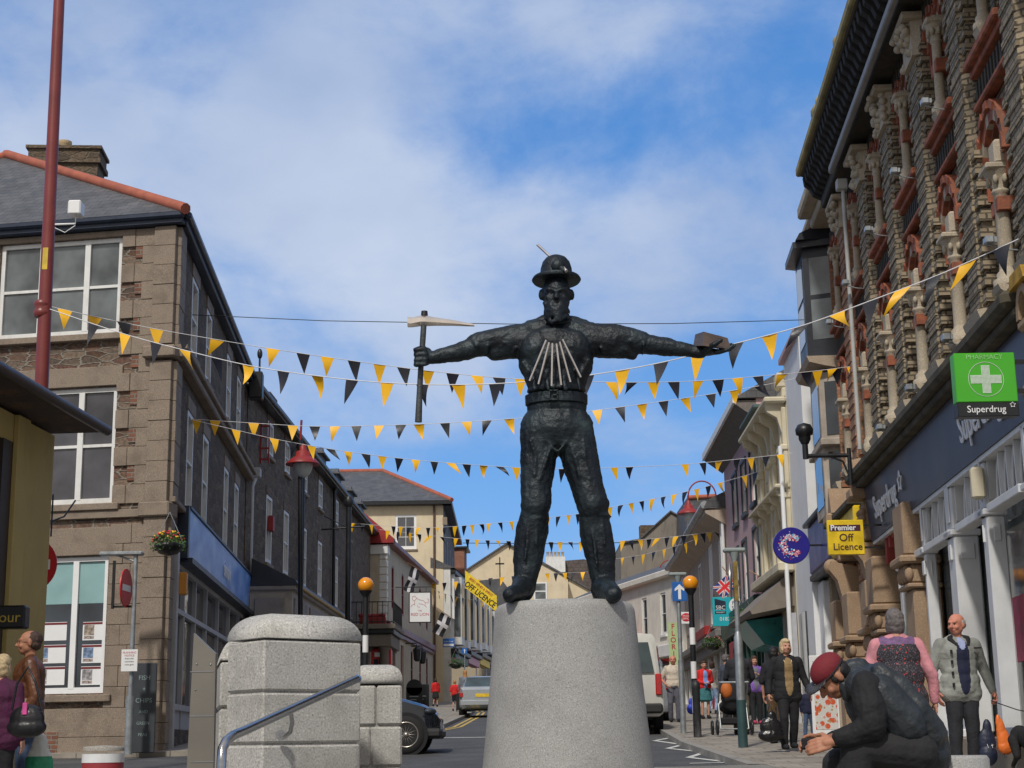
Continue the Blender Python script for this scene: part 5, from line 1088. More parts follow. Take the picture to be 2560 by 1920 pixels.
for (pts_, r) in (([(1318, 930), (1345, 955), (1372, 970)], 4), ([(1462, 925), (1440, 952), (1415, 968)], 4), ([(1306, 905), (1325, 930)], 5), ([(1472, 900), (1455, 930)], 5), ([(1326, 1100), (1340, 1140), (1336, 1190)], 4), ([(1375, 1120), (1360, 1165), (1348, 1200)], 4), ([(1460, 1100), (1462, 1150), (1476, 1200)], 4), ([(1425, 1110), (1440, 1150), (1448, 1190)], 4), ([(1320, 1300), (1318, 1350), (1312, 1400)], 4), ([(1345, 1300), (1340, 1360)], 4), ([(1478, 1300), (1484, 1350), (1492, 1410)], 4), ([(1505, 1300), (1512, 1360)], 4), ([(1350, 1060), (1365, 1100), (1392, 1128)], 4), ([(1436, 1060), (1420, 1100), (1396, 1128)], 4)):
    dd_ = -.135 if pts_[0][1] < 1000 else (-.118 if pts_[0][1] < 1250 else -.082)
    if abs(pts_[0][0] - 1391) > 65 and pts_[0][1] < 1000: dd_ = -.09
    limb(S, [(x, y, dd_, r) for x, y in pts_], 8)
# head, hat brim and beard
limb(S, [(1392, 822, .02, 34), (1391, 790, 0, 27), (1391, 760, 0, 27)])
el(1391, 735, 0, 36, 46, 52); el(1391, 760, -.06, 30, 30, 34); el(1391, 782, -.07, 33, 32, 24)
for i in range(60):
    random.seed(i); a = random.uniform(-1, 1); z = random.uniform(762, 806); S.ell(sp(1391 + a * 32, z - 10 * a * a, -.07 - .075 * (1 - a * a)), (sr(5), sr(6), sr(6.5)), 6, 5)
S.cap(sp(1391, 728, -.125), sr(5), sp(1391, 743, -.155), sr(7), 8); el(1384, 746, -.13, 5, 5, 4); el(1398, 746, -.13, 5, 5, 4)
S.cap(sp(1370, 722, -.105), sr(6), sp(1384, 724, -.125), sr(5), 8); S.cap(sp(1398, 724, -.125), sr(5), sp(1412, 722, -.105), sr(6), 8)
el(1374, 744, -.1, 11, 8, 9); el(1408, 744, -.1, 11, 8, 9); S.cap(sp(1378, 757, -.13), sr(4), sp(1404, 757, -.13), sr(4), 8); S.cap(sp(1380, 765, -.13), sr(4.5), sp(1402, 765, -.13), sr(4.5), 8)
el(1376, 732, -.105, 6, 5, 4); el(1406, 732, -.105, 6, 5, 4)
el(1353, 737, .01, 7, 11, 16); el(1430, 737, .01, 7, 11, 16)
# arms with short baggy sleeves, forearms
limb(S, [(1312, 836, 0, 30), (1255, 850, 0, 34), (1195, 862, 0, 32)]); limb(S, [(1250, 868, 0, 30), (1236, 884, 0, 20)]); limb(S, [(1290, 870, 0, 28), (1236, 880, 0, 22)])
limb(S, [(1200, 865, 0, 28), (1140, 882, -.01, 24), (1085, 893, -.02, 17), (1066, 895, -.02, 17)])
limb(S, [(1478, 836, 0, 30), (1540, 845, 0, 36), (1600, 856, 0, 31)]); limb(S, [(1540, 862, 0, 32), (1580, 884, 0, 16)]); limb(S, [(1500, 868, 0, 28), (1560, 872, 0, 26)])
limb(S, [(1600, 858, 0, 26), (1660, 866, -.01, 24), (1725, 877, -.02, 17), (1752, 880, -.02, 17)])
for (a, b, r) in [((1190, 840), (1192, 890), 6), ((1270, 830), (1250, 885), 6), ((1225, 838), (1215, 892), 6), ((1612, 838), (1606, 888), 6), ((1530, 812), (1548, 880), 7), ((1575, 826), (1580, 880), 6), ((1300, 850), (1280, 890), 6), ((1490, 850), (1515, 890), 7)]:
    r *= .7; S.cap(sp(*a, -.03), sr(r * .6), sp((a[0] + b[0]) / 2, (a[1] + b[1]) / 2, -.085), sr(r), 8); S.cap(sp((a[0] + b[0]) / 2, (a[1] + b[1]) / 2, -.085), sr(r), sp(*b, -.03), sr(r * .6), 8)
# left-of-picture fist closed round the handle
S.ell(sp(1066, 892, .0), (sr(15), sr(18), sr(24)), 12, 9)
for i, y in enumerate((873, 886, 899, 911)):
    S.cap(sp(1064, y, -.07), sr(6.5), sp(1042, y + 1, -.075), sr(6.2), 8); S.cap(sp(1042, y + 1, -.075), sr(6.2), sp(1038, y + 1, -.02), sr(5.6), 8); S.cap(sp(1038, y + 1, -.02), sr(5.6), sp(1046, y + 1, .03), sr(5), 8)
S.cap(sp(1070, 878, .05), sr(7), sp(1056, 868, .0), sr(6), 8); S.cap(sp(1056, 868, .0), sr(6), sp(1044, 870, -.04), sr(5.5), 8)
# open palm under the ingot
S.ell(sp(1772, 880, -.01), (sr(26), sr(22), sr(9)), 14, 9)
for i, d in enumerate((-.075, -.03, .015, .06)):
    L1_ = (26, 30, 28, 22)[i]; S.cap(sp(1790, 881, d), sr(6.5), sp(1790 + L1_, 876 - i, d), sr(6), 8); S.cap(sp(1790 + L1_, 876 - i, d), sr(6), sp(1806 + L1_, 864 - i, d), sr(5), 8)
S.cap(sp(1764, 874, -.09), sr(8), sp(1784, 862, -.13), sr(6.5), 8); S.cap(sp(1784, 862, -.13), sr(6.5), sp(1802, 850, -.13), sr(5.5), 8)
bake('figure', S, m_bronze, ST.o, .0085, 2, .017, .065)
H_ = MB(); hc = sp(1391, 700, .0)                        # helmet: dome, brim, candle lump
H_.lathe([(sr(60), 0), (sr(63), .012), (sr(60), .026), (sr(46), .03), (sr(41), .045), (sr(40), .09), (sr(35), .135), (sr(26), .165), (sr(13), .182), (.0001, .187)], hc - Vector((0, 0, .012)), 32)
ho = ST.part('helmet', H_, m_bronze); ho.data.transform(Matrix.Translation(hc) @ Matrix.Rotation(R_(-4), 4, 'X') @ Matrix.Translation(-hc))
cl = MB(); cl.ell(sp(1395, 664, -.12), (sr(18), sr(14), sr(17))); cl.cap(sp(1395, 664, -.12), sr(9), sp(1410, 676, -.15), sr(6)); ST.part('candle_clay', cl, m_bronze, ho)
ST.part('candle', MB().tube([sp(1344, 612, .06), sp(1386, 651, -.06)], sr(3.6), 10).tube([sp(1408, 670, -.14), sp(1416, 678, -.16)], sr(4.5), 10), m_gold, ho)
bl = MB()                                             # belt as a real band round the waist
n = 36; wc = sp(1391, 1001, 0); pts = [wc + Vector((sr(75) * math.cos(2 * PI * k / n), sr(57) * math.sin(2 * PI * k / n), 0)) for k in range(n + 1)]
for p, q in zip(pts[:-1], pts[1:]):
    for (r0, r1, z0, z1) in ((1.0, 1.04, -.034, -.03), (1.04, 1.05, -.03, .03), (1.05, 1.0, .03, .034)):
        bl.quad(wc + (p - wc) * r0 + Vector((0, 0, z0)), wc + (q - wc) * r0 + Vector((0, 0, z0)), wc + (q - wc) * r1 + Vector((0, 0, z1)), wc + (p - wc) * r1 + Vector((0, 0, z1)))
bo = ST.part('belt', bl, m_bronze)
bk = MB(); c = sp(1382, 1001, 0) + Vector((0, -sr(58) - .012, 0))
for (x0, x1, z0, z1) in ((-.03, .03, .025, .034), (-.03, .03, -.034, -.025), (-.03, -.022, -.03, .03), (.022, .03, -.03, .03), (-.004, .03, -.004, .004)): bk.box(c.x + x0, c.x + x1, c.y - .012, c.y + .004, c.z + z0, c.z + z1)
ST.part('buckle', bk, m_bronze, bo)
for a, b in (((1365.6, 850), (1324, 952)), ((1373, 856), (1346, 960)), ((1381, 858), (1379, 964.5)), ((1391, 859), (1403, 962.5)), ((1399, 854.5), (1426, 955)), ((1406, 848), (1452, 943))):
    dA = -.235; dB = -.20 + .00045 * abs((a[0] + b[0]) / 2 - 1388)
    ST.part('rod', MB().tube([sp(a[0], a[1], dA), sp(b[0], b[1], dB)], sr(2.7), 10), m_gold)
# pick, held in the fist: a thing of its own
def single_t(name, label, cat): return Thing(name, label, cat, *STL)
PK_ = single_t('pickaxe', 'pickaxe with dark handle and polished bronze head in the statue fist', 'pickaxe')
PK_.part('handle', MB().tube([sp(1061, 786, 0), sp(1057, 850, 0), sp(1052, 920, 0), sp(1049, 980, 0), sp(1046, 1055, 0)], [sr(7.5), sr(7.5), sr(7.2), sr(7.5), sr(9)], 14), pm('worn_handle', (.06, .065, .07), .45, .3, 8, .3, metal=.3))
hd = [(1019, 805, 14, 11), (1030, 806, 13, 11), (1052, 802, 14, 14), (1064, 802, 14, 14), (1090, 804, 11, 10), (1130, 807, 8, 7), (1165, 811, 5, 5), (1186, 813, 3.5, 3)]
hm = MB(); rings = []
for (x, y, h, w_) in hd:
    c = sp(x, y, 0); rings.append([c + Vector((0, sr(w_) * math.cos(a), sr(h) * math.sin(a))) for a in [PI / 8 + k * PI / 4 for k in range(8)]])
hm.add([p for r in rings for p in r], [(i * 8 + k, i * 8 + (k + 1) % 8, (i + 1) * 8 + (k + 1) % 8, (i + 1) * 8 + k) for i in range(len(rings) - 1) for k in range(8)] + [tuple(range(8)), tuple(range(56, 64))])
PK_.part('pick_head', hm, m_gold); PK_.part('wedge', MB().lathe([(sr(9), 0), (sr(8), .03)], sp(1061, 789, 0) , 12), m_black)
IG = single_t('ingot', 'bronze block ingot resting on the statue open palm', 'ingot')
P_ = lambda x, y, d: sp(x, y, d)
v = [P_(1733, 865, -.02), P_(1757, 864, -.15), P_(1828, 873, -.06), P_(1800, 872, .1), P_(1738, 836, .0), P_(1759, 829, -.11), P_(1819, 845, -.03), P_(1795, 838, .07)]
IG.part('block', MB().add(v, [(0, 1, 2, 3), (4, 5, 6, 7), (0, 1, 5, 4), (1, 2, 6, 5), (2, 3, 7, 6), (3, 0, 4, 7)]), pm('ingot_bronze', (.16, .115, .09), .4, .3, 6, .2, metal=.7))

# ---- granite walls flanking the steps
m_gw = granite('wall_granite', (.44, .43, .405), .45, 80, (.15, .145, .125), .75)
def capblock(mb, a0, a1, b0, b1, c0, c1, r):
    """coping stone with its top edges rounded over"""
    bm = bmesh.new(); bmesh.ops.create_cube(bm, size=1)
    for q in bm.verts: q.co = Vector(((a0 + a1) / 2 + q.co.x * (a1 - a0), (b0 + b1) / 2 + q.co.y * (b1 - b0), (c0 + c1) / 2 + q.co.z * (c1 - c0)))
    bmesh.ops.bevel(bm, geom=[e for e in bm.edges if all(q.co.z > (c0 + c1) / 2 for q in e.verts)], offset=r, segments=9, affect='EDGES', profile=.5)
    bm.verts.index_update(); mb.add([q.co[:] for q in bm.verts], [[q.index for q in f.verts] for f in bm.faces], True); bm.free()
def gwall(label, X, Y, rot, la, lb, ztop_, capz, joints, base=.2, r=.15, vj=()):
    T = Thing('granite_wall', label, 'wall', X, Y, base, R_(rot))
    zt = ztop_ - base; cz = capz - base
    m1 = MB(); capblock(m1, 0, la, 0, lb, cz + .006, zt, r); T.part('coping', m1, m_gw)
    for o in T.o.children: 
        for p in o.data.polygons: p.use_smooth = True
    m2 = MB(); zs = [cz] + [j - base for j in joints] + [0]
    for i in range(len(zs) - 1):
        xs = [0] + ([v for v in vj] if i % 2 == 0 else [v * .8 for v in vj]) + [la]
        for x0, x1 in zip(xs[:-1], xs[1:]): m2.bbox(x0 + .003, x1 - .003, 0, lb, zs[i + 1] + .006, zs[i] - .006, .012)
    m2.box(.02, la - .02, .02, lb - .02, 0, cz - .02); T.part('course', m2, m_gw); return T
X0, Y0 = at(657, 1700, 9.2).x, 9.2
z_ = lambda px, py, Y: at(px, py, Y).z
gwall('pale granite wall end block with rounded coping behind the steel handrail', X0, Y0, 40, .69, .42, z_(657, 1527, 9.2), z_(657, 1596, 9.2), [z_(657, 1729, 9.2), z_(657, 1861, 9.2)])
X1 = at(1003, 1700, 10.4).x; X2 = at(880, 1700, 10.6).x
gwall('lower granite wall with rounded end between the tall block and the pedestal', X2, 10.5, 4, X1 - X2, .4, z_(950, 1660, 10.5), z_(950, 1711, 10.5), [z_(950, 1815, 10.5), z_(950, 1918, 10.5)], r=.1, vj=(.17,))
X3 = at(549, 1700, 9.75).x
gwall('granite wall piece stepping back behind the left side of the tall block', X3, 9.75, 12, .5, .8, z_(560, 1585, 9.75), z_(560, 1652, 9.75), [z_(560, 1770, 9.75)], r=.16)
HR = Thing('handrail', 'brushed stainless steel tube handrail climbing to the right along the steps', 'handrail', -1.45, 8.2, .3)
def hp(px, py, Y): v = at(px, py, Y); return (v.x + 1.45, v.y - 8.2, v.z - .3)
m_inox = pm('stainless_steel', (.42, .43, .45), .22, .1, 8, .05, metal=1, stretch=(1, 1, 12))
lowp = at(553, 1890, 8.0)
rp = [(lowp.x + 1.45, -.2, 0), (lowp.x + 1.45, -.2, lowp.z - .3 - .3), hp(554, 1900, 8.0), hp(556, 1872, 8.02), hp(566, 1852, 8.06), hp(584, 1838, 8.13), hp(610, 1827, 8.25)] + [hp(610 + (893 - 610) * t, 1827 + (1697 - 1827) * t, 8.25 + (9.5 - 8.25) * t) for t in (.1, .3, .5, .7, .9, 1)]
HR.part('rail', MB().tube(rp, .0245, 20), m_inox)
HR.part('bracket', MB().tube([hp(727, 1782, 8.85), hp(731, 1805, 8.87), hp(726, 1830, 8.9), hp(712, 1842, 8.98), hp(702, 1838, 9.2)], .012, 10).lathe([(.03, 0), (.03, .012)], hp(702, 1838, 9.22), 14, ax='b'), m_inox)
HR.part('end_cap', MB().ell(hp(893, 1697, 9.5), (.026, .026, .026)), pm('blue_tape', (.12, .2, .4), .5))
# metal totem slab
TS = Thing('metal_totem', 'grey brown metal totem slab with slanted top and small studs beside the granite wall', 'totem', at(500, 1700, 10.6).x, 10.6, .886)
def tp(px, py): v = at(px, py, 10.6); return (v.x - TS.o.location.x, v.z - .886)
TS.part('slab', MB().prism([tp(462, 2060), tp(487, 1583), tp(541, 1634), tp(533, 2060)], -.03, .03, 'b'), pm('anodised_metal', (.23, .215, .19), .35, .12, 2, .1, metal=.5))
sd_ = MB()
for px, py in ((494, 1661), (529, 1662), (491, 1725)): q = tp(px, py); sd_.ell((q[0], -.033, q[1]), (.006, .004, .006), 8, 6)
for py in (1681, 1792, 1906): a, b = tp(478, py), tp(537, py + 1); sd_.box(a[0], b[0], -.034, -.03, a[1], a[1] + .006)
TS.part('stud', sd_, m_inox)
BO = Thing('bollard', 'red bollard with white reflective band and grey cap at the lower left edge', 'bollard', at(259, 1870, 10.8).x, 10.8, .886)
zt = at(259, 1866, 10.7).z - .886; r = px_size(48.5, 10.8)
BO.part('post', MB().lathe([(r, 0), (r, zt - .06)], seg=32), pm('bollard_red', (.28, .03, .04), .5, .2, 4, .1)); BO.part('reflective_band', MB().lathe([(r + .003, zt - .105), (r + .003, zt - .048)], seg=32), pm('worn_white', (.7, .72, .74), .5, .1, 8, .1, dirt=((.4, .4, .42), .6))); BO.part('cap', MB().lathe([(r + .001, zt - .03), (r, zt - .012), (r * .95, zt), (.0001, zt + .008)], seg=32), m_kerb)
# round granite seats
sx = at(2367, 1890, 9.6).x
SE = Thing('granite_drum', 'round grey granite seat drum behind the crouched seated man', 'seat', sx, 9.6, .886)
zt = at(2367, 1890, 9.4).z - .886; r = px_size(97, 9.6); SE.part('drum', MB().lathe([(r, 0), (r, zt - .02), (r - .015, zt), (.0001, zt)], seg=48), m_ped)

# ---- posts, signs, beacons, street lamps
def hood(T, z, wd=.72):
    m_ = MB().bbox(-wd / 2, wd / 2, -.09, .09, z, z + .07, .03); m_.lathe([(.035, z - .16), (.09, z)], (0, 0, 0), 12); return T.part('light_hood', m_, pm('hood_grey', (.30, .35, .35), .5, .1, 4, .05))
def xz(px, py, Y): v = at(px, py, Y); return v.x, v.z
# signpost of the side street (left)
b = at(321, 1868, 29.6); gz = G(b.x, 29.6)
S1 = Thing('sign_post', 'galvanised post with no entry roundel and T shaped lamp hood by the stone corner', 'sign post', b.x, 29.6, gz)
h = at(342, 1388, 29.6).z - gz; S1.part('pole', MB().tube([(0, 0, 0), (0, 0, 1.05)], .075, 14).tube([(0, 0, 1.05), (0, 0, h)], .042, 12), m_steel)
S1.part('light_hood', MB().bbox(-.68, .14, -.1, .1, h - .01, h + .07, .03).tube([(-.35, 0, h), (0, 0, h - .12)], .02, 6), m_steel)
Rd = MB().lathe([(.36, -.01), (.36, .01)], (0, 0, 0), 36, ax='b'); Rd.v = [Matrix.Rotation(R_(86), 3, 'Z') @ Vector(p) + Vector((-.15, -.05, h - .62)) for p in Rd.v]
S1.part('no_entry_disc', Rd, pm('sign_red', (.55, .02, .03), .4, .05, 3, 0))
wb = MB().box(-.24, .24, -.014, .014, -.06, .06); wb.v = [Matrix.Rotation(R_(86), 3, 'Z') @ Vector(p) + Vector((-.15, -.05, h - .62)) for p in wb.v]; S1.part('white_bar', wb, m_whitec)
S1.part('bracket', MB().box(-.38, 0, .0, .03, h - .98, h - .94).box(-.42, -.38, -.04, .04, h - 1.0, h - .1), m_black)
NT = Thing('notice', 'laminated white notice strapped to the galvanised post', 'notice', b.x - .02, 29.5, at(327, 1678, 29.5).z)
NT.part('paper', MB().box(-.15, .15, -.005, .005, 0, .4), m_whitec)
for k, (t, s_) in enumerate((('PLANNING', .05), ('NOTICE', .05), ('Road order', .035), ('until further', .035), ('notice given', .035))): text_part('lettering', t, s_, m_redi if k < 2 else m_black, NT.o, (0, -.007, .34 - k * .055), (1, 0, 0), (0, 0, 1), .001)
CBD = Thing('chalkboard', 'tall black chalkboard with fish and chips writing leaning on the granite corner', 'chalkboard', at(356, 1860, 30.2).x, 30.2, G(-7.2, 30.2))
CBD.part('board', MB().bbox(-.23, .23, -.02, .02, 0, 1.66, .015), pm('slate_board', (.035, .042, .05), .6, .2, 3, .05)); m_chalk = pm('chalk', (.25, .32, .32), .9, .2, 20, 0)
for k, t in enumerate(('FISH', '+', 'CHIPS', 'AND', 'GREEN', 'PEAS')): text_part('lettering', t, .12 if k < 3 else .08, m_chalk, CBD.o, (0, -.023, 1.38 - k * .21), (1, 0, 0), (0, 0, 1), .001)
ND = Thing('no_entry_sign', 'red no entry disc half hidden behind the yellow shop corner', 'sign', at(74, 1412, 22).x, 22, G(-6.5, 22))
zc = at(74, 1412, 22).z - ND.o.location.z; ND.part('pole', MB().tube([(0, .06, 0), (0, .06, zc + .4)], .04, 8), m_steel); ND.part('disc', MB().lathe([(.385, -.008), (.385, .008)], (0, 0, zc), 40, ax='b'), MATS['sign_red']); ND.part('white_bar', MB().box(-.29, .29, -.014, -.009, zc - .07, zc + .07), m_whitec)
# belisha beacons
def beacon(label, px, py, Y, basepx):
    b = at(basepx[0], basepx[1], Y); T = Thing('crossing_beacon', label, 'beacon', b.x, Y, G(b.x, Y), group='amber crossing beacons')
    zc = at(px, py, Y).z - T.o.location.z
    po = MB(); n = 9; hh_ = zc - .2
    T.part('globe', MB().ell((0, 0, zc), (.155, .155, .155), 28, 18), pm('amber_globe', (.80, .30, .01), .22, .04, 2, 0, coat=.4))
    T.part('pole', MB().tube([(0, 0, 0), (0, 0, hh_)], .055, 16), m_black); T.part('collar', MB().lathe([(.05, hh_ - .06), (.06, hh_ - .02), (.11, hh_ + .05), (.13, hh_ + .09)], seg=16), m_black)
    for k in range(0, 6):
        z0 = .45 + k * .66
        if z0 + .33 < hh_ - .25: T.part('white_band', MB().lathe([(.058, z0), (.058, z0 + .33)], seg=18), m_whitec)
    return T
beacon('crossing beacon with amber globe on striped pole left of the statue', 902, 1463, 31, (912, 1860)); beacon('crossing beacon with amber globe on striped pole right of the statue', 1730, 1458, 31.4, (1741, 1838))
# one-way sign post, right
b = at(1709, 1832, 33.2); T = Thing('sign_post', 'grey post with blue one way arrow sign and T shaped lamp hood', 'sign post', b.x, 33.2, G(b.x, 33.2)); h = at(1694, 1440, 33.2).z - T.o.location.z
T.part('pole', MB().tube([(0, 0, 0), (0, 0, 1.5)], .06, 14).tube([(0, 0, 1.5), (0, 0, h - .1)], .045, 12), m_steel); hood(T, h, .37)
a, c_ = at(1682, 1503, 33.1), at(1716, 1454, 33.1); ox, oz = T.o.location.x, T.o.location.z
so_ = T.part('arrow_sign', MB().bbox(a.x - ox, c_.x - ox, -.08, -.06, a.z - oz, c_.z - oz, .01), pm('sign_blue', (.02, .13, .45), .35, .05, 3, 0)); cx = (a.x + c_.x) / 2 - ox; z0 = a.z - oz; z1 = c_.z - oz; s_ = z1 - z0
T.part('arrow', MB().prism([(cx - .03, z0 + .1 * s_), (cx + .03, z0 + .1 * s_), (cx + .03, z0 + .62 * s_), (cx + .1, z0 + .52 * s_), (cx + .1, z0 + .64 * s_), (cx, z0 + .88 * s_), (cx - .1, z0 + .64 * s_), (cx - .1, z0 + .52 * s_), (cx - .03, z0 + .62 * s_)], -.086, -.081, 'b'), m_whitec, so_)
# tall grey post, right
b = at(1858, 1867, 26); T = Thing('sign_post', 'tall grey post with green painted foot and T shaped lamp hood on the right pavement', 'sign post', b.x, 26, G(b.x, 26)); h = at(1832, 1381, 26).z - T.o.location.z
T.part('pole', MB().tube([(0, 0, .75), (0, 0, 1.75), (0, 0, 1.85)], [.072, .072, .045], 14).tube([(0, 0, 1.85), (0, 0, h - .1)], .042, 12), m_steel); T.part('pole_foot', MB().tube([(0, 0, 0), (0, 0, .75)], .078, 14), pm('dark_teal_paint', (.03, .07, .075), .5, .15, 4, .1)); hood(T, h, .36)
Rd = MB().lathe([(.3, -.01), (.3, .01)], (0, 0, 0), 32, ax='b'); Rd.v = [Matrix.Rotation(R_(80), 3, 'Z') @ Vector(p) + Vector((-.08, 0, h - .47)) for p in Rd.v]; T.part('round_sign', Rd, m_steel)
T.part('sticker', MB().box(-.035, .035, -.05, -.044, 2.35, 3.0), pm('brown_label', (.25, .17, .04), .5, .3, 12, 0))
b = at(1743, 1841, 31); T = Thing('bollard', 'black cast iron bollard with peeling paint on the right pavement', 'bollard', b.x, 30.9, G(b.x, 31)); T.part('post', MB().lathe([(.075, 0), (.075, .9), (.085, .92), (.085, 1.0), (.05, 1.06), (.0001, 1.08)], seg=18), pm('peeling_black', (.02, .022, .025), .5, .3, 6, .3, dirt=((.25, .25, .25), .5)))
# victorian style street lamps on crook arms
def lamp(label, bx, Y, poletop, head, side, polecol, group='red hooded street lamps'):
    b = at(bx[0], bx[1], Y); T = Thing('street_lamp', label, 'street lamp', b.x, Y, G(b.x, Y), group=group); oz = T.o.location.z; ox = b.x
    H = at(head[0], head[1], Y); hx, hz = H.x - ox, H.z - oz; tx_, tz = at(poletop[0], poletop[1], Y).x - ox, at(poletop[0], poletop[1], Y).z - oz
    T.part('pole', MB().tube([(0, 0, 0), (0, 0, 1.2)], .11, 14).tube([(0, 0, 1.2), (tx_, 0, tz)], .06, 12).lathe([(.1, 1.2), (.12, 1.25), (.07, 1.32)], seg=14), m_black if polecol == 'k' else MATS['red_paint'])
    mid = (hx + tx_) / 2; R = abs(hx - tx_) / 2; pts = [(mid + R * math.cos(t) * (1 if tx_ > hx else -1), 0, tz + R * 1.1 * math.sin(t)) for t in [PI * k / 12 for k in range(13)]] if R > .1 else [(tx_, 0, tz), (tx_ + .02, 0, tz + .5)]
    if R > .1: pts.append((hx, 0, hz + .35))
    T.part('arm', MB().tube(pts, .028, 8), MATS['red_paint'])
    T.part('hood', MB().lathe([(.04, .5), (.09, .42), (.09, .34), (.17, .3), (.18, .2), (.30, .12), (.42, .0), (.42, -.02), (.3, .0)], (hx, 0, hz), 22), MATS['red_paint'])
    T.part('glass_bowl', MB().lathe([(.24, 0), (.235, -.12), (.17, -.26), (.08, -.33), (.0001, -.34)], (hx, 0, hz), 18), pm('lamp_glass', (.5, .53, .53), .15, .05, 3, 0))
    return T
lamp('street lamp with red hood hanging before the dark rubble terrace', (752, 1660), 38, (751, 1100), (757, 1160), 1, 'k')
lamp('street lamp with red hood on tall crook arm before the grey gable', (1790, 1800), 58, (1790, 1240), (1722, 1284), -1, 'r'); lamp('smaller far street lamp with red hood above the white shop row', (1703, 1780), 80, (1703, 1430), (1649, 1465), -1, 'r')
p_ = at(872, 1262, 57); T = Thing('wire_pole', 'thin black pole with wire crossarm against the rubble terrace', 'pole', p_.x, 57, G(p_.x, 57)); hz = p_.z - T.o.location.z
T.part('pole', MB().tube([(0, 0, 0), (0, 0, hz)], .1, 10), m_black); T.part('crossarm', MB().tube([(-1.0, 0, hz - .9), (.6, 0, hz - .8)], .03, 6).tube([(-.9, 0, hz - .4), (0, 0, hz - .85)], .02, 5).lathe([(.1, hz - .1), (.2, hz + .1), (.1, hz + .3)], seg=10), m_black)
# big red lamp column behind the yellow shop, with floodlight
b = at(104, 960, 23.0); t_ = at(146, -40, 23.0); T = Thing('lamp_column', 'very tall maroon lamp column with collar and bracketed floodlight, far left', 'lamp column', b.x, 23, G(b.x, 23)); oz = T.o.location.z; ox = b.x
r = px_size(15, 23); tz = t_.z - oz; m_colr = pm('column_red', (.20, .035, .032), .4, .12, 3, .05, dirt=((.12, .04, .035), .5))
T.part('pole', MB().tube([(0, 0, 0), (0, 0, b.z - oz), (t_.x - ox, 0, tz + 3)], [r * 1.15, r * 1.15, r * .85], 24), m_colr)
cz = at(106, 768, 23).z - oz; T.part('collar', MB().lathe([(r * 1.2, cz - .16), (r * 1.45, cz - .12), (r * 1.45, cz - .07), (r * 1.15, cz - .03), (r * 1.45, cz + .02), (r * 1.45, cz + .07), (r * 1.1, cz + .1)], ((at(106, 768, 23).x - ox), 0, 0), 24), m_colr)
T.part('sticker', MB().box(at(111, 650, 23).x - ox, at(124, 650, 23).x - ox, -r * 1.12, -r * .6, at(118, 678, 23).z - oz, at(118, 624, 23).z - oz), pm('yellow_label', (.6, .42, .03), .5))
fz = at(190, 530, 23).z - oz; fx = at(190, 530, 23).x - ox; fl_ = MB().bbox(fx - .1, fx + .1, -.12, .12, fz - .07, fz + .16, .02); fl_.tube([(.02, 0, fz - .2), (fx, 0, fz - .19), (fx, 0, fz - .07)], .016, 6); fl_.tube([(.05, 0, fz - .24), (fx * .6, 0, fz - .33), (fx, 0, fz - .22)], .008, 5)
T.part('flood_light', fl_, m_whitec)
# yellow shop, left edge
YB = facade('yellow_shop', 'yellow rendered low shop with deep dark eaves at the left edge', -6.44, 14.0, 4.2, 'L', 0.95)
cy = 6.15; hyb = at(125, 1085, 20).z
YB.part('wall', holes_wall(MB(), -4, cy, .6, hyb, [(-3.5, 4.75, 1.6, hyb - .35)], back=5, rev=.3), pm('yellow_render', (.44, .34, .135), .9, .08, 1.3, .2, dirt=((.28, .22, .1), .5)))
YB.part('shop_window', MB().quad((-3.5, -.2, 1.6), (4.75, -.2, 1.6), (4.75, -.2, hyb - .35), (-3.5, -.2, hyb - .35)), m_glassd)
YB.part('window_frame', MB().box(4.45, 4.75, -.28, .02, 1.6, hyb - .35).box(4.2, 4.34, -.25, -.1, 1.6, hyb - .35), pm('dark_brown', (.03, .022, .018), .5)); YB.part('pilaster', MB().bbox(4.78, 5.15, 0, .07, .6, hyb, .01), MATS['yellow_render'])
eh = at(250, 1068, 19.9).z; YB.part('roof', MB().prism([(.56, eh), (.6, eh + .1), (-2.2, eh + 1.7), (-5.2, eh + .1), (-5.2, eh)], -4, 6.3, 'a'), pm('roof_tile', (.06, .045, .04), .8, .3, 6, .5, dirt=((.3, .12, .04), .5)))
YB.part('gutter', MB().tube([(-4, .63, eh + .03), (6.35, .63, eh + .03)], .07, 10), pm('brown_gutter', (.04, .025, .022), .4, .1, 3, .05)); YB.part('wall_bracket', MB().tube([(6.2, 0, 4.4), (6.5, .05, 4.5), (6.75, .1, 4.75)], .012, 5).tube([(6.2, 0, 4.2), (6.2, 0, 4.75)], .012, 5), m_black)
VS = Thing('shop_sign', 'black projecting box sign with gold lettering at the left edge', 'sign', at(20, 1548, 18.0).x, 18.0, at(20, 1568, 18).z)
VS.part('box', MB().bbox(-.55, .22, -.1, .1, -.02, .24, .02), m_black); text_part('lettering', 'Vapour', .17, pm('gold_paint', (.45, .32, .05), .5), VS.o, (-.08, -.104, .1), (1, 0, 0), (0, 0, 1), .002)

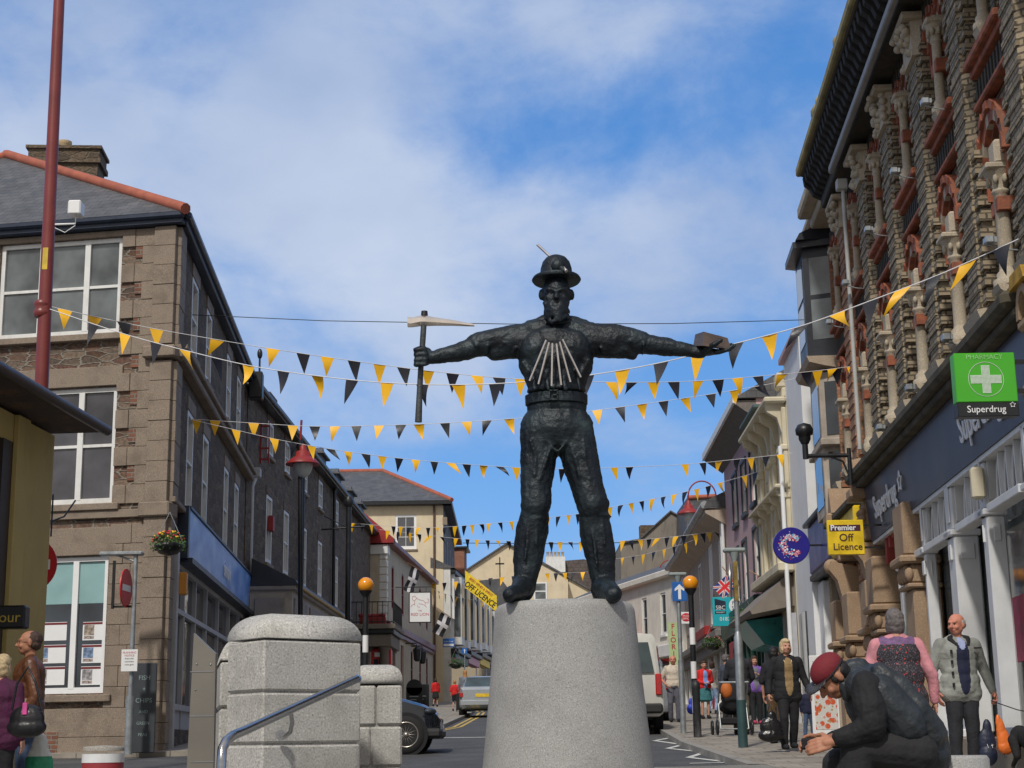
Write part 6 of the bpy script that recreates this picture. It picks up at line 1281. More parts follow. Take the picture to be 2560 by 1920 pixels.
# ---- projecting shop signs on the right
def psign(name, label, px0, px1, py0, py1, Y, mat, th=.09):
    a, b = at(px0, py1, Y), at(px1, py0, Y); T = Thing(name, label, 'sign', (a.x + b.x) / 2, Y, a.z); W = b.x - a.x; Hh = b.z - a.z
    T.part('panel', MB().bbox(-W / 2, W / 2, -th / 2, th / 2, 0, Hh, .008), mat); return T, W, Hh, -th / 2 - .003
T, W, Hh, yf = psign('pharmacy_sign', 'bright green pharmacy sign with white dotted cross projecting above the dark fascia', 2388, 2530, 885, 1010, 14.85, pm('pharmacy_green', (.06, .40, .02), .35, .05, 2, 0), .14)
bm_ = T.part('black_panel', MB().bbox(-W / 2, W / 2, -.07, .07, -.14, -.002, .006), m_black)
text_part('lettering', 'Superdrug', .095, m_whitec, T.o, (-.02, -.074, -.072), (1, 0, 0), (0, 0, 1), .002, sx=.95); text_part('lettering', 'PHARMACY', .068, pm('pale_green_ink', (.25, .55, .2), .5), T.o, (0, yf, Hh - .045), (1, 0, 0), (0, 0, 1), .002)
st = MB(); star(st, W / 2 - .06, -.03, .028, -.075, .003); T.part('star_emblem', st, m_whitec)
cr_ = MB(); cc = Hh * .46; ps = .012
for i in range(-14, 15):
    for j in range(-14, 15):
        x, z = i * ps, j * ps
        if (abs(x) < .044 or abs(z) < .044) and abs(x) < .15 and abs(z) < .14: cr_.box(x - .0042, x + .0042, yf - .002, yf + .002, cc + z - .0042, cc + z + .0042)
n = 40
cr_.tube([(.17 * math.cos(2 * PI * k / n), yf, cc + .17 * math.sin(2 * PI * k / n)) for k in range(n + 1)], .0022, 4)
T.part('cross', cr_, m_whitec); T.part('bracket', MB().box(W / 2, W / 2 + .25, -.02, .02, .1, .14).box(W / 2, W / 2 + .25, -.02, .02, Hh - .1, Hh - .06), m_black)
T, W, Hh, yf = psign('off_licence_sign', 'yellow projecting Premier off licence sign on the orange brick building', 2071, 2156, 1300, 1388, 25.0, MATS['off_licence_yellow'])
T.part('banner', MB().box(-W / 2 + .03, W / 2 - .05, yf, yf + .004, Hh - .18, Hh - .08), pm('dark_purple', (.06, .01, .03), .5)); text_part('lettering', 'Premier', .125, m_whitec, T.o, (-.04, yf - .004, Hh - .128), (1, 0, 0), (0, 0, 1), .002, bold=.003)
m_ltx = pm('brown_ink', (.07, .03, .02), .6); text_part('lettering', 'Off', .17, m_ltx, T.o, (.0, yf, Hh * .48), (1, 0, 0), (0, 0, 1), .002, bold=.002); text_part('lettering', 'Licence', .155, m_ltx, T.o, (.02, yf, Hh * .22), (1, 0, 0), (0, 0, 1), .002, bold=.002)
T.part('bracket', MB().box(W / 2, W / 2 + .3, -.015, .015, .1, .13).box(W / 2, W / 2 + .3, -.015, .015, Hh - .1, Hh - .07), m_black)
c = at(1978, 1364, 33); T = Thing('round_charity_sign', 'round royal blue hanging sign with letter C made of coloured dots', 'sign', c.x, 33, c.z); T.part('disc', MB().lathe([(.375, -.05), (.385, -.03), (.385, .03), (.375, .05)], (0, 0, 0), 48, ax='b'), pm('charity_blue', (.025, .02, .25), .35, .08, 2, 0))
random.seed(11); dm = [MB(), MB(), MB(), MB()]
for i in range(330):
    a = random.uniform(R_(38), R_(322)); rr = random.gauss(.19, .036)
    if math.cos(a) < 0 and random.random() < .3: rr += random.uniform(0, .1)
    if rr > .3: continue
    s_ = random.uniform(.008, .02) * (1.1 if rr < .23 else .6); q = random.choice([0, 0, 1, 1, 2, 3]); dm[q].lathe([(s_, 0), (s_, .004)], (rr * math.cos(a), -.056 - .0005 * q - i * 1e-5, rr * math.sin(a)), 8, ax='b')
for q, (cn, cc_) in enumerate((('dot_red', (.6, .03, .08)), ('dot_white', (.8, .8, .85)), ('dot_cyan', (.15, .5, .7)), ('dot_pink', (.7, .25, .35)))): T.part('dots', dm[q], pm(cn, cc_, .5, .05, 3, 0))
T.part('bracket', MB().box(.36, .8, -.015, .015, -.02, .02), m_black)
T, W, Hh, yf = psign('estate_agent_board', 'turquoise for sale board with phone number on the pink house', 1783, 1870, 1492, 1566, 50, pm('turquoise', (.02, .42, .50), .4, .08, 2, 0)); wm = m_whitec
T.part('logo_panel', MB().prism([(-W / 2 + .07, Hh * .95), (-W / 2 + .42, Hh * .85), (-W / 2 + .42, Hh * .56), (-W / 2 + .07, Hh * .56)], yf, yf + .004, 'b').box(-W / 2 + .07, -W / 2 + .42, yf, yf + .004, Hh * .42, Hh * .52), m_navy); text_part('lettering', 'SBC', .18, wm, T.o, (-W / 2 + .25, yf - .004, Hh * .63), (1, 0, 0), (0, 0, 1), .002); text_part('lettering', 'PROPERTY', .06, wm, T.o, (-W / 2 + .25, yf - .004, Hh * .47), (1, 0, 0), (0, 0, 1), .002)
T.part('white_disc', MB().lathe([(.25, 0), (.25, .004)], (.2, yf, Hh * .7), 32, ax='b'), wm); text_part('lettering', 'FOR', .16, m_dkf, T.o, (.2, yf - .004, Hh * .79), (1, 0, 0), (0, 0, 1), .002); text_part('lettering', 'SALE', .16, m_dkf, T.o, (.2, yf - .004, Hh * .62), (1, 0, 0), (0, 0, 1), .002); text_part('lettering', '01872 260', .17, wm, T.o, (0, yf - .002, Hh * .24), (1, 0, 0), (0, 0, 1), .002)
T, W, Hh, yf = psign('post_office_sign', 'white square sign with red post office oval behind the striped beacon pole', 1701, 1729, 1530, 1560, 48, wm); T.part('oval', MB().ell((0, yf, Hh * .55), (W * .44, .006, Hh * .36), 24, 12), MATS['sign_red']); text_part('lettering', 'POST', .085, wm, T.o, (0, yf - .008, Hh * .64), (1, 0, 0), (0, 0, 1), .002); text_part('lettering', 'OFFICE', .085, wm, T.o, (0, yf - .008, Hh * .42), (1, 0, 0), (0, 0, 1), .002)
# signs on the left, beyond the inn
T, W, Hh, yf = psign('shop_sign', 'small blue and white projecting shop sign beyond the inn', 1107, 1136, 1596, 1618, 99, MATS['sign_blue']); T.part('stripe', MB().box(-W / 2 + .05, W / 2 - .05, yf, yf + .004, .06, .2), wm); text_part('lettering', 'Coffee Royal', .11, wm, T.o, (0, yf, Hh * .65), (1, 0, 0), (0, 0, 1), .002)
T, W, Hh, yf = psign('one_way_sign', 'small distant blue arrow sign on the left pavement', 1155, 1168, 1620, 1635, 90, MATS['sign_blue']); T.part('arrow', MB().prism([(-.02, .04), (.02, .04), (.02, .2), (.07, .17), (0, .28), (-.07, .17), (-.02, .2)], yf - .003, yf, 'b'), wm); T.part('pole', MB().tube([(0, .06, -3.2), (0, .06, .3)], .03, 6), m_steel)
a, b_ = at(1163, 1444, 98), at(1242, 1505, 98); Tb = Thing('banner', 'long slanting yellow off licence banner with black lettering across the left shops', 'banner', a.x, 98, a.z); hh_ = px_size(50, 98)
d = Vector((b_.x - a.x, 0, b_.z - a.z)); Ld = d.length; d.normalize(); up = Vector((0, 0, 1)); up2 = Vector((-d.z, 0, d.x))
Tb.part('cloth', MB().prism([(0, -hh_ * .5), (d.x * Ld, d.z * Ld - hh_ * .5), (d.x * Ld, d.z * Ld + hh_ * .3), (0, hh_ * .35)], -.02, .02, 'b'), pm('banner_yellow', (.75, .55, .02), .6)); mdl = d * Ld / 2
text_part('lettering', 'OFF LICENCE', .50, m_black, Tb.o, mdl + Vector((-.05, -.03, -.3)), d, up2, .004, bold=.008, sx=.78); text_part('lettering', 'BEERS WINES & SPIRITS', .22, m_redi, Tb.o, mdl + Vector((0, -.03, .17)), d, up2, .004, sx=.8)
# wall lamp bracket with dome camera on the brick building
q = at(2011, 1085, 25.5); T = Thing('bracket_camera', 'black dome camera on a horizontal iron wall bracket over the right pavement', 'camera', q.x, 25.5, at(2011, 1140, 25.5).z); wx = at(2123, 1140, 25.5).x - q.x
T.part('bracket', MB().tube([(0, 0, 0), (wx, 0, .0)], .035, 8).tube([(wx, 0, .12), (wx, 0, -.5)], .035, 8).tube([(wx * .5, 0, -.0), (wx * .85, 0, -.1), (wx, 0, -.4)], .018, 6).tube([(0, 0, -.05), (0, 0, .28)], .05, 10), m_black)
T.part('dome', MB().lathe([(.06, .2), (.1, .28), (.1, .34), (.14, .36), (.15, .44), (.11, .52), (.0001, .56)], seg=18), m_black)
# hanging baskets
def basket(label, px, py, Y, r=.22, fl=((.6, .03, .03), (.75, .5, .03))):
    c = at(px, py, Y); T = Thing('hanging_basket', label, 'hanging basket', c.x, Y, c.z, group='hanging flower baskets'); T.part('bowl', MB().lathe([(.001, -r * .75), (r * .6, -r * .6), (r * .95, -r * .2), (r, 0), (r * .9, .02), (.001, .03)], seg=16), m_black); T.part('chain', MB().tube([(-r, 0, 0), (0, 0, r * 2.2)], .008, 4).tube([(r, 0, 0), (0, 0, r * 2.2)], .008, 4), m_steel)
    random.seed(int(px)); lf = MB()
    for i in range(420):
        a = random.uniform(0, 2 * PI); e = random.uniform(-.5, 1.2); rr = r * random.uniform(.7, 1.3); p = Vector((math.cos(a) * math.cos(e), math.sin(a) * math.cos(e), math.sin(e) * .7)) * rr; u = Vector((random.gauss(0, 1), random.gauss(0, 1), random.gauss(0, 1))).normalized() * .035; w_ = u.orthogonal().normalized() * .016
        lf.quad(p - u, p + w_, p + u, p - w_)
    T.part('foliage', lf, pm('leaf_green', (.05, .11, .02), .7, .4, 30, 0))
    for k, c_ in enumerate(fl):
        f2 = MB()
        for i in range(26):
            a = random.uniform(0, 2 * PI); e = random.uniform(0, 1.2); p = Vector((math.cos(a) * math.cos(e), math.sin(a) * math.cos(e), math.sin(e) * .7 + .15)) * r * 1.1; f2.ell(p, (.022, .022, .018), 6, 4)
        T.part('flower', f2, pm('flower%d_%d' % (k, int(c_[0] * 100)), c_, .6, .1, 5, 0))
basket('hanging basket with red and yellow flowers at the stone building corner', 422, 1362, 30.2, .29); basket('hanging basket with trailing green leaves beneath the turquoise board', 1862, 1545, 44, .3, ((.05, .12, .03),)); basket('hanging basket with pink flowers left of the tall grey post', 1781, 1610, 49, .28, ((.5, .2, .2),)); basket('small distant hanging basket beyond the inn', 1140, 1660, 82, .35, ((.4, .1, .2),))
# property cards hanging in the estate agent's window
random.seed(2)
for (col, x0, x1) in (('l', 2.0 + .06, 2.78), ('r', 1.22, 1.72)):
    for k in range(3):
        z0 = [3.94, 3.22, 2.66][k] if False else at(230 if col == 'r' else 125, [1600, 1657, 1712][k], 31.3).z
        P0 = BF.M @ Vector((x0, -.10, z0)); wp = CB.o.matrix_world @ P0
        T = Thing('property_card', '%s card of the %s column in the estate agent window' % (['topmost', 'middle', 'lowest'][k], 'left' if col == 'l' else 'right'), 'card', wp.x, wp.y, wp.z, PI / 2 + R_(80.2) + PI, group='property cards in the estate agent window')
        Wc = x1 - x0; T.part('paper', MB().box(-Wc, 0, -.012, 0, 0, .36) , m_whitec); T.part('header', MB().box(-Wc, 0, -.016, -.013, .31, .35), m_mar)
        if not (col == 'l' and k == 0): T.part('photo', MB().box(-Wc + .03, -Wc * .52, -.016, -.013, .1, .30), pm('house_photo%d' % k, [(.30, .25, .2), (.15, .22, .35), (.28, .27, .28)][k], .5, .7, 14, 0)); T.part('thumbnails', MB().box(-Wc + .03, -Wc * .52, -.016, -.013, .03, .085), pm('thumb_photo', (.3, .24, .22), .5, .8, 40, 0))
# ================================================================ BUNTING
m_yp = pm('pennant_yellow', (.86, .47, .01), .5, .06, 6, .1); m_bp = pm('pennant_black', (.010, .012, .022), .42, .2, 6, .15)
for m_ in (m_yp, m_bp): m_.node_tree.nodes['Principled BSDF'].inputs['Transmission Weight'].default_value = 0
m_string = pm('white_cord', (.7, .7, .72), .6, .1, 8, 0)
K = 1.1573
def pennant(mb, p, d, w, h, swing, twist, curl):
    """a thin hemmed triangle of plastic hanging from the cord"""
    up = Vector((0, 0, 1)); side = d.normalized(); nrm_ = side.cross(up).normalized(); n = 5; t = .0012
    dn = (-up + nrm_ * swing + side * twist * .4).normalized()
    rows = []
    for i in range(n + 1):
        f = i / n; c = p + dn * h * f + nrm_ * (curl * math.sin(f * 3.0) * h * .22); ww = w * (1 - f) / 2 + .001; sd_ = (side + nrm_ * twist * f).normalized(); c = c + side * twist * .25 * h * f
        rows.append((c - sd_ * ww, c - nrm_ * 0 + nrm_ * curl * .08 * w * (1 - f), c + sd_ * ww))
    v = []; 
    for r in rows: v += [q for q in r]
    m_ = len(v); v += [q + nrm_ * t for q in v]
    f = []
    for i in range(n):
        for k in range(2): a = i * 3 + k; f.append((a, a + 1, a + 4, a + 3)); f.append((a + m_, a + 3 + m_, a + 4 + m_, a + 1 + m_))
    mb.add(v, f, True)
def bunting(label, pts, Y0, Y1, flags, w, h, seed, cord=.006, group='strings of yellow and black bunting'):
    """pts / flags in the photo's displayed pixels; the cord is a real 3-D curve from depth Y0 to depth Y1"""
    random.seed(seed); x0, x1 = pts[0][0], pts[-1][0]; w *= 1.12; h *= 1.16
    # smooth interpolation of the cord
    def yy(x):
        for i in range(len(pts) - 1):
            if x <= pts[i + 1][0] or i == len(pts) - 2:
                (xa, ya), (xb, yb) = pts[i], pts[i + 1]; t = (x - xa) / (xb - xa)
                m0 = (pts[i + 1][1] - pts[i - 1][1]) / (pts[i + 1][0] - pts[i - 1][0]) if i else (yb - ya) / (xb - xa)
                m1 = (pts[i + 2][1] - ya) / (pts[i + 2][0] - xa) if i + 2 < len(pts) else (yb - ya) / (xb - xa)
                L_ = xb - xa; return ya * (2 * t ** 3 - 3 * t * t + 1) + m0 * L_ * (t ** 3 - 2 * t * t + t) + yb * (-2 * t ** 3 + 3 * t * t) + m1 * L_ * (t ** 3 - t * t)
    def P(x): t = (x - x0) / (x1 - x0); return at(x * K, yy(x) * K, Y0 + (Y1 - Y0) * t)
    o = P(x0); T = Thing('bunting', label, 'bunting', *o, group=group)
    n = max(20, int((x1 - x0) / 18)); T.part('cord', MB().tube([P(x0 + (x1 - x0) * k / n) - o for k in range(n + 1)], cord, 5), m_string)
    for x, c in flags:
        mb = MB(); d = P(x + 6) - P(x - 6)
        g = random.random(); sw = random.gauss(.05, .12); tw = random.gauss(0, .22); cu = random.gauss(0, .35)
        if g < .12: tw = random.choice((-1.1, 1.1)); sw = random.gauss(.4, .2)
        pennant(mb, P(x) - o, d, w * random.uniform(.93, 1.05), h * random.uniform(.92, 1.06), sw, tw, cu); T.part('pennant', mb, m_yp if c == 'y' else m_bp)
def alt(xs, first='y'): return [(x, first if i % 2 == 0 else ('b' if first == 'y' else 'y')) for i, x in enumerate(xs)]
bunting('nearest bunting string with the largest pennants, sweeping from the maroon column up to the pharmacy', [(108, 668), (270, 722), (400, 757), (540, 790), (685, 812), (835, 827), (990, 831), (1120, 826), (1270, 811), (1430, 783), (1590, 742), (1735, 703), (1880, 650), (2020, 597), (2130, 549), (2225, 505)], 22.5, 16.2,
        [(203, 'b'), (270, 'y'), (337, 'b'), (399, 'y'), (467, 'b'), (537, 'y'), (612, 'b'), (685, 'y'), (761, 'b'), (836, 'y'), (912, 'b'), (990, 'y'), (1070, 'b'), (1268, 'b'), (1344, 'y'), (1428, 'b'), (1508, 'y'), (1590, 'b'), (1662, 'y'), (1733, 'b'), (1808, 'y'), (1880, 'b'), (1951, 'y'), (2020, 'b'), (2092, 'y'), (2164, 'b')], .175, .28, 1, .007)
bunting('second bunting string from the maroon column passing just under the statue arms', [(108, 662), (205, 684), (338, 711), (470, 734), (590, 754), (765, 780), (925, 801), (1078, 816), (1230, 823), (1365, 826), (1508, 823), (1637, 813), (1765, 801), (1872, 787)], 24, 28.5,
        alt([140, 205, 268, 338, 400, 470, 530][1:], 'y')[0:0] + [(140, 'y'), (205, 'y'), (268, 'b'), (338, 'y'), (400, 'b'), (470, 'y'), (590, 'y'), (655, 'b'), (707, 'y'), (765, 'b'), (820, 'y'), (872, 'b'), (925, 'y'), (978, 'b'), (1030, 'y'), (1078, 'b'), (1125, 'y'), (1320, 'y'), (1365, 'b'), (1412, 'y'), (1455, 'b'), (1508, 'y'), (1551, 'b'), (1593, 'y'), (1637, 'b'), (1690, 'y'), (1742, 'b'), (1766, 'y'), (1798, 'y'), (1808, 'b'), (1840, 'y'), (1862, 'b')], .20, .29, 2)
bunting('third bunting string from the granite corner building, rising on the right of the statue', [(412, 905), (548, 914), (680, 921), (820, 919), (960, 914), (1100, 905), (1200, 896), (1290, 886), (1387, 873), (1480, 860), (1587, 843), (1700, 822), (1725, 815)], 33, 33,
        [(425, 'y'), (465, 'y'), (548, 'y'), (633, 'y'), (680, 'b'), (724, 'y'), (770, 'b'), (819, 'y'), (866, 'b'), (905, 'y'), (961, 'b'), (1008, 'y'), (1052, 'b'), (1100, 'y'), (1290, 'y'), (1339, 'b'), (1387, 'y'), (1433, 'b'), (1480, 'y'), (1535, 'b'), (1587, 'y'), (1640, 'b')], .20, .29, 3)
bunting('fourth bunting string sagging lowest behind the statue thighs', [(412, 906), (510, 929), (592, 948), (713, 970), (862, 990), (1008, 1003), (1115, 1010), (1215, 1013), (1327, 1010), (1480, 1003), (1592, 992), (1685, 982), (1745, 973)], 32, 38,
        alt([510, 550, 592, 632, 673, 713, 752, 790, 826, 862, 898, 938, 973, 1008, 1045, 1078, 1115, 1150, 1215][:17]) + [(1215, 'b'), (1327, 'y'), (1360, 'b'), (1480, 'y'), (1518, 'b'), (1553, 'y'), (1592, 'b'), (1622, 'y'), (1655, 'b'), (1685, 'y'), (1718, 'b')], .18, .27, 4)
bunting('fifth bunting string from the rubble terrace to the grey post, passing the statue knees', [(755, 1130), (850, 1137), (930, 1140), (1020, 1134), (1100, 1127), (1185, 1118), (1250, 1110), (1318, 1096), (1385, 1083), (1458, 1068), (1530, 1050), (1608, 1028), (1690, 1003)], 58, 42,
        alt([765, 780, 802, 850, 866, 885, 905, 925, 945, 962, 983, 1003, 1020, 1040, 1056, 1080, 1105, 1130, 1184, 1206, 1228, 1249, 1270, 1293, 1318, 1341, 1363, 1386, 1410, 1433, 1457, 1480, 1505, 1530, 1556, 1581, 1608, 1631, 1657, 1683]), .21, .32, 5)
bunting('sixth bunting string low behind the statue shins, reaching the striped beacon', [(820, 1144), (890, 1152), (985, 1163), (1075, 1168), (1200, 1171), (1330, 1169), (1440, 1161), (1550, 1148)], 66, 55,
        alt([838, 862, 884, 905, 930, 955, 985, 1010, 1030, 1053, 1075, 1098, 1120, 1190, 1210, 1232, 1255, 1275, 1345, 1365, 1383, 1402, 1421, 1441, 1460, 1476, 1501, 1518, 1532, 1548]), .22, .34, 6)
bunting('short bunting string across the grey gable right of the statue', [(1330, 1207), (1368, 1202), (1410, 1193), (1455, 1181), (1510, 1163), (1545, 1150)], 62, 56, alt([1345, 1368, 1390, 1412, 1435, 1456, 1480]), .22, .34, 7)
bunting('far bunting string crossing the cream gables between the statue legs', [(925, 1262), (1000, 1255), (1080, 1247), (1180, 1239), (1260, 1236), (1300, 1232)], 100, 95, alt([937, 960, 985, 1010, 1034, 1060, 1085, 1110, 1182, 1201, 1220, 1239, 1259, 1280]), .28, .5, 8)
bunting('far bunting string hanging over the bay windowed shops on the left', [(925, 1268), (960, 1282), (1000, 1292), (1040, 1297), (1075, 1296)], 92, 104, alt([935, 948, 962, 974, 988, 1000, 1013, 1026, 1040, 1053, 1066]), .3, .5, 9)
bunting('small far bunting string along the white shop row on the right', [(1362, 1290), (1400, 1291), (1440, 1285), (1490, 1268)], 84, 72, alt([1370, 1382, 1394, 1407, 1420, 1436, 1452, 1470]), .22, .34, 10)
def wire(label, pts, Y, r=.008):
    P = [at(x * K, y * K, Y_) for (x, y), Y_ in zip(pts, Y)]; o = P[0]; n = 20
    Q = []
    for k in range(n + 1):
        t = k / n * (len(P) - 1); i = min(int(t), len(P) - 2); Q.append(P[i].lerp(P[i + 1], t - i) - o)
    single('overhead_wire', label, 'wire', MB().tube(Q, r, 5), m_black, *o, group='overhead wires')
wire('thin black wire crossing the sky behind the statue head', [(415, 680), (700, 693), (1100, 700), (1450, 699), (1770, 690)], [33] * 5, .009)
wire('thin distant wire behind the statue shins', [(1000, 1173), (1240, 1175), (1345, 1172)], [90, 88, 86], .02)
m_flagw = pm('flag_white', (.62, .60, .62), .8, .1, 5, .1)
def flag(label, px, py, Y, W, Hh, rot, draw, tilt=0):
    c = at(px, py, Y); T = Thing('flag', label, 'flag', c.x, Y, c.z, R_(rot)); Mt = Matrix.Rotation(R_(tilt), 3, 'Y')
    def cl(mb): 
        mb.v = [tuple(Mt @ Vector((x, y + .05 * math.sin(x * 7 + z * 3), z))) for x, y, z in mb.v]; return mb
    T.part('pole', cl(MB().tube([(-.03, 0, -Hh * .6), (-.03, 0, Hh * 1.25)], .015, 6)), pm('timber_pole', (.4, .22, .12), .6))
    g = MB(); n = 12
    for i in range(n):
        for k in range(4): g.quad(*[(W * a / n, 0, Hh * b / 4) for a, b in ((i, k), (i + 1, k), (i + 1, k + 1), (i, k + 1))])
    base, marks = draw; T.part('cloth', cl(g), base)
    for mt_, polys in marks:
        g = MB()
        for (x0, z0, x1, z1, wd) in polys:
            p, q = Vector((x0 * W, z0 * Hh)), Vector((x1 * W, z1 * Hh)); d = (q - p).normalized(); nn = Vector((-d.y, d.x)) * wd * Hh / 2; m_ = 10
            for i in range(m_):
                a, b = p.lerp(q, i / m_), p.lerp(q, (i + 1) / m_)
                for o_ in (-.006, .006): g.quad(*[(v.x, o_ * (1 + mark_i * .5), v.y) for v in (a - nn, b - nn, b + nn, a + nn)])
        T.part('marking', cl(g), mt_)
mark_i = 1
m_fb = pm('flag_blue', (.02, .03, .22), .8, .1, 5, .1); m_fr = pm('flag_red', (.6, .02, .03), .8, .1, 5, .1); m_fk = pm('flag_black', (.012, .013, .018), .8, .1, 5, .1)
UJ = (m_fb, [(m_flagw, [(.02, .03, .98, .97, .16), (.02, .97, .98, .03, .16), (0, .5, 1, .5, .32), (.5, 0, .5, 1, .32)])])
def uj(label, px, py, Y, W, Hh, rot, tilt):
    global mark_i
    mark_i = 1; n0 = None
    flag(label, px, py, Y, W, Hh, rot, (m_fb, [(m_flagw, UJ[1][0][1]), ]), tilt)
    T = C.objects[-1].parent
    Mt = Matrix.Rotation(R_(tilt), 3, 'Y'); g = MB()
    for (x0, z0, x1, z1, wd) in [(0, .5, 1, .5, .18), (.5, 0, .5, 1, .18), (.02, .03, .98, .97, .05), (.02, .97, .98, .03, .05)]:
        p, q = Vector((x0 * W, z0 * Hh)), Vector((x1 * W, z1 * Hh)); d = (q - p).normalized(); nn = Vector((-d.y, d.x)) * wd * Hh / 2
        for i in range(10):
            a, b = p.lerp(q, i / 10), p.lerp(q, (i + 1) / 10)
            for o_ in (-.014, .014): g.quad(*[(v.x, o_, v.y) for v in (a - nn, b - nn, b + nn, a + nn)])
    g.v = [tuple(Mt @ Vector((x, y + .05 * math.sin(x * 7 + z * 3), z))) for x, y, z in g.v]; ob = mesh_obj('marking', g, m_fr); ob.parent = T
uj('union flag drooping from a pole on the beige terrace right of the amber globe', 1818, 1436, 44, .56, .42, 0, 140); uj('second smaller union flag partly hidden at the pink house', 1893, 1440, 45, .4, .5, -50, 120)
KW = (m_fk, [(m_flagw, [(0, .5, 1, .5, .3), (.5, 0, .5, 1, .3)])])
flag('black flag with white cross hanging below the inn sign', 1104, 1530, 76, 1.05, .62, 30, KW, 118); flag('black flag with white cross hanging at the inn gable', 1030, 1415, 78, 1.3, .55, 35, KW, 112)

# ================================================================ PEOPLE
m_skin = pm('skin', (.52, .27, .19), .6, .12, 9, .15); m_skinr = pm('ruddy_skin', (.55, .22, .15), .6, .15, 9, .15); m_skind = pm('tanned_skin', (.38, .17, .10), .6, .18, 9, .2)
m_eye = pm('eye_dark', (.03, .022, .02), .3, .1, 3, 0); m_lip = pm('lips', (.38, .12, .10), .5, .1, 3, 0)
def cloth(name, col, rough=.85, var=.3): return pm('cloth_' + name, col, rough, var, 7, .5)
c_blk = cloth('black', (.012, .012, .015)); c_nvy = cloth('navy', (.012, .015, .045)); c_jean = cloth('jeans', (.05, .08, .15)); c_white = cloth('white', (.62, .60, .57)); c_lj = cloth('light_jeans', (.25, .36, .55))
h_grey = pm('hair_grey', (.14, .125, .125), .7, .4, 40, .6); h_blond = pm('hair_blond', (.55, .42, .24), .6, .3, 40, .6); h_brown = pm('hair_brown', (.06, .03, .02), .6, .4, 40, .6); h_black = pm('hair_black', (.012, .01, .01), .5, .4, 40, .5); h_red = pm('hair_ginger', (.42, .2, .07), .6, .3, 40, .5); h_wht = pm('hair_white', (.4, .38, .36), .7, .2, 40, .5)
def hand(mb, w, D, Lx, Nn, side, curl=.35, s=1.):
    """palm, four jointed fingers and a thumb leaving the side of the palm"""
    D, Lx, Nn = D.normalized(), Lx.normalized(), Nn.normalized(); kn = w + D * .088 * s
    mb.cap(w, .024 * s, w + D * .04 * s, .028 * s, 10)
    for i in range(4): mb.cap(w + D * .03 * s + Lx * (i - 1.5) * .016 * s, .014 * s, kn + Lx * (i - 1.5) * .021 * s, .0125 * s, 8)
    for i, ln in enumerate((.040, .047, .044, .034)):
        p = kn + Lx * (i - 1.5) * .021 * s; a = curl * .6
        for j, (f, r) in enumerate(((1, .0105), (.68, .0095), (.5, .0085))):
            d = D * math.cos(a) + Nn * math.sin(a); q = p + d * ln * f * s; mb.cap(p, r * s, q, r * .93 * s, 8); p = q; a += curl * 1.2
    t0 = w + D * .03 * s + Lx * side * .026 * s; t1 = t0 + (D * .62 + Lx * side * .75 + Nn * .25 * (1 + curl)).normalized() * .042 * s; t2 = t1 + (D * .9 + Lx * side * .2 + Nn * .4 * (1 + curl)).normalized() * .032 * s
    mb.cap(t0, .015 * s, t1, .0125 * s, 8); mb.cap(t1, .0125 * s, t2, .0105 * s, 8)
def head_prims(mb, c, M, s=1., female=False, ears=True):
    P = lambda x, y, z: c + M @ (Vector((x, y, z)) * s)
    def e(x, y, z, rx, ry, rz): mb.ell(P(x, y, z), (rx * s, ry * s, rz * s), 16, 11, M)
    e(0, .012, .022, .082, .098, .090); e(0, -.028, -.025, .067, .068, .08); e(0, -.04, -.075, .05, .045, .034 if female else .038); e(-.035, -.01, -.05, .035, .05, .045); e(.035, -.01, -.05, .035, .05, .045)
    mb.cap(P(0, -.092, .012), .009 * s, P(0, -.116, -.028), .0135 * s, 8); e(-.014, -.098, -.033, .010, .010, .008); e(.014, -.098, -.033, .010, .010, .008)
    mb.cap(P(-.042, -.076, .028), .011 * s, P(-.012, -.092, .024), .010 * s, 8); mb.cap(P(.012, -.092, .024), .010 * s, P(.042, -.076, .028), .011 * s, 8)
    for sx in (-1, 1):
        e(sx * .038, -.07, -.032, .024, .022, .024); e(sx * .03, -.078, .006, .013, .011, .009)
        if ears: e(sx * .084, .006, -.01, .011, .020, .032)
    mb.cap(P(-.02, -.088, -.058), .0065 * s, P(.02, -.088, -.058), .0065 * s, 8); mb.cap(P(-.016, -.086, -.068), .0075 * s, P(.016, -.086, -.068), .0075 * s, 8)
    return [(m_eye, P(-.03, -.087, .006), (.011 * s,) * 3), (m_eye, P(.03, -.087, .006), (.011 * s,) * 3), (m_lip, P(0, -.093, -.063), (.022 * s, .02 * s, .010 * s))]
def V(*a): return Vector(a)
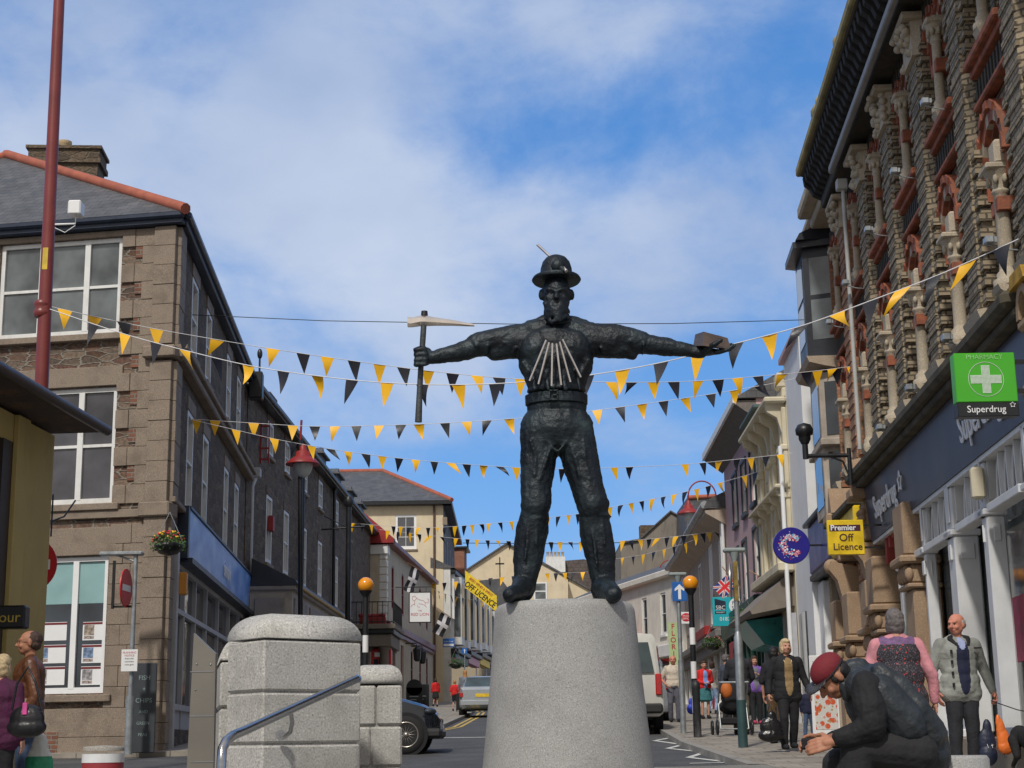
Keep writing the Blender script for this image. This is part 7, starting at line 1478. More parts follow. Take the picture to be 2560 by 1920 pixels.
def person(label, x, y, rot, H, top, bottom, hair, skin=m_skin, kind='trousers', build=1., topz=.9, pose=None, hairstyle='short', female=False, shoes=c_blk, head=(0, 0), voxel=.011, z=None, extra=None, group=None, sleeves='long', vneck=None, lean=0., openj=None):
    """standing / walking figure; front of the body = -y of the thing; +x = its left as the camera sees a face"""
    k = H / 1.75; T = Thing('person', label, 'person', x, y, G(x, y) if z is None else z, R_(rot), group=group)
    q = dict(kl=V(-.095, -.02, .50), kr=V(.095, -.02, .50), al=V(-.10, .02, .09), ar=V(.10, .02, .09), el=V(-.25, .03, 1.13), er=V(.25, .03, 1.13), wl=V(-.255, -.04, .89), wr=V(.255, -.04, .89), cl=.35, cr=.35)
    q.update(pose or {}); S_ = lambda p: Vector(p) * k; b = build
    ls = lambda p: Vector((p.x, p.y - lean * max(0, p.z - .95), p.z))
    M = Matrix.Rotation(R_(head[0]), 3, 'Z') @ Matrix.Rotation(R_(-head[1]), 3, 'X')
    B = MB()
    def cap_(mb, p, r1, w_, r2): mb.cap(S_(ls(p)), r1 * k, S_(ls(w_)), r2 * k, 12)
    def el_(mb, c, r, f=1.): mb.ell(S_(ls(V(*c))), tuple(v * k * f for v in r), 16, 10)
    el_(B, (0, 0, .97), (.155 * b, .105 * b, .12)); el_(B, (0, 0, 1.14), (.13 * b, .095 * b, .16)); el_(B, (0, 0, 1.32), (.155 * b, .105 * b, .15)); cap_(B, V(-.15, 0, 1.42), .052, V(.15, 0, 1.42), .052)
    cap_(B, V(0, .012, 1.42), .06, V(0, -.005, 1.56), .056)
    hc = S_(ls(V(0, -.018, 1.632))); zones = head_prims(B, hc, M, k * 1.02, female)
    for sd, kn, an, el, wr, cu in ((-1, q['kl'], q['al'], q['el'], q['wl'], q['cl']), (1, q['kr'], q['ar'], q['er'], q['wr'], q['cr'])):
        cap_(B, V(sd * .085, 0, .90), .078 * b, kn, .052); cap_(B, kn, .05, an, .035); cap_(B, kn.lerp(an, .3) + V(0, .02, 0), .05, kn.lerp(an, .6), .038)
        fd = V(0, -.13, -.045); B.cap(S_(an + V(0, .02, -.04)), .03 * k, S_(an + fd), .024 * k, 10)
        sh = V(sd * .185, 0, 1.41); cap_(B, sh, .05, el, .038); cap_(B, el, .037, wr, .026)
        D = (ls(wr) - ls(el)).normalized(); hand(B, S_(ls(wr)), D, V(0, -1, 0) - D * D.dot(V(0, -1, 0)), V(-sd, 0, 0) - D * D.dot(V(-sd, 0, 0)), 1, cu, k)
    body = bake('body', B, skin, T.o, voxel * .85, 1, zones=zones)
    # clothes
    J = MB(); g = .030
    el_(J, (0, .0, 1.32), (.155 * b + g, .105 * b + g, .15 + g)); el_(J, (0, 0, 1.14), (.13 * b + g + .01, .095 * b + g + .01, .18)); cap_(J, V(-.15, 0, 1.42), .062, V(.15, 0, 1.42), .062); cap_(J, V(-.06, .01, 1.46), .05, V(.06, .01, 1.46), .05)
    z0 = topz; el_(J, (0, .005, 1.2), (.148 * b + g, .1 * b + g, .24)); el_(J, (0, .0, 1.02), (.158 * b + g, .108 * b + g, .16)); el_(J, (0, 0, (z0 + 1.1) / 2), (.158 * b + g, .108 * b + g, (1.15 - z0) / 2 + .04))
    n = 14
    cap_(J, V(-.08 * b, 0, z0 + .06), .085 * b + g, V(.08 * b, 0, z0 + .06), .085 * b + g)
    if female: el_(J, (-.07, -.085, 1.30), (.065, .05, .06)); el_(J, (.07, -.085, 1.30), (.065, .05, .06))
    cap_(J, V(-.045, .01, 1.475), .052, V(-.14, 0, 1.42), .062); cap_(J, V(.045, .01, 1.475), .052, V(.14, 0, 1.42), .062)
    for sd, el, wr in ((-1, q['el'], q['wl']), (1, q['er'], q['wr'])):
        sh = V(sd * .185, 0, 1.41); cap_(J, sh, .070 + .006 * b, el, .060)
        if sleeves == 'long': cap_(J, el, .059, el.lerp(wr, .94), .045)
    if female or sleeves == 'short': pass
    zj = []
    if openj: zj += [(openj, S_(ls(V(0, -.26, 1.22))), (.075 * k * b ** .5, .22 * k, .42 * k))]
    if openj and vneck: zj += [(vneck, S_(ls(V(0, -.17, 1.45))), (.045 * k, .12 * k, .10 * k))]
    if not openj and not female: pass
    bake('jacket' if sleeves == 'long' else 'top', J, top, T.o, voxel, 2, .022, .13, zones=zj)
    W = MB()
    if kind in ('trousers', 'shorts'):
        el_(W, (0, 0, .95), (.155 * b + .012, .108 * b + .012, .12))
        for sd, kn, an in ((-1, q['kl'], q['al']), (1, q['kr'], q['ar'])):
            cap_(W, V(sd * .082, 0, .90), .09 * b, kn if kind == 'trousers' else V(sd * .085, 0, .9).lerp(kn, .8), .074)
            if kind == 'trousers': cap_(W, kn, .073, an + V(0, .0, .0), .062)
    else:
        n = 8
        for i in range(n): t = i / (n - 1); el_(W, (0, 0, .96 - t * .38), (.165 * b + .05 * t, .118 * b + .04 * t, .07))
    bake({'trousers': 'trousers', 'shorts': 'shorts', 'skirt': 'skirt'}[kind], W, bottom, T.o, voxel, 2, .02, .14)
    F = MB()
    for an in (q['al'], q['ar']): F.cap(S_(an + V(0, .035, -.04)), .052 * k, S_(an + V(0, -.15, -.048)), .045 * k, 10); F.ell(S_(an + V(0, .02, -.0)), (.056 * k, .066 * k, .06 * k), 10, 7)
    bake('shoe', F, shoes, T.o, voxel, 1)
    Hh = MB(); P = lambda a, b_, c: hc + M @ (Vector((a, b_, c)) * k * 1.02); e = lambda x_, y_, z_, rx, ry, rz: Hh.ell(P(x_, y_, z_), (rx * k, ry * k, rz * k), 14, 10, M)
    if hairstyle != 'none':
        if hairstyle == 'fringe': e(0, .035, .01, .082, .085, .07)
        elif hairstyle == 'receding': e(0, .04, .03, .090, .09, .082); e(0, .05, -.02, .088, .068, .06)
        elif hairstyle == 'bald': e(0, .045, -.015, .088, .072, .05); e(0, .05, .02, .084, .068, .045); e(-.074, .018, .012, .016, .04, .035); e(.074, .018, .012, .016, .04, .035)
        else: e(0, .022, .042, .092, .103, .088); e(0, .045, 0, .09, .078, .075); e(0, -.045, .078, .068, .055, .038)
        if hairstyle == 'bob': e(-.062, .01, -.03, .03, .065, .08); e(.062, .01, -.03, .03, .065, .08); e(0, .05, -.04, .08, .055, .08); e(0, .0, .09, .07, .08, .05)
        if hairstyle == 'long': e(0, .06, -.06, .088, .05, .12); e(0, .075, -.18, .085, .045, .12); e(-.06, .03, -.08, .03, .05, .12); e(.06, .03, -.08, .03, .05, .12)
        bake('hair', Hh, hair, T.o, voxel * .9, 1, .012, .03)
    if extra: extra(T, k, S_, hc, M)
    return T
def held(name, label, cat, T, k, pt):
    """a thing held in the hand: stands at its own place in the world"""
    bpy.context.view_layer.update(); w_ = T.o.matrix_world @ (Vector(pt) * k); return Thing(name, label, cat, *w_)
# ---- the seated man in the foreground, bent over his hands
SY = 9.25; so_ = at(2200, 1860, SY)
SM = Thing('person', 'man in maroon cap and black jacket sitting hunched, head bowed over his hands', 'person', so_.x, SY, .886)
O_ = Vector((so_.x, SY, .886))
def mp_(px, py, d=0): return at(px, py, SY + d) - O_
rr_ = lambda n: px_size(n, SY)
hm_ = at(2079, 1692, SY) - O_
Mh = Matrix.Rotation(R_(-78), 3, 'Z') @ Matrix.Rotation(R_(48), 3, 'X')      # facing left, chin down
B = MB()
def lb(mb, pts, seg=12):
    for a, b in zip(pts[:-1], pts[1:]): mb.cap(mp_(*a[:3]), rr_(a[3]), mp_(*b[:3]), rr_(b[3]), seg)
z_h = head_prims(B, hm_, Mh, 1.04)
lb(B, [(2094, 1702, 0, 24), (2122, 1714, .02, 25), (2150, 1735, .03, 26)]); lb(B, [(2185, 1760, .02, 46), (2230, 1800, .03, 56), (2285, 1860, .03, 52)])
for (elb, wr, dd, hD) in (((2182, 1822, -.24), (2092, 1852, -.22), -.2, 1), ((2170, 1830, .22), (2070, 1850, .0), 0, 1)):
    lb(B, [(2175, 1735, dd * .8, 18), (*elb, 20), (*wr, 13)])
# near hand holds, far hand cups: palms meet over the knees
w1 = mp_(2086, 1853, -.22); hand(B, w1, V(-.9, .12, -.2), V(0, .35, .9), V(-.1, 1, -.2), 1, .75, 1.08)
w2 = mp_(2066, 1852, -.02); hand(B, w2, V(-.92, -.15, .05), V(0, -.6, .75), V(-.1, -.75, -.7), -1, .55, 1.08)
lb(B, [(2285, 1870, -.12, 42), (2140, 1862, -.16, 34), (2125, 2020, -.14, 24), (2120, 2150, -.13, 18)]); lb(B, [(2285, 1878, .16, 42), (2100, 1905, .2, 34), (2080, 2050, .2, 24), (2078, 2160, .2, 18)])
bake('body', B, m_skind, SM.o, .006, 1, zones=z_h)
m_jk = pm('waxed_jacket', (.020, .026, .032), .5, .35, 6, .6); m_slv = pm('black_sleeve', (.006, .006, .008), .8, .3, 8, .4)
J = MB(); lb(J, [(2142, 1706, .02, 44), (2185, 1735, .02, 74), (2240, 1790, .02, 82), (2290, 1850, .02, 78), (2310, 1880, .02, 66)]); lb(J, [(2172, 1760, .0, 58), (2200, 1820, 0, 52)])
lb(J, [(2112, 1690, .03, 26), (2128, 1668, .04, 20), (2150, 1668, .05, 24)]); lb(J, [(2108, 1712, -.04, 18), (2125, 1735, -.05, 22)])
lb(J, [(2200, 1678, -.1, 22), (2245, 1712, -.12, 26), (2300, 1775, -.14, 28), (2330, 1840, -.12, 26)]); lb(J, [(2215, 1860, -.1, 30), (2300, 1890, -.1, 34)])
lb(J, [(2150, 1712, -.14, 36), (2200, 1740, -.16, 50), (2260, 1810, -.14, 56)]); lb(J, [(2150, 1712, .16, 36), (2200, 1740, .18, 50), (2260, 1810, .16, 56)])
bake('waistcoat', J, m_jk, SM.o, .0075, 3, .022, .09)
J = MB(); lb(J, [(2165, 1716, -.18, 38), (2176, 1770, -.26, 36), (2180, 1815, -.27, 34), (2128, 1838, -.25, 26), (2100, 1846, -.23, 21)]); lb(J, [(2165, 1716, .2, 36), (2170, 1826, .24, 32), (2084, 1850, .05, 22)])
bake('sleeve', J, m_slv, SM.o, .0075, 2, .03, .10)
J = MB(); lb(J, [(2290, 1880, -.13, 52), (2205, 1872, -.16, 46), (2145, 1868, -.17, 42), (2130, 2020, -.15, 34), (2124, 2140, -.13, 30)]); lb(J, [(2290, 1885, .17, 52), (2100, 1912, .2, 42), (2082, 2060, .2, 34), (2080, 2150, .2, 30)]); lb(J, [(2290, 1875, -.05, 56), (2300, 1880, .1, 56)])
bake('trousers', J, cloth('charcoal', (.016, .016, .018)), SM.o, .009, 2, .012, .08)
sh_ = MB(); sh_.cap(mp_(2125, 2158, -.12), .045, mp_(2070, 2168, -.14), .038); sh_.cap(mp_(2082, 2158, .2), .045, mp_(2030, 2170, .2), .038); sh_.v = [(x, y, max(z, .005)) for x, y, z in sh_.v]; bake('shoe', sh_, c_blk, SM.o, .009, 1)
Hh = MB(); P = lambda a, b_, c: hm_ + Mh @ (Vector((a, b_, c)) * 1.04); Hh.ell(P(0, .045, -.005), (.083, .073, .075), 14, 10, Mh); Hh.ell(P(0, .07, -.05), (.065, .045, .05), 12, 9, Mh); Hh.ell(P(-.07, -.02, .0), (.014, .02, .035), 8, 6, Mh); Hh.ell(P(.07, -.02, .0), (.014, .02, .035), 8, 6, Mh); bake('hair', Hh, h_black, SM.o, .006, 1, .008, .03)
m_cap = pm('maroon_cap', (.16, .01, .018), .8, .15, 8, .3); Cp = MB(); Cp.ell(P(0, .012, .05), (.09, .112, .082), 22, 14, Mh)
cpo = bake('cap', Cp, m_cap, SM.o, .006, 1)
Bm = MB(); n = 9
for i in range(n):
    a0, a1 = -.95 + 1.9 * i / n, -.95 + 1.9 * (i + 1) / n; f = lambda a, r, z: P(math.sin(a) * r * .95, -math.cos(a) * r, z - .02 * math.cos(a * 1.2) * (r / .1 - 1))
    v = [f(a0, .098, .035), f(a1, .098, .035), f(a1, .165, .045 + .0), f(a0, .165, .045)]; u = Mh @ V(0, 0, .007); Bm.add(v + [p + u for p in v], [(0, 1, 2, 3), (4, 5, 6, 7), (0, 1, 5, 4), (1, 2, 6, 5), (2, 3, 7, 6), (3, 0, 4, 7)], True)
ob = mesh_obj('cap_brim', Bm, pm('brim_grey', (.05, .05, .055), .6, .2, 8, .2)); ob.parent = cpo
for i in range(1): bt = MB().tube([P(.086 * math.sin(t), .012 - .108 * math.cos(t), .03) for t in [-2.6 + 5.2 * j / 20 for j in range(21)]], .006, 6); ob = mesh_obj('cap_band', bt, c_blk); ob.parent = cpo
PH = Thing('wallet', 'small dark object cupped in the hands of the seated man', 'wallet', *(mp_(2028, 1858, -.1) + O_)); PH.part('case', MB().bbox(-.055, .045, -.012, .02, -.035, .03, .01), c_blk)

# ---- left edge: man in brown leather, woman in purple
def bagx(T, k, S_, hc, M):
    gl = MB(); P = lambda a, b_, c: hc + M @ (Vector((a, b_, c)) * k)
    for sx in (-1, 1): gl.tube([P(sx * .03 + .024 * math.cos(t), -.108, .004 + .017 * math.sin(t)) for t in [2 * PI * j / 14 for j in range(15)]], .002, 5); gl.tube([P(sx * .054, -.105, .008), P(sx * .082, .0, .0)], .002, 5)
    T.part('glasses', gl, m_black)
ML = person('dark haired man in brown leather jacket and glasses facing left by the yellow shop', at(78, 1700, 15).x - .02, 15, -72, 1.72, pm('brown_leather', (.115, .042, .018), .45, .4, 5, .5), c_jean, h_brown, m_skind, build=1.2, topz=.80, hairstyle='receding', extra=bagx, voxel=.009, pose=dict(el=V(-.27, .06, 1.12), er=V(.27, .06, 1.12)))
WL = person('woman with fair hair in purple fleece seen from behind at the left edge', at(0, 1750, 14.2).x, 14.2, 168, 1.47, cloth('plum', (.07, .008, .045)), c_blk, h_blond, build=1.3, topz=.82, hairstyle='bob', female=True, voxel=.009)
HB = Thing('handbag', 'black leather handbag with strap beside the woman in purple', 'handbag', at(68, 1790, 13.4).x, 13.4, at(68, 1800, 13.4).z)
bg_ = MB(); bg_.ell((0, 0, 0), (.15, .08, .13)); bg_.ell((0, 0, -.06), (.17, .09, .09)); bake('bag', bg_, pm('black_leather', (.014, .014, .017), .3, .3, 6, .3), HB.o, .008, 2); HB.part('strap', MB().tube([(-.13, 0, .08), (-.1, .0, .3), (-.02, .02, .44), (.06, 0, .3), (.12, 0, .08)], .011, 6), m_black); HB.part('pink_ribbon', MB().bbox(-.02, .02, -.085, -.07, .04, .14, .005), pm('pink_tag', (.6, .08, .3), .5))
CBg = Thing('carrier_bag', 'thin white and green plastic carrier bag hanging by the man in brown leather', 'bag', at(100, 1860, 14.6).x, 14.6, at(100, 1915, 14.6).z); cb_ = MB(); cb_.ell((0, 0, .0), (.13, .05, .2)); cb_.ell((0, 0, .15), (.08, .04, .15)); cbo = bake('bag', cb_, pm('carrier_plastic', (.5, .52, .5), .4, .15, 6, .3), CBg.o, .01, 1, .015, .06, zones=[(pm('green_print', (.02, .22, .12), .5), (0, 0, .02), (.3, .3, .07))])

# ---- woman in floral tabard, back to the camera
X4 = at(2240, 1600, 14.8).x
m_flor = dots('floral_cloth', (.025, .022, .03), [((.14, .13, .16), 75, .3), ((.5, .05, .06), 26, .2), ((.20, .19, .22), 50, .16)])
def tab(T, k, S_, hc, M):
    W = MB()
    W.ell(S_(V(0, 0.0, 1.31)), (.225, .185, .19)); W.ell(S_(V(0, .01, 1.12)), (.24, .2, .22)); W.ell(S_(V(0, .01, .90)), (.265, .225, .24)); W.ell(S_(V(0, .01, .68)), (.285, .24, .22)); W.cap(S_(V(-.12, .0, 1.425)), .077, S_(V(.12, 0, 1.425)), .077)
    bake('tabard', W, m_flor, T.o, .01, 2, .01, .08, zones=[(pm('lilac_yoke', (.16, .09, .2), .8, .3, 20, .2), S_(V(0, 0, 1.50)), (.3, .3, .095))])
FW = person('woman with grey bob in pink top and dark floral tabard seen from behind', X4, 14.8, 176, 1.70, cloth('pink', (.55, .23, .27)), c_blk, h_grey, build=1.28, topz=.9, hairstyle='bob', female=True, extra=tab, voxel=.009, pose=dict(el=V(-.31, .03, 1.12), er=V(.31, .03, 1.12), wl=V(-.33, -.02, .88), wr=V(.33, -.02, .88)))
# ---- man in pale jacket with bags and a dog
X5 = at(2392, 1600, 17.2).x
def ptch(T, k, S_, hc, M):
    t = MB()
    for z in (1.33, 1.22, 1.10, .98): t.bbox(*[v * k for v in (-.14, -.12)], *[v * k for v in (-.165, -.135)], z * k - .02, z * k + .02, .003)
    t.bbox(.12 * k, .2 * k, -.17 * k, -.15 * k, 1.36 * k, 1.375 * k, .003); T.part('toggle', t, c_blk)
    W = MB(); W.cap(S_(V(-.10, -.06, 1.47)), .028, S_(V(-.06, -.12, 1.40)), .022); W.cap(S_(V(.10, -.06, 1.47)), .028, S_(V(.07, -.12, 1.40)), .022); W.cap(S_(V(-.1, -.05, 1.48)), .028, S_(V(0, .06, 1.51)), .028); W.cap(S_(V(.1, -.05, 1.48)), .028, S_(V(0, .06, 1.51)), .028); bake('jacket_collar', W, c_blk, T.o, .009, 1)
MJ = person('elderly balding man in pale grey jacket over navy jumper holding bags', X5, 17.2, 6, 1.74, cloth('pale_grey', (.27, .28, .26)), cloth('dark_trousers', (.02, .022, .028)), h_wht, m_skinr, build=1.24, topz=.84, hairstyle='bald', head=(-52, -4), openj=c_nvy, vneck=cloth('pale_blue', (.32, .38, .6)), extra=ptch, voxel=.0095, pose=dict(er=V(.30, .05, 1.14), wr=V(.34, -.06, .90), cr=.9, el=V(-.29, .06, 1.13), wl=V(-.27, .0, .92)))
def lump(name, label, cat, px, py, Y, prims, mat, part='bag', rel=.01, group=None):
    c = at(px, py, Y); T = Thing(name, label, cat, c.x, Y, c.z, group=group); mb = MB()
    for (p, r) in prims: mb.ell(p, r)
    bake(part, mb, mat, T.o, .009, 2, rel, .06); return T
T = lump('shopping_bag', 'navy shopping bag held by the man in the pale jacket', 'bag', 2468, 1855, 17.0, [((0, 0, -.13), (.10, .07, .12)), ((.0, 0, .0), (.095, .05, .15)), ((.01, 0, .13), (.05, .035, .11))], pm('navy_bag', (.014, .02, .045), .5, .2, 5, .3)); T.part('white_mark', MB().tube([(-.02, -.06, -.02), (-.01, -.065, -.06)], .003, 4).tube([(.03, -.06, -.02), (.035, -.062, -.06)], .003, 4).tube([(.02, -.06, -.04), (.045, -.06, -.03)], .003, 4), m_whitec)
T = lump('carrier_bag', 'orange carrier bag hanging beside the navy bag', 'bag', 2503, 1840, 17.0, [((0, 0, .04), (.05, .035, .15)), ((.02, 0, -.04), (.07, .045, .13)), ((.035, 0, -.11), (.085, .05, .085)), ((-.02, 0, .14), (.03, .025, .09))], pm('orange_plastic_bag', (.75, .17, .03), .45, .15, 5, .3)); T.part('cord', MB().tube([(.0, -.02, -.16), (.02, -.02, -.22), (.05, -.02, -.17)], .004, 5), m_black)
# dog: black and white, on a lead, walking toward the camera at the frame edge
dx_, dy_ = at(2556, 1850, 16.6).x + .1, 16.3
DG = Thing('dog', 'black and white collie on a lead at the right edge', 'dog', dx_, dy_, G(dx_, dy_), R_(8)); D = MB()
for p, r in (((0, .0, .45), (.11, .17, .13)), ((0, .25, .45), (.10, .2, .12)), ((0, .48, .46), (.095, .13, .11)), ((0, -.12, .42), (.09, .1, .12)), ((0, -.28, .60), (.065, .08, .065)), ((0, -.36, .575), (.032, .075, .03)), ((0, -.42, .57), (.02, .025, .02))): D.ell(p, r)
D.cap((0, -.08, .5), .075, (0, -.25, .58), .055); D.cap((-.05, -.26, .65), .022, (-.075, -.24, .70), .012); D.cap((.05, -.26, .65), .022, (.075, -.24, .70), .012)
for sx in (-1, 1):
    D.cap((sx * .07, -.1, .38), .045, (sx * .07, -.09, .2), .028); D.cap((sx * .07, -.09, .2), .024, (sx * .07, -.12, .04), .02); D.cap((sx * .07, -.12, .03), .024, (sx * .07, -.17, .025), .02)
    D.cap((sx * .07, .48, .42), .065, (sx * .075, .42, .26), .04); D.cap((sx * .075, .42, .26), .03, (sx * .075, .54, .16), .022); D.cap((sx * .075, .54, .16), .02, (sx * .075, .52, .04), .02); D.cap((sx * .075, .52, .03), .023, (sx * .075, .47, .025), .02)
D.cap((0, .6, .5), .03, (0, .78, .36), .025); D.cap((0, .78, .36), .026, (0, .86, .40), .016)
bake('body', D, pm('black_fur', (.012, .012, .013), .8, .3, 30, .6), DG.o, .009, 2, .01, .03, zones=[(pm('white_fur', (.55, .53, .5), .85, .2, 30, .6), (0, -.40, .60), (.022, .2, .09)), (MATS['white_fur'] if 'white_fur' in MATS else m_white, (0, -.2, .38), (.1, .1, .13)), (MATS['white_fur'], (.07, -.12, .1), (.05, .1, .14)), (MATS['white_fur'], (-.07, -.12, .1), (.05, .1, .14))])
a = at(2478, 1752, 17.1); l0 = a; l1 = V(dx_ - .0, dy_ - .15, G(dx_, dy_) + .66)
single('dog_lead', 'thin dark dog lead running from the man hand to the collie', 'lead', MB().tube([V(0, 0, 0), (l1 - l0) * .5 + V(0, 0, -.02), l1 - l0], .006, 6), m_black, *l0)

# ---- walkers on the right pavement
def neck(T, k, S_, hc, M): 
    T.part('necklace', MB().tube([S_(V(.06 * math.cos(t), -.12 - .03 * math.sin(-t), 1.42 + .07 * math.sin(t))) for t in [PI + PI * j / 12 for j in range(13)]], .006, 5), pm('gold_chain', (.6, .45, .25), .3, .1, 5, 0, metal=.8))
BW = person('blonde woman in black cardigan over tan top walking toward the camera', 4.1, 24.2, 4, 1.66, c_blk, c_blk, h_blond, m_skin, build=1.22, topz=.80, hairstyle='bob', female=True, head=(8, 6), openj=cloth('tan', (.27, .18, .085)), extra=neck, pose=dict(kl=V(-.10, -.10, .52), al=V(-.1, -.04, .12), kr=V(.09, .02, .48), ar=V(.09, .16, .14), wr=V(.33, -.1, .92), er=V(.29, .02, 1.12), el=V(-.28, .04, 1.13), wl=V(-.31, -.03, .90), cl=.9))
T = lump('shopping_bag', 'shiny black shopping bag carried by the blonde woman', 'bag', 1927, 1818, 24.0, [((0, 0, -.12), (.20, .09, .1)), ((0, 0, .0), (.17, .07, .15)), ((.02, 0, .14), (.08, .04, .1))], pm('shiny_black_bag', (.012, .012, .014), .25, .3, 7, .5)); T.part('handle', MB().tube([(-.05, 0, .18), (-.0, 0, .36), (.05, 0, .18)], .01, 6), m_black)
NB = person('toddler in navy top and blue trousers walking away behind the blonde woman', at(2022, 1800, 29).x, 29.0, 165, .92, c_nvy, c_jean, h_brown, build=1.15, topz=.85, hairstyle='short', head=(0, 5), pose=dict(kl=V(-.1, -.08, .5), kr=V(.11, .06, .5), ar=V(.13, .14, .1), al=V(-.1, -.1, .09)))
person('dark haired woman in black top mostly hidden behind the blonde woman', at(1945, 1750, 27).x, 27.2, 150, 1.60, c_blk, cloth('brown', (.12, .07, .03)), h_black, build=1.1, hairstyle='bob', female=True, sleeves='short')
person('woman in lilac cardigan and black trousers with hand raised to her chest', at(1893, 1730, 38).x, 38.3, 8, 1.60, cloth('lilac', (.22, .11, .45)), c_blk, h_brown, m_skin, build=1.2, topz=.85, hairstyle='bob', female=True, openj=cloth('grey_print', (.16, .17, .19)), shoes=cloth('pink_shoes', (.5, .05, .12)), pose=dict(er=V(.25, -.02, 1.14), wr=V(.05, -.21, 1.26), al=V(-.1, -.1, .1)))
HM = person('man in dark hooded jacket pushing a pushchair, seen from behind the grey post', at(1858, 1730, 31.5).x - .02, 31.8, 178, 1.74, cloth('charcoal_jacket', (.028, .028, .036)), cloth('khaki', (.17, .15, .115)), c_blk, build=1.22, topz=.80, hairstyle='none', pose=dict(el=V(-.27, -.06, 1.12), er=V(.27, -.06, 1.12), wl=V(-.22, -.28, 1.02), wr=V(.22, -.28, 1.02), cl=1.2, cr=1.2), extra=lambda T, k, S_, hc, M: bake('hood', (lambda m_: (m_.ell(hc + V(0, .015, .01), (.105, .12, .13)), m_.ell(hc + V(0, .04, -.1), (.1, .09, .07)), m_)[-1])(MB()), cloth('charcoal_jacket', (.028, .028, .036)), T.o, .011, 2))
pc = at(1830, 1800, 31.3); PSH = Thing('pushchair', 'orange and black pushchair left of the grey post', 'pushchair', pc.x, 31.5, G(pc.x, 31.5), R_(0)); m_al = m_steel
mb = MB()
for sx in (-.24, .30): mb.tube([(sx, -.55, 1.0), (sx, -.45, 1.02), (sx, -.1, .62), (sx, .45, .12)], .016, 8); mb.tube([(sx, -.1, .62), (sx, -.35, .12)], .016, 8)
mb.tube([(-.24, -.55, 1.0), (.30, -.55, 1.0)], .02, 8); mb.tube([(-.24, -.35, .12), (.30, -.35, .12)], .014, 6); PSH.part('frame', mb, m_al)
for sx in (-.31, .36):
    for y in (-.35, .45): wv = MB().lathe([(.11, -.02), (.14, -.02), (.15, 0), (.14, .02), (.11, .02)], (sx, y, .15), 18, ax='a'); PSH.part('wheel', wv, m_black)
st_ = MB(); st_.ell((.03, .1, .55), (.24, .22, .16)); st_.ell((.03, -.15, .75), (.23, .1, .3)); bake('seat', st_, c_blk, PSH.o, .012, 2); hd_ = MB(); hd_.ell((.03, .02, .88), (.24, .24, .17)); bake('hood', hd_, c_blk, PSH.o, .012, 1); hd_ = MB(); hd_.ell((-.08, -.2, .86), (.12, .1, .16)); bake('lining', hd_, pm('orange_cloth', (.5, .13, .02), .7, .1, 5, .2), PSH.o, .012, 1); PSH.part('basket', MB().bbox(-.2, .26, -.3, .2, .2, .34, .03), c_blk)
person('man in dark blue grey jacket standing inside the green shop front', at(1818, 1740, 41).x, 41, 120, 1.7, cloth('slate_jacket', (.06, .07, .10)), c_blk, h_grey, m_skin, build=1.1)
person('woman in white top and pale blue jeans walking away with a white bag', at(1783, 1740, 50).x, 50, 150, 1.6, c_white, c_lj, h_brown, build=1.25, topz=.88, hairstyle='bob', female=True, pose=dict(kl=V(-.1, -.08, .5), ar=V(.13, .14, .12)))
T = lump('carrier_bag', 'white carrier bag beside the woman in pale blue jeans', 'bag', 1802, 1755, 49.6, [((0, 0, -.1), (.13, .08, .14)), ((.02, 0, .1), (.08, .05, .18))], c_white)
person('woman in red jacket and teal skirt on the right pavement beside the bollard', at(1762, 1730, 44.5).x, 44.5, 10, 1.58, cloth('red', (.6, .02, .02)), cloth('teal_print', (.04, .16, .18)), h_brown, m_skin, kind='skirt', build=1.15, topz=.92, hairstyle='short', female=True, openj=cloth('sky_blue', (.2, .33, .7)), pose=dict(wr=V(.05, -.2, 1.08), wl=V(-.06, -.2, 1.08)))
person('balding man in cream tee shirt and grey trousers beside the parked silver car', at(1685, 1730, 42).x, 42, -8, 1.72, cloth('cream', (.58, .51, .42)), cloth('grey_trousers', (.10, .10, .125)), h_grey, m_skinr, build=1.22, topz=.92, hairstyle='bald', sleeves='short', pose=dict(wl=V(-.2, -.16, .98), el=V(-.34, .05, 1.14), kl=V(-.1, -.1, .5)))
BBg = lump('shopping_bag', 'bright blue shopping bag beside the bollard', 'bag', 1727, 1765, 43, [((0, 0, -.08), (.11, .07, .14)), ((0, 0, .1), (.06, .04, .12))], pm('bright_blue', (.03, .06, .55), .5))
# ---- walkers at the far left kerb
person('girl in red jumper and dark skirt walking away by the inn', at(1089, 1730, 82).x, 82, 170, 1.42, cloth('red', (.6, .02, .02)), c_blk, h_brown, kind='skirt', build=1.1, topz=.92, hairstyle='bob', female=True, voxel=.02, pose=dict(kl=V(-.1, -.08, .5), ar=V(.13, .14, .12)))
person('boy in red tee shirt and dark shorts walking away on the left pavement', at(1137, 1740, 68).x, 68, 175, 1.28, cloth('red', (.6, .02, .02)), c_blk, h_red, kind='shorts', build=1.1, topz=.9, sleeves='short', voxel=.02, pose=dict(kr=V(.1, -.08, .5), al=V(-.13, .14, .12)))
person('woman with long fair hair in grey top pulling a black bag on the left pavement', at(1163, 1735, 67).x, 67, 178, 1.68, cloth('grey_blue', (.16, .18, .22)), c_nvy, h_red, build=1.1, topz=.95, hairstyle='long', female=True, voxel=.018)
T = Thing('wheeled_bag', 'black wheeled shopping bag beside the long haired woman', 'bag', at(1160, 1770, 66.5).x - .1, 66.4, G(-2, 66.4)); T.part('bag', MB().bbox(-.22, .2, -.15, .15, .06, .75, .05), c_blk); T.part('wheel', MB().lathe([(.06, -.02), (.06, .02)], (-.2, .1, .06), 12, ax='a').lathe([(.06, -.02), (.06, .02)], (.2, .1, .06), 12, ax='a'), m_black)

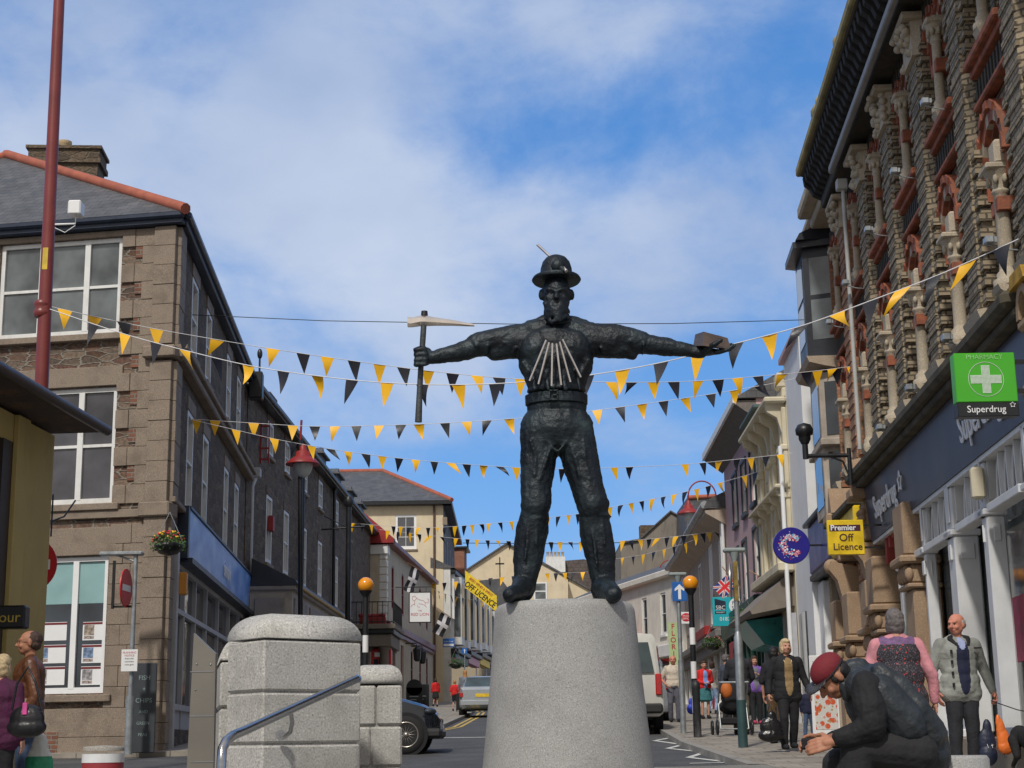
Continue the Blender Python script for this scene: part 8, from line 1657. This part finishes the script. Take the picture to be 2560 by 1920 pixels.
# ================================================================ VEHICLES
m_tyre = pm('tyre', (.015, .015, .016), .85, .2, 9, .3); m_alloy = pm('alloy', (.45, .42, .38), .3, .1, 5, .05, metal=.8); m_tail = pm('tail_lamp', (.42, .01, .01), .15, .2, 9, .05, coat=.8); m_cgl = glassm('car_glass', (.03, .05, .055), .03, 0)
def car(name, label, x, y, rot, paint, st, zroof_side, wheels, wr=.31, W=.86, plate=None, front_is_glass=True):
    """st = stations along the length: (x, z_low, z_sill, z_belt, half_w_belt, z_top, half_w_top)"""
    T = Thing(name, label, 'car' if name != 'van' else 'van', x, y, G(x, y) - .1, R_(rot)); mb = MB(); rings = []
    for (sx, zl, zm, zb, wb, zt, wt) in st:
        w_ = wb * W; h_ = [(w_ * .9, zl), (w_ * .985, zl + .06), (w_, zm), (w_ * 1.0, zm + (zb - zm) * .6), (w_ * .965, zb), (w_ * .93, zb + (zt - zb) * .08), (wt * W + (w_ * .93 - wt * W) * .12, zb + (zt - zb) * .88), (wt * W * .93, zt - (zt - zb) * .02), (wt * W * .5, zt + .012 * (zt > zb + .1))]
        rings.append([(sx, -a, b) for a, b in h_] + [(sx, a, b) for a, b in h_[::-1]])
    n = len(rings[0]); mb.add([p for r in rings for p in r], [(i * n + k, i * n + (k + 1) % n, (i + 1) * n + (k + 1) % n, (i + 1) * n + k) for i in range(len(rings) - 1) for k in range(n)] + [tuple(range(n)), tuple(range((len(rings) - 1) * n, len(rings) * n))], True)
    bd = T.part('body', mb, paint); bm = bmesh.new(); bm.from_mesh(bd.data); bmesh.ops.recalc_face_normals(bm, faces=bm.faces)
    for e in bm.edges:
        if len(e.link_faces) == 2 and e.calc_face_angle(0) > .62: e.smooth = False
    bm.to_mesh(bd.data); bm.free()
    for k_, (wx, wy) in enumerate([(wx, sy * (W - .1)) for wx in wheels for sy in (-1, 1)]):
        sg = 1 if wy > 0 else -1; w_ = T.part('wheel', MB().lathe([(wr * .66, .09), (wr * .95, .1), (wr, .06), (wr, -.06), (wr * .95, -.1), (wr * .66, -.09)], (wx, wy + .02 * sg, wr), 32, ax='b'), m_tyre)
        rm = MB().lathe([(wr * .68, .02 * sg), (wr * .68, .095 * sg), (wr * .62, .098 * sg), (wr * .60, .05 * sg)], (wx, wy + .02 * sg, wr), 32, ax='b'); rm.lathe([(.045, .05 * sg), (.05, .1 * sg), (.0001, .105 * sg)], (wx, wy + .02 * sg, wr), 16, ax='b')
        for j in range(15):
            a = 2 * PI * j / 15; rm.cap((wx + .04 * math.cos(a), wy + .1 * sg, wr + .04 * math.sin(a)), .012, (wx + wr * .62 * math.cos(a), wy + .1 * sg, wr + wr * .62 * math.sin(a)), .010, 6)
        ob = mesh_obj('rim', rm, m_alloy); ob.parent = w_
        T.part('wheel_arch', MB().lathe([(wr * 1.17, -.0), (wr * 1.17, .16 * sg * -1)], (wx, sg * W * 1.004, wr), 32, ax='b'), c_blk)
    return T
m_blackcar = pm('black_car_paint', (.006, .008, .014), .12, .1, 2, 0, coat=1.); m_silver = pm('silver_car_paint', (.42, .46, .50), .3, .05, 2, 0, metal=.5, coat=.8); m_vanw = pm('van_white', (.62, .62, .58), .35, .06, 2, 0, coat=.5, dirt=((.35, .33, .3), .4))
hatch = [(-2.05, .38, .55, .82, .86, .84, .8), (-1.95, .28, .5, .92, .95, 1.0, .75), (-1.7, .22, .45, .95, 1, 1.32, .68), (-1.2, .2, .45, .95, 1, 1.42, .70), (-.3, .2, .45, .94, 1, 1.44, .72), (.3, .2, .45, .93, 1, 1.38, .72), (.95, .2, .45, .95, 1, 1.05, .82), (1.45, .22, .45, .92, .98, .97, .82), (1.82, .25, .45, .82, .94, .86, .78), (2.02, .28, .45, .70, .86, .73, .7), (2.1, .36, .48, .60, .78, .62, .62)]
cx_ = at(1106, 1830, 29.4).x - 2.12
BC = car('car', 'black car with multi spoke alloy wheels nosing out from behind the granite walls', cx_, 29.6, 0, m_blackcar, hatch, 0, (1.50, -1.1), .335, .86)
BC.part('side_glass', MB().quad((-1.5, -.80, .97), (.75, -.80, .97), (.3, -.66, 1.33), (-1.3, -.66, 1.35)), m_cgl); BC.part('headlight', MB().ell((1.9, -.68, .74), (.14, .13, .07)), m_glassd); BC.part('bumper', MB().bbox(1.6, 2.14, -.84, .84, .26, .44, .06), pm('black_plastic', (.02, .02, .022), .6, .1, 5, .1)); BC.part('number_plate', MB().box(2.13, 2.145, -.26, .26, .38, .49), m_whitec)
sal = [(-2.15, .4, .55, .90, .86, .92, .78), (-2.05, .3, .5, 1.0, .96, 1.02, .84), (-1.6, .22, .45, 1.0, 1, 1.06, .82), (-1.15, .2, .45, .98, 1, 1.4, .68), (-.4, .2, .45, .96, 1, 1.46, .7), (.3, .2, .45, .95, 1, 1.40, .7), (1.0, .2, .45, .93, 1, .97, .8), (1.9, .24, .45, .72, .94, .76, .76), (2.15, .36, .46, .58, .82, .6, .66)]
def rear_bits(T, xr, W, z0, z1, zl, wl=.16, plate=(.45, .58), gz=None, gx=None, pm_=None):
    for sy in (-1, 1): T.part('tail_light', MB().bbox(xr - .03, xr + .12, sy * W * .97, sy * (W - wl), zl[0], zl[1], .02), m_tail)
    T.part('number_plate', MB().box(xr - .02, xr, -.26, .26, *plate), pm('plate_yellow', (.75, .5, .03), .5))
    if gz: T.part('rear_window', MB().quad(*[(gx[0], s, gz[0]) for s in (-W * .8, W * .8)], *[(gx[1], s, gz[1]) for s in (W * .68, -W * .68)]), m_cgl)
x_ = at(1200, 1750, 60).x; SC = car('car', 'silver saloon car parked at the left kerb seen from behind beside the pedestal', x_ + .15, 60, 90, m_silver, sal, 0, (1.35, -1.3), .31, .87); rear_bits(SC, -2.15, .87, 0, 0, (.66, .82), plate=(.66, .78), gz=(1.03, 1.4), gx=(-1.66, -1.2)); SC.part('bumper', MB().bbox(-2.2, -2.05, -.84, .84, .34, .56, .05), m_silver)
van = [(-2.5, .4, .6, 1.15, .93, 1.95, .80), (-2.45, .32, .55, 1.15, 1, 2.15, .84), (-1.5, .3, .5, 1.15, 1, 2.2, .86), (.6, .3, .5, 1.15, 1, 2.2, .86), (1.3, .3, .5, 1.12, 1, 2.05, .8), (1.9, .3, .5, 1.05, 1, 1.3, .85), (2.4, .34, .5, .8, .94, .9, .8), (2.5, .4, .5, .6, .85, .66, .75)]
xv = at(1652, 1700, 35.6).x - .80; VN = car('van', 'cream white van parked at the right kerb half hidden by the pedestal', xv, 38.2, 88, m_vanw, van, 0, (1.6, -1.5), .33, .94); rear_bits(VN, -2.53, .94, 0, 0, (.78, 1.25), wl=.17, gz=(1.28, 1.95), gx=(-2.55, -2.50)); VN.part('bumper', MB().bbox(-2.6, -2.45, -.92, .92, .38, .6, .05), MATS['black_plastic'])
VN.part('side_window', MB().quad((-2.2, -.925, 1.25), (-.9, -.925, 1.25), (-.9, -.86, 1.9), (-2.2, -.86, 1.9)), m_cgl)
mpv = [(-2.1, .4, .58, 1.0, .92, 1.1, .82), (-2.02, .28, .52, 1.02, .98, 1.5, .76), (-1.7, .25, .5, 1.02, 1, 1.72, .76), (-.3, .25, .5, 1.0, 1, 1.76, .78), (.5, .25, .5, .98, 1, 1.66, .76), (1.3, .25, .5, .96, 1, 1.02, .84), (1.95, .28, .5, .75, .94, .8, .78), (2.15, .36, .5, .6, .82, .62, .7)]
xm = at(1684, 1700, 43).x - .9; MV = car('car', 'silver people carrier parked ahead of the white van at the right kerb', xm, 45.2, 88, m_silver, mpv, 0, (1.35, -1.3), .32, .9); rear_bits(MV, -2.12, .9, 0, 0, (.85, 1.3), wl=.14, gz=(1.08, 1.6), gx=(-2.12, -1.95))
MV.part('side_window', MB().quad((-1.7, -.89, 1.08), (.9, -.89, 1.06), (.4, -.72, 1.6), (-1.6, -.72, 1.62)), m_cgl)
# pavement boards
c = at(2062, 1790, 27.5); T = Thing('pavement_board', 'white pavement sign board printed with food pictures behind the seated man', 'sign board', c.x, 27.5, G(c.x, 27.5), R_(4)); T.part('board', MB().bbox(-.22, .26, -.02, .02, .06, 1.45, .02), m_whitec); T.part('picture', MB().box(-.17, .22, -.026, -.021, .85, 1.35), dots('ice_print', (.55, .56, .6), [((.6, .04, .1), 9, .32), ((.25, .12, .3), 14, .2)])); T.part('picture', MB().box(-.17, .22, -.026, -.021, .2, .8), dots('food_print', (.6, .6, .58), [((.6, .1, .04), 9, .45), ((.4, .25, .1), 14, .25), ((.7, .7, .68), 20, .2)])); text_part('lettering', 'Spice', .15, m_dkf, T.o, (.03, -.03, 1.2), (1, 0, 0), (0, 0, 1), .001)
for (px, py, Y, lb_) in ((1036, 1770, 78, 'round topped chalk menu board outside the inn'), (1055, 1775, 79, 'square black menu board outside the inn')):
    c = at(px, py, Y); T = Thing('menu_board', lb_, 'menu board', c.x, Y, G(c.x, Y)); b_ = MB().bbox(-.35, .35, -.04, .04, 0, 1.15, .02)
    if px < 1040: b_ = MB().lathe([(.4, -.04), (.4, .04)], (0, 0, 1.0), 24, ax='b').box(-.4, .4, -.04, .04, 0, 1.0)
    T.part('board', b_, m_black); T.part('chalk_marks', MB().box(-.25, .2, -.05, -.041, .55, .6).box(-.2, .1, -.05, -.041, .4, .44), m_chalk)
